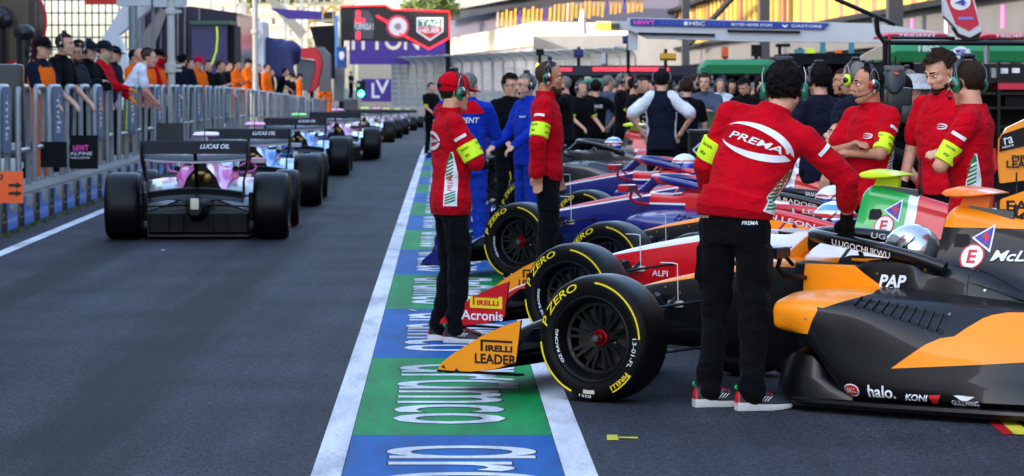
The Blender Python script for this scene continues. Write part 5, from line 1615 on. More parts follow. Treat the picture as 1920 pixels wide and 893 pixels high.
# ------------------------------------------------------------ the built surroundings
CONC = mk('concrete', (128, 127, 124), .85, bump=.3, bs=40, var=.12, vs=3)
GALV = mk('galvanised_steel', (142, 150, 156), .45, metal=.55, var=.12, vs=12)
CREAM = mk('cream_render', (176, 166, 146), .8, var=.06, vs=2)
WPAN = mk('white_panel', (196, 198, 202), .45, var=.04, vs=2)
DGLASS = mk('tinted_glass', (40, 36, 58), .12, spec=.7, var=.3, vs=.4)
DARKM = mk('dark_sheet', (14, 15, 19), .7, var=.15, vs=4, spec=.2)
BLKV = mk('black_vinyl', (18, 19, 23), .4, bump=.2, bs=18)
TEAL = mk('sign_teal', (52, 98, 130), .5)
PURP = mk('banner_purple', (66, 44, 130), .7, var=.05)
NAVYB = mk('banner_navy', (22, 56, 150), .5)
ORSIGN = mk('sign_orange', (255, 96, 24), .5)
GRNC = mk('canopy_green', (16, 118, 66), .55, bump=.2, bs=6, var=.06)
REDC = mk('canopy_red', (196, 24, 54), .55)
LIME = mk('lime_strap', (216, 255, 20), .6)
CREAML = mk('letter_cream', (232, 216, 190), .6)
YPAN = mk('yellow_panel', (176, 138, 50), .5, var=.12, vs=.8)
YPAN2 = mk('rose_panel', (130, 84, 62), .5, var=.1, vs=.8)
PINKP = mk('bwt_pink', (255, 90, 190), .5)
REDL = mk('red_led', (255, 30, 44), .4, emit=.8)
GRNL = mk('green_lamp', (40, 255, 190), .3, emit=6)
AMBL = mk('amber_lamp', (255, 190, 40), .3, emit=1.6)
SILV = mk('case_silver', (150, 152, 158), .4, metal=.6)
NAVYT = mk('tarpaulin_navy', (24, 30, 84), .6, bump=.5, bs=5)
GREYP = mk('grey_panel', (96, 93, 97), .6, var=.08, vs=1)
WOOD = mk('bark', (70, 54, 40), .9)
LEAF = mk('leaves', (74, 92, 40), .7, var=.35, vs=3)

def mk_thing(name, mb, mats, label, cat, group=None, parent=None, sharp=38):
    o = mb.build(name, mats, parent, sharp)
    return tag(o, label, cat, group)

# ---- pit wall on the left: ledge, low wall with sponsor boards
sheet('ledge', lambda y: XWALL(y) - .55, lambda y: XWALL(y) - .02, 14, 225, .42, CONC, 2)
sheet('yard', lambda y: -60, lambda y: XWALL(y) - .50, 14, 225, YARD, CONC, 2)
wl = MB(); Y = ys(22, 210, 2)
prof = [(0, -.05), (0, .40), (-.02, .425), (-.24, .425), (-.24, -.05)]
wl.loft([[V((XWALL(y) + px, y, gz(y) + pz)) for px, pz in prof] for y in Y], 0)
wall = mk_thing('low_wall', wl, [CONC], 'long low concrete wall on the left, blue and black boards along its face', 'wall')
bdm = None
def board_mesh():
    L, Hh = 1.22, .345
    mb = MB()
    mb.box((.006, L / 2, Hh / 2), (.012, L, Hh), 0)
    for y0, y1, z0, z1, mi in ((.02, .36, .01, Hh - .012, 1), (.40, .62, .01, Hh - .012, 2), (.62, 1.2, .01, Hh * .52, 2), (.70, .86, Hh * .40, Hh * .66, 0), (.04, .16, Hh * .5, Hh * .62, 3), (.05, .3, Hh * .30, Hh * .36, 3)):
        mb.add([V((.015 + .001 * mi, y0, z0)), V((.015 + .001 * mi, y1, z0)), V((.015 + .001 * mi, y1, z1)), V((.015 + .001 * mi, y0, z1))], [(0, 1, 2, 3)], mi, None, False)
    return mb
b0 = board_mesh().build('advert_board', [CONC, DARKM, mk('board_blue', (56, 122, 224), .35, coat=.3), GOLD], wall, None, False)
y = 23.0; k = 0
while y < 150 and k < 90:
    o = b0 if k == 0 else cpy(b0, wall)
    o.location = (XWALL(y) + .002, y, gz(y) + .03); o.rotation_euler = (0, 0, math.atan(.036)); y += 1.42; k += 1
# dirt and grass tufts at the foot
gr = MB(); random.seed(3)
for i in range(900):
    yy = random.uniform(26, 60); xx = XWALL(yy) + random.uniform(.0, .16) ** 1.2; a = random.uniform(0, PI); hh = random.uniform(.015, .07)
    gr.add([V((xx - .008 * math.cos(a), yy - .008 * math.sin(a), 0)), V((xx + .008 * math.cos(a), yy + .008 * math.sin(a), 0)), V((xx + random.uniform(-.03, .03), yy + random.uniform(-.03, .03), hh))], [(0, 1, 2)], 0, None, False)
g = gr.build('grass', [mk('grass_blades', (92, 104, 56), .8, var=.3)], None, None); tag(g, 'thin grass growing at the foot of the low wall', 'grass', kind='stuff')

sheet('platform', lambda y: -60, lambda y: XWALL(y) - .52, 82, 200, YARD + STEP, CONC, 2)
# ---- crowd barriers
def barrier(i, y):
    random.seed(400 + i); root = empty('crowd_barrier', (XB(y) + random.uniform(-.03, .03), y + random.uniform(-.06, .06), LEDGE + gz(y)), math.atan(.036) + random.uniform(-.035, .035)); root.rotation_euler.y = random.uniform(-.02, .02)
    return root
hp = MB(); L = .98; Hb = 1.16; rr_ = .14
path = [(0, 0, 0), (0, 0, Hb - rr_), (0, .03, Hb - .03), (0, rr_, Hb), (0, L - rr_, Hb), (0, L - .03, Hb - .03), (0, L, Hb - rr_), (0, L, 0)]
hp.tube(path, .036, 10, 0); 
hpo = hp.build('hoop', [GALV], None, 60)
rl_ = MB(); rl_.tube([(0, 0, .42), (0, L, .42)], .03, 8, 0); 
rlo = rl_.build('rail', [GALV], None, 60)
ft_ = MB()
for yy in (0, L): ft_.box((0, yy, .006), (.14, .1, .012), 0)
fto = ft_.build('foot_plate', [GALV], None, 60)
sg_ = MB()
sp = [(.03, .04, .46), (.03, .10, .42), (.03, L - .10, .42), (.03, L - .04, .46), (.03, L - .04, Hb - .08), (.03, L - .12, Hb + .0), (.03, .12, Hb + .0), (.03, .04, Hb - .08)]
sg_.prism(sp, (.02, 0, 0), 0); sgo = sg_.build('sign_board', [TEAL], None, 30)
sl_ = MB(); sl_.text('ahm', lambda x, y: V((.0535, L / 2 - .22 + y, .56 + .0 + x)), .44, .42, 0, .012)
sl_.add([V((.0535, L / 2 - .02, .98)), V((.0535, L / 2 + .02, .98)), V((.0535, L / 2 + .02, 1.08)), V((.0535, L / 2 - .02, 1.08))], [(0, 1, 2, 3)], 0, None, False)
slo = sl_.build('lettering', [WHITE], sgo, None, False)
sm_ = MB(); sm_.box((.03, L * .75, .74), (.012, .05, .52), 0, bev=.003); smo = sm_.build('strap', [LIME], None, None)
y = 31.2; i = 0; first = True
BGRP = 'galvanised crowd barriers along the low wall'
while y < 172 and i < 90:
    r = barrier(i, y)
    sign = i % 3 == 1; st = i in (4, 9, 26)
    lab = 'galvanised hoop barrier carrying a teal sign board' if sign else ('galvanised hoop barrier with a lime strap on it' if st else 'plain galvanised hoop barrier on the ledge')
    tag(r, lab, 'barrier', BGRP)
    for p in (hpo, rlo, fto):
        if first: p.parent = r
        else: cpy(p, r)
    if sign:
        if not sgo.get('used'): sgo.parent = r; sgo['used'] = 1
        else:
            c = cpy(sgo, r); cpy(slo, c)
    if st:
        if not smo.get('used'): smo.parent = r; smo['used'] = 1
        else: cpy(smo, r)
    first = False; y += 1.72; i += 1
for o in (sgo, smo): del o['used']

def quadbox(u0, v0, u1, v1, d, t, mi, mb):
    """a box whose near face covers this part of the view at depth d"""
    a, b = at(u0, v1, d), at(u1, v0, d)
    return mb.box(((a.x + b.x) / 2, d + t / 2, (a.z + b.z) / 2), (abs(b.x - a.x), t, abs(b.z - a.z)), mi)
def facetext(mb, t, u0, v0, u1, v1, d, mi, bold=.01, shear=0):
    a, b = at(u0, v1, d - .006), at(u1, v0, d - .006)
    mb.text(t, planar(a, (1, 0, 0), (0, 0, 1)), b.x - a.x, b.z - a.z, mi, bold, None, shear)
def hang(name, u0, v0, u1, v1, d, m, label, cat, t=.02, texts=()):
    mb = MB(); quadbox(u0, v0, u1, v1, d, t, 0, mb); o = mk_thing(name, mb, [m], label, cat)
    for tx, c, mt in texts:
        tb = MB(); facetext(tb, tx, *c, d, 0, .015); tb.build('lettering', [mt], o, None, False)
    return o
hang('board', 76, 266, 125, 314, 37.2, DARKM, 'plain black board hanging on the near barriers', 'board')
hang('board', 131, 254, 183, 317, 38.8, DARKM, 'black board with pink and white team lettering on the barriers', 'board', texts=(('bBWT', (137, 272, 166, 283), PINKP), ('ALPINE', (131, 285, 173, 291), WHITE), ('FORMULA ONE TEAM', (133, 294, 168, 298), WHITE)))
hang('board', 293, 231, 344, 274, 52, mk('board_grey', (58, 60, 58), .7), 'dark grey board on the barriers behind the pink wing', 'board')
od = 31.0
sn = hang('arrow_sign', -60, 322, 43, 381, od, ORSIGN, 'orange sign with two black arrows at the left edge, on the wall', 'sign')
ar = MB()
for v in (347, 362):
    a = [at(u, vv, od - .004) for u, vv in ((16, v - 2), (30, v - 2), (30, v - 5.5), (43 - 1, v + 1), (30, v + 7), (30, v + 3.5), (16, v + 3.5))]
    ar = MB(); ar.add(a, [tuple(range(7))], 0, None, False); ar.build('arrow', [BLACK], sn, None)
tb = MB(); facetext(tb, '0', -4, 326, 6, 337, od, 0, .03); tb.build('lettering', [BLACK], sn, None, False)
# padded chair back and cases on the ledge at the left edge
ch = empty('padded_seat', tuple(at(10, 300, 34.6)), 0, 'black padded seat back behind the barriers at the left edge', 'seat')
def local(mb): 
    inv = Matrix.Translation(-ch.location); mb.v = [inv @ V(p) for p in mb.v]; return mb
m1 = MB(); a, b = at(-60, 268, 34.6), at(40, 120, 34.6); m1.box(((a.x + b.x) / 2, 34.75, (a.z + b.z) / 2), (b.x - a.x, .22, b.z - a.z), 0, bev=.05); local(m1).build('backrest', [BLKV], ch)
m1 = MB(); m1.box(((a.x + b.x) / 2, 34.75, at(0, 290, 34.6).z), (b.x - a.x - .1, .3, .10), 0, bev=.03); local(m1).build('seat', [BLKV], ch)
m1 = MB(); m1.box(((a.x + b.x) / 2, 34.75, (at(0, 296, 34.6).z + LEDGE) / 2), (.5, .3, at(0, 296, 34.6).z - LEDGE), 0, bev=.02); local(m1).build('base', [SILV], ch)

# ---- what stands behind the crowd on the left
def post_(name, u, v0, d, r, m, label, cat='pole', collars=(), zb=None, **kw):
    base = at(u, v0, d); zb = LEDGE + gz(d) if zb is None else zb
    mb = MB(); mb.tube([(base.x, d, zb), (base.x, d, base.z)], r, 14, 0)
    o = mk_thing(name, mb, [m], label, cat)
    for v in collars:
        c = MB(); p = at(u, v, d); c.tube([(p.x, d, p.z - r * .8), (p.x, d, p.z - r * .6), (p.x, d, p.z + r * .6), (p.x, d, p.z + r * .8)], [r, r * 1.5, r * 1.5, r], 14, 0); c.box((p.x + r * 1.6, d, p.z), (r * 2.4, r * .8, r * .7), 0); c.build('collar', [m], o)
    return o
PWH = mk('pole_white', (196, 192, 184), .5, var=.06)
post_('pole', 320, -40, 58.5, .075, PWH, 'thick cream pole with two collars behind the barriers', collars=(22, 124, 132))
post_('pole', 478, -40, 91, .085, PWH, 'thin cream pole farther along the barriers', collars=(60,))
post_('pole', 249, -40, 66, .10, GALV, 'grey steel column in front of the white sail shapes')
sc_ = empty('round_screen', tuple(at(10, 60, 47)), 0, 'dark round wind screen with a red rim at the upper left', 'screen')
def loc_to(o, mb): mb.v = [V(p) - o.location for p in mb.v]; return mb
c = at(2, 40, 47); mb = MB(); rad = .70
mb.prism([(c.x + rad * math.cos(t), 47, c.z + rad * .95 * math.sin(t)) for t in [2 * PI * k / 40 for k in range(40)]], (0, .05, 0), 0); loc_to(sc_, mb).build('pane', [mk('smoked_pane', (24, 20, 40), .15, alpha=.85)], sc_)
mb = MB(); mb.tube([(c.x + rad * math.cos(t), 47.02, c.z + rad * .95 * math.sin(t)) for t in [2 * PI * k / 40 for k in range(40)]], .025, 8, 0, True); loc_to(sc_, mb).build('rim', [mk('rim_red', (220, 20, 50), .4)], sc_)
mb = MB(); mb.ell((c.x + .04, 46.8, c.z + .06), (.16, .2, .17), 0); mb.ell((c.x + .14, 46.7, c.z), (.09, .16, .11), 0); mb.tube([(c.x, 46.8, c.z), (c.x, 46.8, LEDGE)], .10, 10, 0); loc_to(sc_, mb).build('camera_head', [BLKV], sc_)
mb = MB(); mb.ell((at(45, 80, 46).x, 46, at(45, 62, 46).z), (.17, .2, .14), 0); mb.tube([(at(45, 80, 46).x, 46, at(45, 62, 46).z), (at(45, 80, 46).x, 46, LEDGE)], .12, 10, 0)
mk_thing('covered_camera', mb, [BLKV], 'black covered camera on a stand behind the woman in orange', 'camera')
sgb = empty('signal_box', tuple(at(200, 0, 60)), 0, 'hanging signal box, red at one end and white at the other, at the top edge', 'signal')
mb = MB(); quadbox(159, -30, 218, 8, 60, .4, 0, mb); loc_to(sgb, mb).build('red_lamp', [mk('lamp_red_off', (214, 20, 24), .3)], sgb)
mb = MB(); quadbox(218.5, -30, 283, 11, 60, .4, 0, mb); quadbox(287, -30, 343, 13, 60, .4, 0, mb); loc_to(sgb, mb).build('housing', [WPAN], sgb)
mb = MB(); p = at(285, 0, 60); mb.tube([(p.x, 60.2, p.z), (p.x, 60.2, LEDGE)], .04, 8, 0); loc_to(sgb, mb).build('post', [GALV], sgb)
def fence_grid(name, p0, p1, z0, z1, dv, dh, label, m=GALV, r=.02, posts=3.0, over=0, group=None, kindpost=.07):
    """wire fence between two ground points, posts as parts"""
    p0, p1 = V(p0), V(p1); L_ = (p1 - p0).length; d = (p1 - p0) / L_; n = V((d.y, -d.x, 0))
    if n.x > 0: n = -n
    root = empty(name, (p0.x, p0.y, z0), 0, label, 'fence', group)
    O = V((p0.x, p0.y, z0)); Hh = z1 - z0
    def prof(t): return O * 0 + V((0, 0, Hh * min(t, .82) / .82 * .86)) if t <= .82 else V((0, 0, Hh * (.86 + .14 * math.sin((t - .82) / .18 * PI / 2)))) + n * over * (1 - math.cos((t - .82) / .18 * PI / 2))
    mb = MB(); k = int(L_ / dv)
    for i in range(k + 1):
        q = d * (i * L_ / k)
        pts = [q + prof(t) for t in ((0, .82, .88, .94, 1) if over else (0, 1))]
        for a, b in zip(pts, pts[1:]): mb.bar(a, b, r, r, 0)
    nh = int(Hh / dh)
    for j in range(nh + 1):
        o_ = prof(j / nh); mb.bar(o_, o_ + d * L_, r, r, 0)
    mb.build('wire_mesh', [m], root, None, False)
    ps = MB(); 
    np_ = max(2, int(L_ / posts) + 1); base = None
    for i in range(np_):
        q = d * (i * L_ / (np_ - 1))
        if base is None:
            pm = MB(); pm.tube([prof(t) for t in (0, .5, .82, .88, .94, 1)], kindpost, 8, 0); base = pm.build('post', [m], root, 60); base.location = q
        else:
            c_ = cpy(base, root); c_.location = q
    return root
fence_grid('wire_fence', at(60, 160, 72).to_2d().to_3d(), at(262, 160, 72).to_2d().to_3d(), LEDGE, at(0, -30, 72).z, .16, .26, 'steel wire fence with close bars behind the near part of the crowd', r=.035)
mb = MB()
def slab(pts, d, t, mi=0): mb.prism([at(u, v, d) for u, v in pts], (0, t, 0), mi)
slab([(172, 140), (172, 104), (252, -25), (330, -25), (222, 66), (248, 140)], 68, .5)
sail = mk_thing('white_shelter', mb, [mk('shelter_white', (236, 236, 238), .5)], 'white angular shelter of slanting panels behind the crowd', 'shelter')
mb = MB(); slab([(256, 9), (346, 9), (346, -25), (256, -25)], 67, .6); mb.build('roof_edge', [WPAN], sail)
mb = MB(); slab([(250, 164), (250, 12), (360, 12), (444, 24), (444, 164)], 110, 8, 0); gb = mk_thing('glass_pavilion', mb, [DGLASS], 'dark tinted glass pavilion behind the cream pole', 'pavilion')
for u in (268, 300, 332, 345, 372): 
    mb = MB(); slab([(u, 160), (u, 14), (u + 3, 14), (u + 3, 160)], 109.7, .2); mb.build('mullion', [GREYP], gb)
mb = MB(); slab([(263, 140), (263, 70), (300, 18), (316, 18), (292, 80), (292, 140)], 109.6, .1); mb.build('pale_panel', [GREYP], gb)
mb = MB(); quadbox(360, 44, 426, 170, 107, 2.5, 0, mb); cab = mk_thing('cabin', mb, [mk('cabin_indigo', (44, 40, 84), .35)], 'dark indigo cabin with a green roof edge beside the lime strap', 'cabin')
mb = MB(); quadbox(356, 39, 432, 46, 106.8, 2.8, 0, mb); mb.build('roof', [mk('roof_green', (26, 70, 62), .5)], cab)
mb = MB(); quadbox(426, 48, 440, 170, 107.2, 2.5, 0, mb); mb.build('door', [DARKM], cab)
mb = MB(); mb.tube([at(u, v, 105) for u, v in ((407, 50), (408, 70), (406, 95), (400, 115), (391, 132))], .09, 8, 0, flat=.35); mk_thing('strap', mb, [LIME], 'long lime strap hanging in a curve beside the indigo cabin', 'strap')
van = empty('white_van', tuple(at(455, 160, 150)), 0, 'white high roofed van behind the orange marshals', 'van')
mb = MB(); mb.prism([at(u, v, 150) for u, v in ((428, 165), (428, 52), (440, 40), (492, 40), (496, 165))], (0, 4, 0), 0); loc_to(van, mb).build('body', [WPAN], van)
mb = MB(); quadbox(437, 66, 478, 112, 149.9, .1, 0, mb); loc_to(van, mb).build('window', [DARKM], van)
mb = MB(); mb.prism([at(u, v, 149.8) for u, v in ((462, 112), (480, 62), (490, 62), (474, 112))], (0, .1, 0), 0); loc_to(van, mb).build('panel', [WPAN], van)
# distant grandstand in the sun
gs = empty('grandstand', tuple(at(470, 180, 230)), 0, 'cream grandstand with railings far behind the crowd, sunlit', 'grandstand')
mb = MB()
for k in range(7):
    v0 = 128 - k * 22; quadbox(352, v0 - 12, 662, v0 + 20, 230 + k * 1.6, 2.0, 0, mb)
loc_to(gs, mb).build('tier', [CREAM], gs)
mb = MB()
for k in range(7):
    p, q = at(352, 116 - k * 22 - 10, 229.6 + k * 1.6), at(662, 116 - k * 22 - 10, 229.6 + k * 1.6); mb.bar(p, q, .07, .07, 0)
    for j in range(24): 
        a = p + (q - p) * j / 23; mb.bar(a, a - V((0, 0, .4)), .05, .05, 0)
loc_to(gs, mb).build('railing', [WPAN], gs)
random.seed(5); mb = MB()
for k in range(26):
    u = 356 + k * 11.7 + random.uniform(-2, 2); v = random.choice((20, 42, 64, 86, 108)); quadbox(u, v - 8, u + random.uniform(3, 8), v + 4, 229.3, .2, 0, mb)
loc_to(gs, mb).build('opening', [mk('stand_taupe_panel', (120, 112, 100), .8)], gs)  # taupe boxes scattered along the tiers as openings
for u in (395, 442, 455, 535, 566):
    mb = MB(); p = at(u, -30, 228); mb.bar((p.x, 228, p.z), (p.x, 228, 0), .22, .22, 0); loc_to(gs, mb).build('column', [GALV], gs)
mb = MB(); mb.prism([at(u, v, 160) for u, v in ((482, -20), (500, -20), (575, 60), (560, 72))], (0, .6, 0), 0); mk_thing('sloping_roof', mb, [CREAM], 'cream sloping roof edge in front of the purple banner', 'roof')
mb = MB(); mb.prism([at(u, v, 150) for u, v in ((504, 15), (604, 22), (604, 37), (540, 36))], (0, .1, 0), 0); mk_thing('banner', mb, [PURP], 'narrow purple banner left of the scaffold tower', 'banner')
mb = MB(); c = at(524, 98, 152); random.seed(8)
for k in range(16): mb.ell((c.x + random.uniform(-.7, .7), 152 + random.uniform(-.3, .3), c.z + random.uniform(-.4, .36)), (.46, .5, .44), 0, 14, 10, None, None, lambda p: p * (1 + .15 * noise.noise(p * 5)))
mb.tube([(c.x, 152, c.z), (c.x, 152, gz(152) + LEDGE)], .2, 8, 0)
mb.box((c.x, 152, c.z - .5), (1.3, 1, 1.4), 0)
for k in range(5): mb.cap2((c.x - .6 + .3 * k, 151.4, c.z + .2), (c.x - .7 + .35 * k, 151.3, c.z - 1.2), .12, .16)
tarp = remesh(mb, .09, 8, lambda p: .06 * noise.noise(V((p.x * 3, p.y * 3, p.z * 1.2)))); mb = MB(); mb.v = [v.co.copy() for v in tarp.vertices]; mb.f = [tuple(p.vertices) for p in tarp.polygons]; mb.m = [0] * len(mb.f); mb.s = [True] * len(mb.f)
mk_thing('covered_stack', mb, [NAVYT], 'navy tarpaulin thrown over equipment behind the barriers', 'tarpaulin')
rm = empty('red_machine', tuple(at(575, 160, 158)), 0, 'red and grey machine with a curved front beyond the orange marshals', 'machine')
mb = MB(); mb.prism([at(u, v, 158) for u, v in ((556, 92), (590, 88), (601, 100), (604, 120), (596, 160), (586, 172), (580, 172), (592, 130), (590, 112), (556, 108))], (0, 1.5, 0), 0); loc_to(rm, mb).build('shell', [mk('machine_red', (196, 30, 44), .4)], rm)
mb = MB(); mb.prism([at(u, v, 158.2) for u, v in ((556, 109), (588, 113), (590, 130), (580, 170), (556, 170))], (0, 1.2, 0), 0); loc_to(rm, mb).build('window', [mk('machine_grey', (86, 90, 96), .25)], rm)
mb = MB(); mb.prism([at(u, v, 157.8) for u, v in ((591, 88), (604, 88), (618, 104), (618, 172), (598, 172), (606, 120), (602, 100))], (0, 1.6, 0), 0); loc_to(rm, mb).build('side', [GREYP], rm)

# ---- scaffold tower, screen gantry, banners, lights
tw = empty('scaffold_tower', tuple(at(612, 180, 170)), 0, 'cream scaffold tower with black screens left of the big screen', 'tower')
def lat(u, v0, v1, d, wd, m, root, nm='mast'):
    a, b = at(u, v0, d), at(u, v1, d); w_ = wd / 2; n = 14; mb = MB()
    for sx in (-w_, w_):
        for sy in (-w_, w_): mb.bar((a.x + sx, d + sy, a.z), (a.x + sx, d + sy, b.z), .06, .06, 0)
    for k in range(n):
        z0 = a.z + (b.z - a.z) * k / n; z1 = a.z + (b.z - a.z) * (k + 1) / n; s = 1 if k % 2 else -1
        mb.bar((a.x - w_ * s, d - w_, z0), (a.x + w_ * s, d - w_, z1), .045, .045, 0); mb.bar((a.x - w_ * s, d + w_, z0), (a.x + w_ * s, d + w_, z1), .045, .045, 0)
    loc_to(root, mb).build(nm, [m], root, None)
MASTC = mk('mast_cream', (206, 190, 150), .5)
lat(584, -30, 190, 170, .38, MASTC, tw); lat(631, -30, 190, 170, .38, MASTC, tw)
for v in (40, 8): 
    mb = MB(); mb.bar(at(580, v, 170), at(640, v - 2, 170), .16, .16, 0); loc_to(tw, mb).build('deck', [MASTC], tw)
mb = MB(); mb.prism([at(u, v, 169) for u, v in ((580, 50), (627, 47), (629, 122), (606, 124), (592, 88))], (0, .15, 0), 0); loc_to(tw, mb).build('screen', [DARKM], tw)
mb = MB(); quadbox(606, 22, 628, 44, 170.5, .3, 0, mb); loc_to(tw, mb).build('dark_box', [mk('box_brown', (70, 56, 50), .7)], tw)
mb = MB(); mb.bar(at(578, 44, 169.5), at(622, 12, 169.5), .12, .14, 0); mb.bar(at(622, 12, 169.5), at(636, 20, 169.5), .12, .14, 0); mk_thing('boom_arm', mb, [mk('boom_yellow', (222, 170, 40), .5)], 'yellow boom arm across the scaffold tower', 'boom')
mb = MB(); quadbox(628, 30, 634, 126, 168.5, .12, 0, mb); mk_thing('pole', mb, [mk('pole_blue', (86, 140, 200), .5)], 'pale blue post on the right of the scaffold tower', 'pole')
hg = hang('banner', 632, 88, 650, 128, 168, mk('banner_blue', (28, 66, 130), .5), 'small blue banner with a white emblem under the big screen', 'banner', .05)
tb = MB(); tb.add([at(u, v, 167.98) for u, v in ((637, 97), (644, 97), (646, 104), (643, 112), (638, 112), (635, 104))], [tuple(range(6))], 0, None, False); tb.build('emblem', [WHITE], hg, None)
mb = MB(); quadbox(611, 122, 627, 148, 166, .6, 0, mb); quadbox(626, 126, 645, 190, 167, .8, 1, mb); mk_thing('control_cabinet', mb, [DARKM, GREYP], 'grey control cabinet at the foot of the scaffold tower', 'cabinet')
gy = 172.0
gn = empty('screen_gantry', tuple(at(740, 180, gy)), 0, 'black screen over the lane edged in red, with medallion and watch shield', 'screen')
edge = [(637, 12), (722, 10), (736, 18), (843, 22), (843, 71), (804, 92), (766, 79), (637, 76)]
mb = MB(); mb.prism([at(u, v, gy) for u, v in edge], (0, .6, 0), 0); loc_to(gn, mb).build('panel', [mk('screen_black', (26, 25, 28), .6)], gn)
mb = MB(); mb.tube([at(u, v, gy - .05) for u, v in ((637, 12), (722, 10), (736, 18), (843, 22), (843, 71), (804, 92), (748, 62))], .045, 6, 0); mb.tube([at(u, v, gy - .05) for u, v in ((706, 30), (727, 42))], .06, 6, 0); loc_to(gn, mb).build('light_strip', [REDL], gn)
mb = MB(); mb.add([at(u, v, gy - .012) for u, v in ((664, 20), (690, 20), (700, 34), (700, 73), (664, 73))], [tuple(range(5))], 0, None, False); loc_to(gn, mb).build('grey_field', [mk('screen_grey', (78, 76, 82), .6)], gn, None)
mb = MB()
for q in (((668, 20), (675, 20), (675, 34), (668, 34)), ((666, 36), (684, 35), (684, 41), (666, 42)), ((668, 60), (675, 60), (675, 74), (668, 74))): mb.add([at(u, v, gy - .02) for u, v in q], [(0, 1, 2, 3)], 0, None, False)
loc_to(gn, mb).build('red_bars', [REDL], gn, None)
mb = MB(); facetext(mb, 'FORMULA 1', 665, 43, 700, 56, gy - .02, 0, .02); loc_to(gn, mb).build('lettering', [WHITE], gn, None, False)
mb = MB(); c = at(746, 50, gy - .04); mb.prism([c + V((math.cos(t) * (.63 + .04 * (k % 2)), 0, math.sin(t) * (.63 + .04 * (k % 2)))) for k, t in enumerate([2 * PI * k / 32 for k in range(32)])], (0, .03, 0), 0)
mb.prism([c + V((math.cos(t) * .52, -.02, math.sin(t) * .52)) for t in [2 * PI * k / 24 for k in range(24)]], (0, .015, 0), 1); mb.prism([c + V((math.cos(t) * .2, -.03, math.sin(t) * .2)) for t in [2 * PI * k / 18 for k in range(18)]], (0, .008, 0), 2)
mb.bar(c + V((0, -.04, 0)), c + V((.12, -.04, .14)), .03, .02, 0); mb.bar(c + V((0, -.04, 0)), c + V((-.2, -.04, .1)), .03, .02, 0)
loc_to(gn, mb).build('medallion', [mk('medal_red', (206, 60, 80), .5), mk('medal_white', (222, 214, 214), .5), mk('medal_grey', (150, 144, 148), .5)], gn)
def poly_at(name, pts, d, m, root): 
    mb = MB(); mb.add([at(u, v, d) for u, v in pts], [tuple(range(len(pts)))], 0, None, False); return loc_to(root, mb).build(name, [m], root, None)
poly_at('shield', ((781, 33), (831, 33), (831, 60), (806, 77), (781, 60)), gy - .012, WHITE, gn)
poly_at('shield_top', ((784, 36), (828, 36), (828, 50), (784, 50)), gy - .022, PRINTG, gn)
poly_at('shield_base', ((784, 51), (828, 51), (828, 59), (806, 73), (784, 59)), gy - .022, PRINTR, gn)
mb = MB(); facetext(mb, 'TAG', 787, 38, 825, 49, gy - .03, 0, .035); facetext(mb, 'HEUER', 787, 53, 825, 62, gy - .03, 0, .03); loc_to(gn, mb).build('lettering', [WHITE], gn, None, False)
for u in (640, 840):
    mb = MB(); p = at(u, 70, gy + .4); mb.bar((p.x, gy + .4, p.z), (p.x, gy + .4, gz(gy)), .3, .3, 0); loc_to(gn, mb).build('leg', [DARKM], gn)
bn = hang('banner', 655, 60, 838, 121, 186, PURP, 'large purple banner with cream letters under the big screen', 'banner', .1, (('VUITTON', (600, 56, 786, 94), CREAML),))
for ch_ in bn.children:
    pass
mb = MB(); quadbox(672, 121, 742, 245, 200, 1, 0, mb); fw_ = mk_thing('hoarding', mb, [CREAM], 'pale hoarding between the two purple banners', 'hoarding')
b2 = hang('banner', 678, 148, 742, 191, 196, PURP, 'lower purple banner with a large white monogram', 'banner', .1, (('L', (697, 156, 712, 184), WHITE), ('V', (704, 150, 730, 176), WHITE)))
tl = empty('start_light', tuple(at(676, 200, 170)), 0, 'traffic light showing green at the end of the lane', 'traffic light')
mb = MB(); quadbox(668, 152, 685, 184, 170, .3, 0, mb); loc_to(tl, mb).build('housing', [DARKM], tl)
mb = MB(); c = at(677, 176, 169.9); mb.ell(c, (.17, .08, .17), 0, 16, 10); loc_to(tl, mb).build('green_lamp', [GRNL], tl)
mb = MB()
for u, v in ((665, 168), (672, 160), (667, 156)): mb.ell(at(u, v, 169.9), (.08, .05, .08), 0, 12, 8)
loc_to(tl, mb).build('dark_lamp', [CREAML], tl)
mb = MB(); p = at(676, 184, 170.1); mb.tube([(p.x, 170.1, p.z), (p.x, 170.1, gz(170))], .05, 8, 0); loc_to(tl, mb).build('post', [GALV], tl)
person('person in dark clothes standing high on the tower foot under the screen', (at(658, 150, 171).x, 171, at(0, 186, 171).z), (.8, -.5), 1.6, shirt=F_NAVY, hair='black', detail=0, armR='rail', group=None)
mb = MB(); p = at(658, 186, 171); mb.box((p.x, 171, (p.z + gz(171)) / 2), (.8, .8, p.z - gz(171) - .01), 0); mk_thing('plinth', mb, [GREYP], 'grey plinth under the person by the traffic light', 'plinth')

# catch fence closing the lane, and its wall
A_, B_ = at(736, 160, 192), at(1190, 160, 135)
A_.z = B_.z = 0
fence_grid('catch_fence', A_, B_, gz(150) + .9, at(0, 96, 150).z, .20, .30, 'tall catch fence with a curved top across the background', r=.032, posts=2.6, over=1.0, kindpost=.075)
mb = MB(); dirv = (B_ - A_).normalized(); nv = V((dirv.y, -dirv.x, 0)) * .15
mb.prism([A_ + nv + V((0, 0, gz(150) - .3)), A_ - nv + V((0, 0, gz(150) - .3)), B_ - nv + V((0, 0, gz(150) - .3)), B_ + nv + V((0, 0, gz(150) - .3))], (0, 0, 1.2), 0); mk_thing('concrete_wall', mb, [CONC], 'pale concrete wall under the catch fence', 'wall')

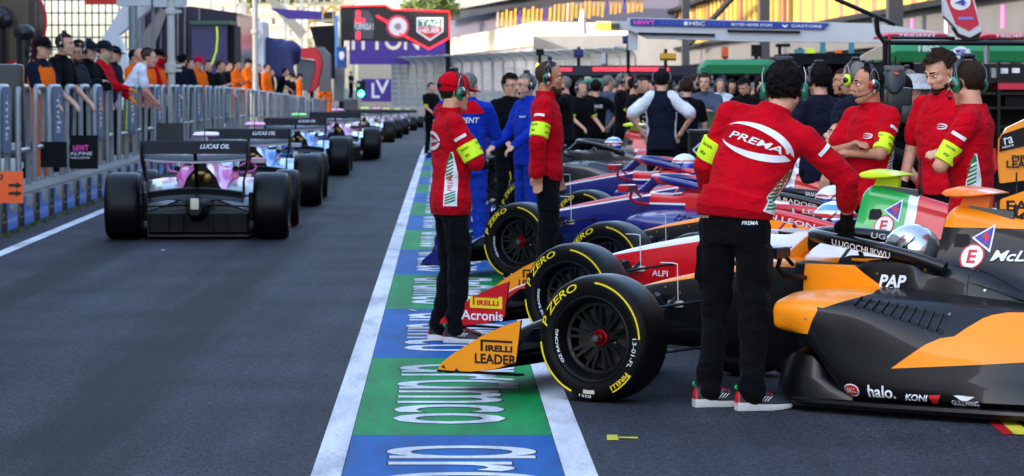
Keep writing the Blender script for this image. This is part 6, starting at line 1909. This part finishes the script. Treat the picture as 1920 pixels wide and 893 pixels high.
# ---- unseen blocks added on the left to keep the low sun off the lane
ls = empty('sun_block_stand', (-24, 0, 0), 0, 'unseen tall stand added on the left to shade the near cars', 'grandstand')
mb = MB(); mb.prism([(-16, -9, -1.5), (-16, 78, -1.5), (-30, 78, -1.5), (-30, -9, -1.5)], (0, 0, 18.5), 0); loc_to(ls, mb).build('wall', [CREAM], ls)
mb = MB(); mb.prism([(-15.0, -10, 17.2), (-15.0, 79, 17.2), (-31, 79, 18.0), (-31, -10, 18.0)], (0, 0, .4), 0); loc_to(ls, mb).build('roof', [WPAN], ls)
mb = MB(); mb.prism([(-38, 78, -2), (-38, 198, -2), (-50, 198, -2), (-50, 78, -2)], (0, 0, 24), 0); bs_ = mk_thing('far_sun_block', mb, [CREAM], 'second unseen block added on the left to shade the far lane', 'grandstand')  # unseen block added to shade the fence and screen gantry
# ---- pit building on the right
PX = 17.0
def fx(y): return PX - .0143 * (y - 118)
pb = empty('pit_building', (PX, 118, 0), 0, 'long pit building on the right with yellow upper panels above dark garages', 'building')
def slabY(x0, x1, y0, y1, z0, z1, mi, mb):
    mb.prism([(fx(y0) + x0, y0, z0), (fx(y0) + x1, y0, z0), (fx(y1) + x1, y1, z0), (fx(y1) + x0, y1, z0)], (0, 0, z1 - z0), mi)
mb = MB(); slabY(.4, 14, -110, 330, -1.5, 16.5, 0, mb); loc_to(pb, mb).build('wall', [mk('facade_dark', (48, 47, 50), .7, var=.1, vs=.5)], pb)
mb = MB(); slabY(.0, .4, -110, 330, 3.35, 4.7, 0, mb); loc_to(pb, mb).build('fascia', [mk('fascia_grey', (74, 72, 75), .6, var=.12, vs=.6)], pb)
mb = MB(); slabY(-.5, .4, -110, 330, 4.70, 4.95, 0, mb); slabY(-.5, .4, -110, 330, 8.2, 8.5, 0, mb); loc_to(pb, mb).build('floor_edge', [DARKM], pb)
ya = 80.0; pan = {}
random.seed(21); idx = 0
while ya < 300 and idx < 96:
    yb_ = ya + 1.55; m = YPAN2 if idx % 4 == 2 else YPAN
    mb = MB(); slabY(.2, .38, ya + .06, yb_ - .06, 4.97, 8.18, 0, mb); loc_to(pb, mb).build('yellow_panel' if m is YPAN else 'rose_panel', [m], pb, None, False)
    ya = yb_ + (.0 if idx < 60 else 2.0); idx += 1
for y0 in (122, 176, 240):
    mb = MB(); slabY(-1.6, -1.0, y0, y0 + .8, -1.5, 16, 0, mb); loc_to(pb, mb).build('column', [mk('column_navy', (24, 30, 42), .5)], pb)
for y0 in (196, 250):
    mb = MB(); mb.bar((fx(y0) - 1.3, y0, 7.5), (fx(y0 + 40) - 1.3, y0 + 40, 4.9), .25, .35, 0); loc_to(pb, mb).build('brace', [DARKM], pb)
y0 = 60
k = 0
while y0 < 320:
    mb = MB(); slabY(-.02, .38, y0 + .6, y0 + 6.2, -1.4, 3.1, 0, mb); loc_to(pb, mb).build('garage_opening', [DARKIN], pb, None, False); y0 += 7; k += 1
for y0 in (100, 104.5, 110, 117, 126): 
    mb = MB(); slabY(-.03, -.01, y0, y0 + .5, 3.6, 4.4, 0, mb); loc_to(pb, mb).build('notice', [WHITE if int(y0) % 2 else PINKP], pb, None)
FARC = mk('terrace_cream', (136, 130, 118), .8, var=.08, vs=.3); FARW = mk('terrace_white', (150, 154, 160), .6)
# far end of the building: parapet, roof and the terrace, glass reflections painted as coloured panels
fb = empty('far_terrace', tuple(at(930, 180, 300)), 0, 'far terrace building with cream parapet and white roof edge', 'building')
def band(pts, m, nm, t=1.5):
    mb = MB(); mb.prism([at(u, v, d) for u, v, d in pts], (0, t, 0), 0); return loc_to(fb, mb).build(nm, [m], fb)
band([(836, 104, 330), (836, 74, 330), (1004, 41, 280), (1004, 86, 280)], FARC, 'parapet')
band([(1004, 86, 280), (1004, 41, 280), (1200, 44, 270), (1200, 86, 270)], FARC, 'parapet')
band([(836, 170, 332), (836, 104, 332), (1000, 84, 282), (1000, 170, 282)], mk('terrace_grey', (104, 102, 114), .5, var=.2, vs=.5), 'lower_wall')
band([(1000, 170, 282), (1000, 68, 279), (1290, 64, 265), (1290, 170, 265)], mk('terrace_dark', (62, 66, 74), .5, var=.2, vs=.5), 'glass_front')
band([(836, 22, 336), (960, -2, 300), (1240, -60, 250), (1240, -75, 250), (940, -16, 300), (836, 16, 336)], FARW, 'roof_edge')
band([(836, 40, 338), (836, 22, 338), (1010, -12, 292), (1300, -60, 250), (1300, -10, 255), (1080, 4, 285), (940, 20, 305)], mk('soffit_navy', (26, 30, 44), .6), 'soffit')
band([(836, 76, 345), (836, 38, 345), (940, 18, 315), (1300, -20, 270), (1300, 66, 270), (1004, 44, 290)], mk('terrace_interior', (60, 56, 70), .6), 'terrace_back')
random.seed(9)
for k in range(34):
    u = 930 + k * 8.2; d = 300 - k * .9; v = 38 - k * .9; hh = 12 + 6 * random.random()
    m = random.choice([YPAN, YPAN, CREAM, mk('amber_reflection', (214, 150, 50), .3), PURP])  # yellow reflections in the glass put into the panel colours
    band([(u, v + hh * .9, d), (u + 1.5, v - hh, d), (u + 6, v - hh - 1, d), (u + 4.5, v + hh * .9, d)], m, 'glass_panel', .2)
mb = MB(); p = at(1092, 64, 250); q = at(1092, 18, 250); mb.tube([p, (p.x, 250, (p.z + q.z) / 2), q], [.38, .30, .12], 12, 0); mk_thing('white_statue', mb, [WPAN], 'tall white flag shape standing on the far terrace', 'flag')
# trees beyond
def tree(u, v, d, Rr, lab):
    p = at(u, v, d); r = empty('tree', (p.x, d, 0), 0, lab, 'tree', 'trees beyond the track')
    mb = MB(); mb.tube([(0, 0, gz(d)), (.1, 0, p.z * .6), (0, 0, p.z)], [.35, .25, .1], 8, 0)
    for k in range(5): a = k * 1.3; mb.tube([(.05, 0, p.z * .7), (math.cos(a) * Rr * .6, math.sin(a) * Rr * .6, p.z + (k % 3 - 1) * .3 * Rr)], [.14, .04], 6, 0)
    mb.build('trunk', [WOOD], r)
    lf = MB(); rnd = random.Random(int(u))
    cl = [(V((rnd.gauss(0, .5) * Rr, rnd.gauss(0, .4) * Rr, p.z + rnd.gauss(0, .28) * Rr)), rnd.uniform(.25, .5) * Rr) for _ in range(16)]
    for c, rr2 in cl:
        for _ in range(130):
            q = c + V((rnd.gauss(0, .5), rnd.gauss(0, .5), rnd.gauss(0, .42))) * rr2; a, b = V((rnd.gauss(0, 1), rnd.gauss(0, 1), rnd.gauss(0, 1))).normalized(), V((rnd.gauss(0, 1), rnd.gauss(0, 1), rnd.gauss(0, 1))).normalized(); s = .16 + .1 * rnd.random()
            lf.add([q - a * s, q + b * s * .6, q + a * s, q - b * s * .6], [(0, 1, 2, 3)], 0, None, False)
    lf.build('crown', [LEAF], r, None, False)
tree(530, 0, 240, 3.0, 'green tree top above the purple banner at the left'); tree(820, 12, 300, 2.4, 'round tree top just left of the white roof edge'); tree(600, -12, 250, 3, 'tree behind the scaffold tower at the top edge'); tree(795, 14, 320, 1.8, 'smaller tree beside the round tree top above the screen')
# ------------------------------------------------------------ booms, canopies and kit between the cars and the building
bo = empty('pit_boom', tuple(at(1560, 160, 47)), 0, 'long white pit boom with a blue sponsor strip and an amber light at its tip', 'boom')
mb = MB()
def pr4(pts, d, t, mi=0): mb.prism([at(u, v, d) for u, v in pts], (0, t, 0), mi)
pr4([(1178, 33), (1640, 44), (1790, 64), (1790, 74), (1640, 80), (1400, 78), (1215, 72), (1178, 56)], 47, .35)
loc_to(bo, mb).build('beam', [WPAN], bo)
mb = MB(); pr4([(1116, 40), (1178, 40), (1178, 57), (1122, 57), (1116, 52)], 47.05, .25); loc_to(bo, mb).build('tip', [WPAN], bo)
mb = MB(); pr4([(1120, 43), (1144, 43), (1144, 54), (1120, 54)], 46.98, .06); loc_to(bo, mb).build('amber_light', [AMBL], bo)
mb = MB(); pr4([(1145, 44), (1162, 44), (1162, 53), (1145, 53)], 46.98, .06); loc_to(bo, mb).build('lens', [mk('lens_green', (50, 70, 56), .3)], bo)
mb = MB(); pr4([(1182, 35), (1556, 43.5), (1545, 56), (1182, 48)], 46.97, .02); st = loc_to(bo, mb).build('sponsor_strip', [NAVYB], bo)
def btx(t, u0, u1, h, m, vo=0, bold=.02):
    tb = MB(); f = lambda u: 41.7 + (u - 1182) * .0226
    a, b = at(u0, f(u0) + h / 2 + vo, 46.955), at(u1, f(u1) + h / 2 + vo, 46.955); up = at(u0, f(u0) - h / 2 + vo, 46.955)
    ux = (b - a).normalized(); tb.text(t, planar(a, ux, (0, 0, 1)), (b - a).length, up.z - a.z, 0, bold); loc_to(bo, tb).build('lettering', [m], st, None, False)
btx('bBWT', 1188, 1228, 8, PINKP); btx('MSC', 1292, 1322, 7.5, WHITE); btx('BETTER NEVER STOPS', 1371, 1448, 5, WHITE); btx('CASTORE', 1484, 1541, 5, WHITE)
tb = MB(); tb.add([at(u, v, 46.955) for u, v in ((1466, 45), (1471, 48), (1473, 48), (1478, 45), (1476, 50), (1472, 52), (1468, 50))], [tuple(range(7))], 0, None, False)
c = at(1286, 44.2, 46.955); tb.add([c + V((.035 * math.cos(t), 0, .035 * math.sin(t))) for t in [2 * PI * k / 12 for k in range(12)]], [tuple(range(12))], 0, None, False); loc_to(bo, tb).build('emblem', [WHITE], st, None, False)
tb = MB()
for u in list(range(1238, 1276, 9)) + list(range(1326, 1362, 9)):
    f = 41.7 + (u - 1182) * .0226; tb.add([at(a, b, 46.955) for a, b in ((u, f + 3), (u + 4, f - 3), (u + 8, f - 3), (u + 4, f + 3))], [(0, 1, 2, 3)], 0, None, False)
loc_to(bo, tb).build('chevrons', [mk('strip_blue', (50, 96, 190), .5)], st, None, False)
for u0, u1, v in ((1196, 1340, 63), (1364, 1500, 58)):
    mb = MB(); mb.bar(at(u0, v, 46.97), at(u1, v + (u1 - u0) * .018, 46.97), .045, .035, 0); loc_to(bo, mb).build('slot', [DARKM], bo)
mb = MB(); p = at(1700, 70, 47.2); mb.bar((p.x, 47.2, p.z), (p.x, 47.2, 0), .2, .2, 0); loc_to(bo, mb).build('post', [DARKM], bo)
mb = MB(); quadbox(1178, 56, 1196, 94, 47.1, .15, 0, mb); loc_to(bo, mb).build('drop_arm', [WPAN], bo)

def canopy(label, u0, v0, u1, v1, d, m, depth=1.2, legs=(), text=None, cream=None):
    r = empty('canopy', tuple(at((u0 + u1) / 2, 160, d)), 0, label, 'canopy')
    a, b = at(u0, v1, d), at(u1, v0, d); W_, Hh = b.x - a.x, b.z - a.z; mb = MB(); rings = []
    for k in range(13):
        t = k / 12; x = a.x + W_ * t; e = min(1, min(t, 1 - t) * 9); e = math.sqrt(max(.04, 1 - (1 - e) ** 2))
        top = a.z + Hh * (.35 + .65 * e)
        rings.append([V((x, d, a.z)), V((x, d - .02, a.z + (top - a.z) * .6)), V((x, d + .12, top - .01)), V((x, d + depth * .5, top)), V((x, d + depth - .12, top - .01)), V((x, d + depth, a.z))])
    mb.loft(rings, 0); loc_to(r, mb).build('cover', [m], r, 50)
    if cream:
        mb = MB(); mb.prism([at(u, v, d - .03) for u, v in cream], (0, .3, 0), 0); loc_to(r, mb).build('end_panel', [CREAM], r)
    for u in legs:
        mb = MB(); p = at(u, v1 - 1, d + .2); mb.tube([(p.x, d + .2, p.z), (p.x, d + .2, gz(d))], .045, 8, 0); loc_to(r, mb).build('leg', [GALV], r)
    if text:
        tx, q = text; tb = MB(); facetext(tb, tx, *q, d - .03, 0, .02); loc_to(r, tb).build('lettering', [WHITE], r, None, False)
    return r
canopy('green canopy with rounded ends standing alone in the middle distance', 1314, 111, 1460, 138, 58, GRNC, legs=(1334, 1356, 1400, 1446))
canopy('wide green canopy with white digits and a cream end panel', 1655, 82, 1985, 116, 46, GRNC, legs=(1675, 1900), text=('1800', (1722, 86, 1762, 97)), cream=((1614, 113), (1618, 104), (1648, 88), (1662, 84), (1660, 112)))
canopy('red canopy with white lettering above the wide green one', 1655, 60, 1782, 72, 44, REDC, legs=(1662,), text=('TRIDENT', (1684, 64, 1756, 69)))
canopy('red canopy at the right edge with white lettering', 1838, 61, 1990, 72, 44, REDC, legs=(1850,), text=('TRIDENT', (1866, 65, 1935, 70)))
canopy('low green canopy far behind the crowd', 1092, 147, 1166, 162, 68, GRNC, legs=(1100, 1160))
# dark beam with a red light strip behind the far crowd
def kitthing(name, label, cat, d, parts, group=None):
    r = empty(name, tuple(at(parts[0][2][0][0], 160, d)), 0, label, cat, group)
    for nm, m, pts, off, t in parts:
        mb = MB(); mb.prism([at(u, v, d + off) for u, v in pts], (0, t, 0), 0); loc_to(r, mb).build(nm, [m], r)
    return r
def q4(u0, v0, u1, v1): return [(u0, v1), (u1, v1), (u1, v0), (u0, v0)]
NAVK = mk('gantry_navy', (24, 26, 48), .5)
kitthing('light_gantry', 'dark navy beam with a red light strip above the far crowd', 'gantry', 64, [('beam', NAVK, q4(1010, 123, 1318, 141), 0, .5), ('red_strip', REDL, q4(1112, 127, 1254, 133), -.03, .03), ('red_strip', REDL, q4(1040, 128, 1072, 133), -.03, .03),
    ('post', NAVK, q4(1016, 141, 1024, 252), .1, .1), ('post', NAVK, q4(1252, 141, 1258, 252), .1, .1), ('amber_light', AMBL, q4(1006, 120, 1016, 134), -.05, .1)])
AWN = 'black pit awnings behind the crowd'
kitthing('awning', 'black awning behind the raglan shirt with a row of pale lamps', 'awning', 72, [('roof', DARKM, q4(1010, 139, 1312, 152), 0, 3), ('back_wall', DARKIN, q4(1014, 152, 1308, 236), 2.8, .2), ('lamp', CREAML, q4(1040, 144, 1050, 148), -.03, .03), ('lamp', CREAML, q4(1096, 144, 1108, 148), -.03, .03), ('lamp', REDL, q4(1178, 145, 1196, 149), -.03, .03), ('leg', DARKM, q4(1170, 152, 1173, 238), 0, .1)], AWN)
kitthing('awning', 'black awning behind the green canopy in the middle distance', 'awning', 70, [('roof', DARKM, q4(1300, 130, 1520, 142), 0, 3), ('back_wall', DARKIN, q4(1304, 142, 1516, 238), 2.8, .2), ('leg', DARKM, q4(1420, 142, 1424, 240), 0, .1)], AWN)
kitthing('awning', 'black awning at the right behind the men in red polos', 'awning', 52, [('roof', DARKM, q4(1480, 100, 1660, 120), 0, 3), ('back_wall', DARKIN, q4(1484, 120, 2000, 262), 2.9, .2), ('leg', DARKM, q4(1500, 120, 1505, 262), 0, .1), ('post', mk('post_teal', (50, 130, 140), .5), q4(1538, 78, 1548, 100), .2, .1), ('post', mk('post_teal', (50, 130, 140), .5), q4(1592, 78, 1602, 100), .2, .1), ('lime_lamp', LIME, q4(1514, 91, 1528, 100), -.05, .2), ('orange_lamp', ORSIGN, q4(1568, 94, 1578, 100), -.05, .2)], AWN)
rk = [('frame', BLACKP, q4(1745, 117, 1752, 330), 0, .06), ('frame', BLACKP, q4(1990, 117, 1998, 330), 0, .06), ('frame', BLACKP, q4(1870, 117, 1876, 330), 0, .06)]
for v in (150, 173, 200, 236, 280): rk.append(('shelf', BLACKP, q4(1745, v, 1998, v + 5), .05, .5))
rk += [('tray', REDC, q4(1872, 156, 1990, 168), -.02, .4), ('box', DARKM, q4(1780, 205, 1860, 235), .1, .3), ('box', DARKM, q4(1885, 180, 1950, 199), .1, .3), ('box', SILV, q4(1860, 128, 1868, 146), .1, .1), ('bottle', WHITE, q4(1878, 128, 1890, 138), .1, .1), ('bottle', WHITE, q4(1900, 128, 1912, 137), .1, .1), ('back_panel', DARKIN, q4(1748, 120, 1996, 380), .6, .05)]
kitthing('equipment_rack', 'black equipment rack with shelves and a red tray at the right edge', 'rack', 31, rk)
# rack rail with spare noses
rr = empty('nose_rack', tuple(at(1780, 160, 33)), 0, 'black tube rack over the right hand cars, end upright on its left', 'rack')
mb = MB(); mb.tube([at(u, v, 33) for u, v in ((1643, 34), (1646, 62), (1656, 77), (1672, 80), (1990, 82))], .028, 8, 0); loc_to(rr, mb).build('rail', [BLACKP], rr)
mb = MB(); mb.tube([at(u, v, 33.2) for u, v in ((1655, 71), (1790, 72))], .018, 8, 0); loc_to(rr, mb).build('rail', [BLACKP], rr)
mb = MB(); mb.tube([at(u, v, 33.1) for u, v in ((1566, -2), (1640, 30), (1678, 46))], .025, 8, 0); loc_to(rr, mb).build('arm', [BLACKP], rr)
mb = MB(); mb.prism([at(u, v, 33.05) for u, v in ((1637, 34), (1644, 34), (1652, 66), (1645, 66))], (0, .15, 0), 0); loc_to(rr, mb).build('end_plate', [WPAN], rr)
for u in (1985,):
    mb = MB(); p = at(u, 82, 33); mb.tube([p, (p.x, 33, 0)], .03, 8, 0); loc_to(rr, mb).build('leg', [BLACKP], rr)
mb = MB(); p = at(1660, 78, 33); mb.tube([p, (p.x, 33, 0)], .03, 8, 0); loc_to(rr, mb).build('leg', [BLACKP], rr)
def nose(label, d, outl, stripe, num, nq, numm):
    r = empty('spare_nose', tuple(at(outl[0][0], 160, d)), 0, label, 'nose cone', 'spare nose cones on the rack')
    mb = MB(); pts = [at(u, v, d) for u, v in outl]; cen = sum(pts, V()) / len(pts)
    r1 = pts; r2 = [cen + (p - cen) * .96 + V((0, -.05, 0)) for p in pts]; r0 = [cen + (p - cen) * .85 + V((0, .3, 0)) for p in pts]
    mb.loft([r0, r1, r2], 0, smooth=False); loc_to(r, mb).build('shell', [WPAN], r)
    mb = MB(); mb.prism([at(u, v, d - .058) for u, v in stripe], (0, .03, 0), 0); loc_to(r, mb).build('red_panel', [REDC], r)
    mb = MB(); c = at((nq[0] + nq[2]) / 2, (nq[1] + nq[3]) / 2, d - .062); mb.prism([c + V((.11 * math.cos(t), 0, .085 * math.sin(t))) for t in [2 * PI * k / 24 for k in range(24)]], (0, .02, 0), 0); loc_to(r, mb).build('number_disc', [WHITE], r)
    tb = MB(); facetext(tb, num, *nq, d - .07, 0, .03); loc_to(r, tb).build('lettering', [numm], r, None, False)
    return r
n4 = nose('red and white spare nose with a blue 4 hanging at the top edge', 33, [(1767, -10), (1768, 30), (1790, 52), (1796, 64), (1818, 72), (1840, 60), (1840, 48), (1824, -10)], [(1770, -10), (1792, 46), (1817, 58), (1836, 46), (1821, -10)], '4', (1790, -1, 1812, 10), PRINTB)
tb = MB()
tb2 = MB(); quadbox(1797, 32, 1825, 37, 32.935, .004, 0, tb2); loc_to(n4, tb2).build('patch', [mk('patch_blue', (110, 130, 200), .5)], n4)
mb = MB(); mb.prism([at(u, v, 32.99) for u, v in ((1788, 52), (1798, 60), (1818, 68), (1838, 60), (1842, 56), (1836, 72), (1818, 76), (1800, 70))], (0, .2, 0), 0); loc_to(n4, mb).build('tip', [BLACKP], n4)
nose('red and white spare nose with a blue 5 below the wide green canopy', 42, [(1768, 95), (1780, 122), (1795, 132), (1815, 132), (1826, 116), (1818, 92)], [(1776, 108), (1786, 122), (1800, 131), (1814, 130), (1824, 116), (1816, 112), (1786, 112)], '5', (1790, 93, 1812, 104), PRINTB)
# case with a diamond logo, green bin, radio camera, bodywork panel
cs = kitthing('equipment_case', 'black equipment case with a white diamond sign behind the graphite car', 'case', 36, [('body', DARKM, q4(1294, 248, 1352, 406), 0, .5), ('lid', BLACKP, q4(1292, 244, 1354, 250), -.01, .52)])
tb = MB(); c = [(1298, 281), (1312, 268), (1336, 265), (1350, 280), (1338, 294), (1312, 296)]
P_ = [at(u, v, 35.99) for u, v in c]; ce = sum(P_, V()) / 6; tb.add(P_ + [ce + (p - ce) * .88 for p in P_], [(i, (i + 1) % 6, 6 + (i + 1) % 6, 6 + i) for i in range(6)], 0, None, False); facetext(tb, 'VACU', 1308, 274, 1342, 287, 35.995, 0, .03); loc_to(cs, tb).build('lettering', [WHITE], cs, None, False)
kitthing('bin', 'green box between the slate shirt and the man looking down', 'box', 41, [('body', mk('bin_green', (30, 96, 52), .5), q4(1330, 214, 1366, 330), 0, .4), ('lid', mk('bin_green_dark', (20, 66, 38), .5), q4(1328, 209, 1368, 215), -.02, .44)])
person('camera operator in black behind the man with crossed arms, turned away', pt(1690, 21.6, 0), (-.2, .98), 1.70, shirt=F_BLKT, sleeve='long', hair='black', armL='rail', armR='rail', group=BG)
rc = empty('radio_camera', tuple(at(1676, 150, 21.2)), 0, 'grey radio camera pack with a tall antenna tipped red', 'camera')
mb = MB(); 
rings = []
for v, hw in ((132, 16), (140, 22), (158, 22), (168, 15), (173, 8)):
    c = at(1676, v, 21.2); h_ = hw / FPX * 21.2; rings.append([c + V((h_ * math.cos(t), .05 * math.sin(t), 0)) for t in [2 * PI * k / 14 for k in range(14)]])
mb.loft(rings, 0); loc_to(rc, mb).build('pack', [mk('pack_slate', (60, 68, 78), .4)], rc, 50)
mb = MB(); mb.box(at(1676, 128, 21.2), (.13, .1, .035), 0, bev=.008); loc_to(rc, mb).build('connector_plate', [GREYP], rc)
mb = MB(); mb.box(at(1684, 190, 21.35), (.18, .22, .2), 0, bev=.03); mb.box(at(1700, 215, 21.35), (.12, .3, .14), 0, bev=.03); loc_to(rc, mb).build('camera_body', [BLKV], rc)
mb = MB(); mb.tube([at(1668, v, 21.2) for v in (130, 100, 72)], [.012, .010, .008], 8, 0); loc_to(rc, mb).build('antenna', [BLACKP], rc)
mb = MB(); mb.tube([at(1668, v, 21.2) for v in (75, 68)], .011, 8, 0); loc_to(rc, mb).build('antenna_tip', [PRINTR], rc)
mb = MB(); mb.tube([at(1679, v, 21.2) for v in (130, 106)], .006, 6, 0); loc_to(rc, mb).build('short_antenna', [BLACKP], rc)
mb = MB(); mb.box(at(1681, 138, 21.14), (.03, .02, .012), 0); loc_to(rc, mb).build('button', [ORSIGN], rc)
bp_ = empty('bodywork_panel', tuple(at(1930, 300, 18.2)), 0, 'orange and black bodywork panel standing at the right edge', 'bodywork')
mb = MB(); mb.prism([at(u, v, 18.2) for u, v in ((1876, 344), (1872, 300), (1874, 262), (1888, 240), (1960, 206), (1990, 206), (1990, 330))], (0, .05, 0), 0); loc_to(bp_, mb).build('panel', [EPO], bp_)
mb = MB(); mb.prism([at(u, v, 18.19) for u, v in ((1874, 285), (1875, 262), (1880, 252), (1990, 215), (1990, 258))], (0, .012, 0), 0); loc_to(bp_, mb).build('black_band', [BLACKP], bp_)
tb = MB(); a = at(1884, 272, 18.18); s_ = V((.97, 0, .24)); tb.text('ra', planar(a, s_, (-.2, 0, 1)), .055, .042, 0, .01); tb.text('nature', planar(at(1880, 279, 18.18), s_, (-.2, 0, 1)), .07, .014, 0, .01); loc_to(bp_, tb).build('lettering', [WHITE], bp_, None, False)
tb = MB(); facetext(tb, 'PIRELLI', 1897, 291, 1960, 301, 18.19, 0, .03); facetext(tb, 'LEADER', 1887, 301, 1965, 315, 18.19, 0, .03); loc_to(bp_, tb).build('lettering', [BLACK], bp_, None, False)
mb = MB(); mb.bar(at(1960, 330, 18.3), (at(1960, 330, 18.3).x, 18.3, 0), .04, .04, 0); loc_to(bp_, mb).build('stand', [BLACKP], bp_)

# masts, lamps and small kit above the far crowd
for i, (u, v0, d, m, nm, lab, q) in enumerate([
    (1012, 100, 66, DARKM, 'lamp_mast', 'thin mast with a small dark camera left of the light gantry', (1005, 92, 1020, 104)),
    (1085, 88, 66, mk('kit_blue', (30, 40, 110), .6), 'lamp_mast', 'thin mast carrying a blue box above the light gantry', (1076, 92, 1094, 108)),
    (1136, 100, 66, WPAN, 'lamp_mast', 'white slanted panel on a thin mast above the red light strip', (1128, 100, 1136, 124)),
    (1178, 66, 60, mk('kit_blue', (30, 40, 110), .6), 'lamp_mast', 'tall dark mast with a blue cap below the boom tip', (1168, 68, 1184, 82)),
    (1248, 92, 62, mk('kit_yellow', (214, 160, 30), .6), 'lamp_mast', 'black and yellow kit box on a mast under the boom', (1238, 100, 1268, 114)),
    (1360, 92, 60, mk('kit_orange', (216, 96, 30), .6), 'lamp_mast', 'orange lamp on a mast above the green canopy', (1354, 88, 1366, 110)),
    (1418, 86, 60, DARKM, 'lamp_mast', 'dark speaker box on a mast right of the orange lamp', (1410, 84, 1428, 106)),
    (1462, 84, 58, DARKM, 'lamp_mast', 'dark frame on a mast at the right end of the green canopy', (1456, 82, 1482, 88)),
    (1500, 90, 58, mk('post_teal', (50, 130, 140), .5), 'lamp_mast', 'teal box on a mast beside the black awning', (1492, 92, 1508, 106))]):
    r = empty(nm, tuple(at(u, 160, d)), 0, lab, 'mast', 'masts with kit above the far crowd')
    mb = MB(); a = at(u, v0, d); mb.tube([(a.x, d, gz(d)), (a.x, d, a.z)], .035, 8, 0); loc_to(r, mb).build('pole', [BLACKP], r)
    mb = MB(); quadbox(*q, d - .15, .28, 0, mb); loc_to(r, mb).build('box', [m], r)
    mb = MB(); quadbox(q[0] + 1, q[3] - 4, q[2] - 1, q[3] - 2, d - .17, .02, 0, mb); loc_to(r, mb).build('label', [BLACKP], r)
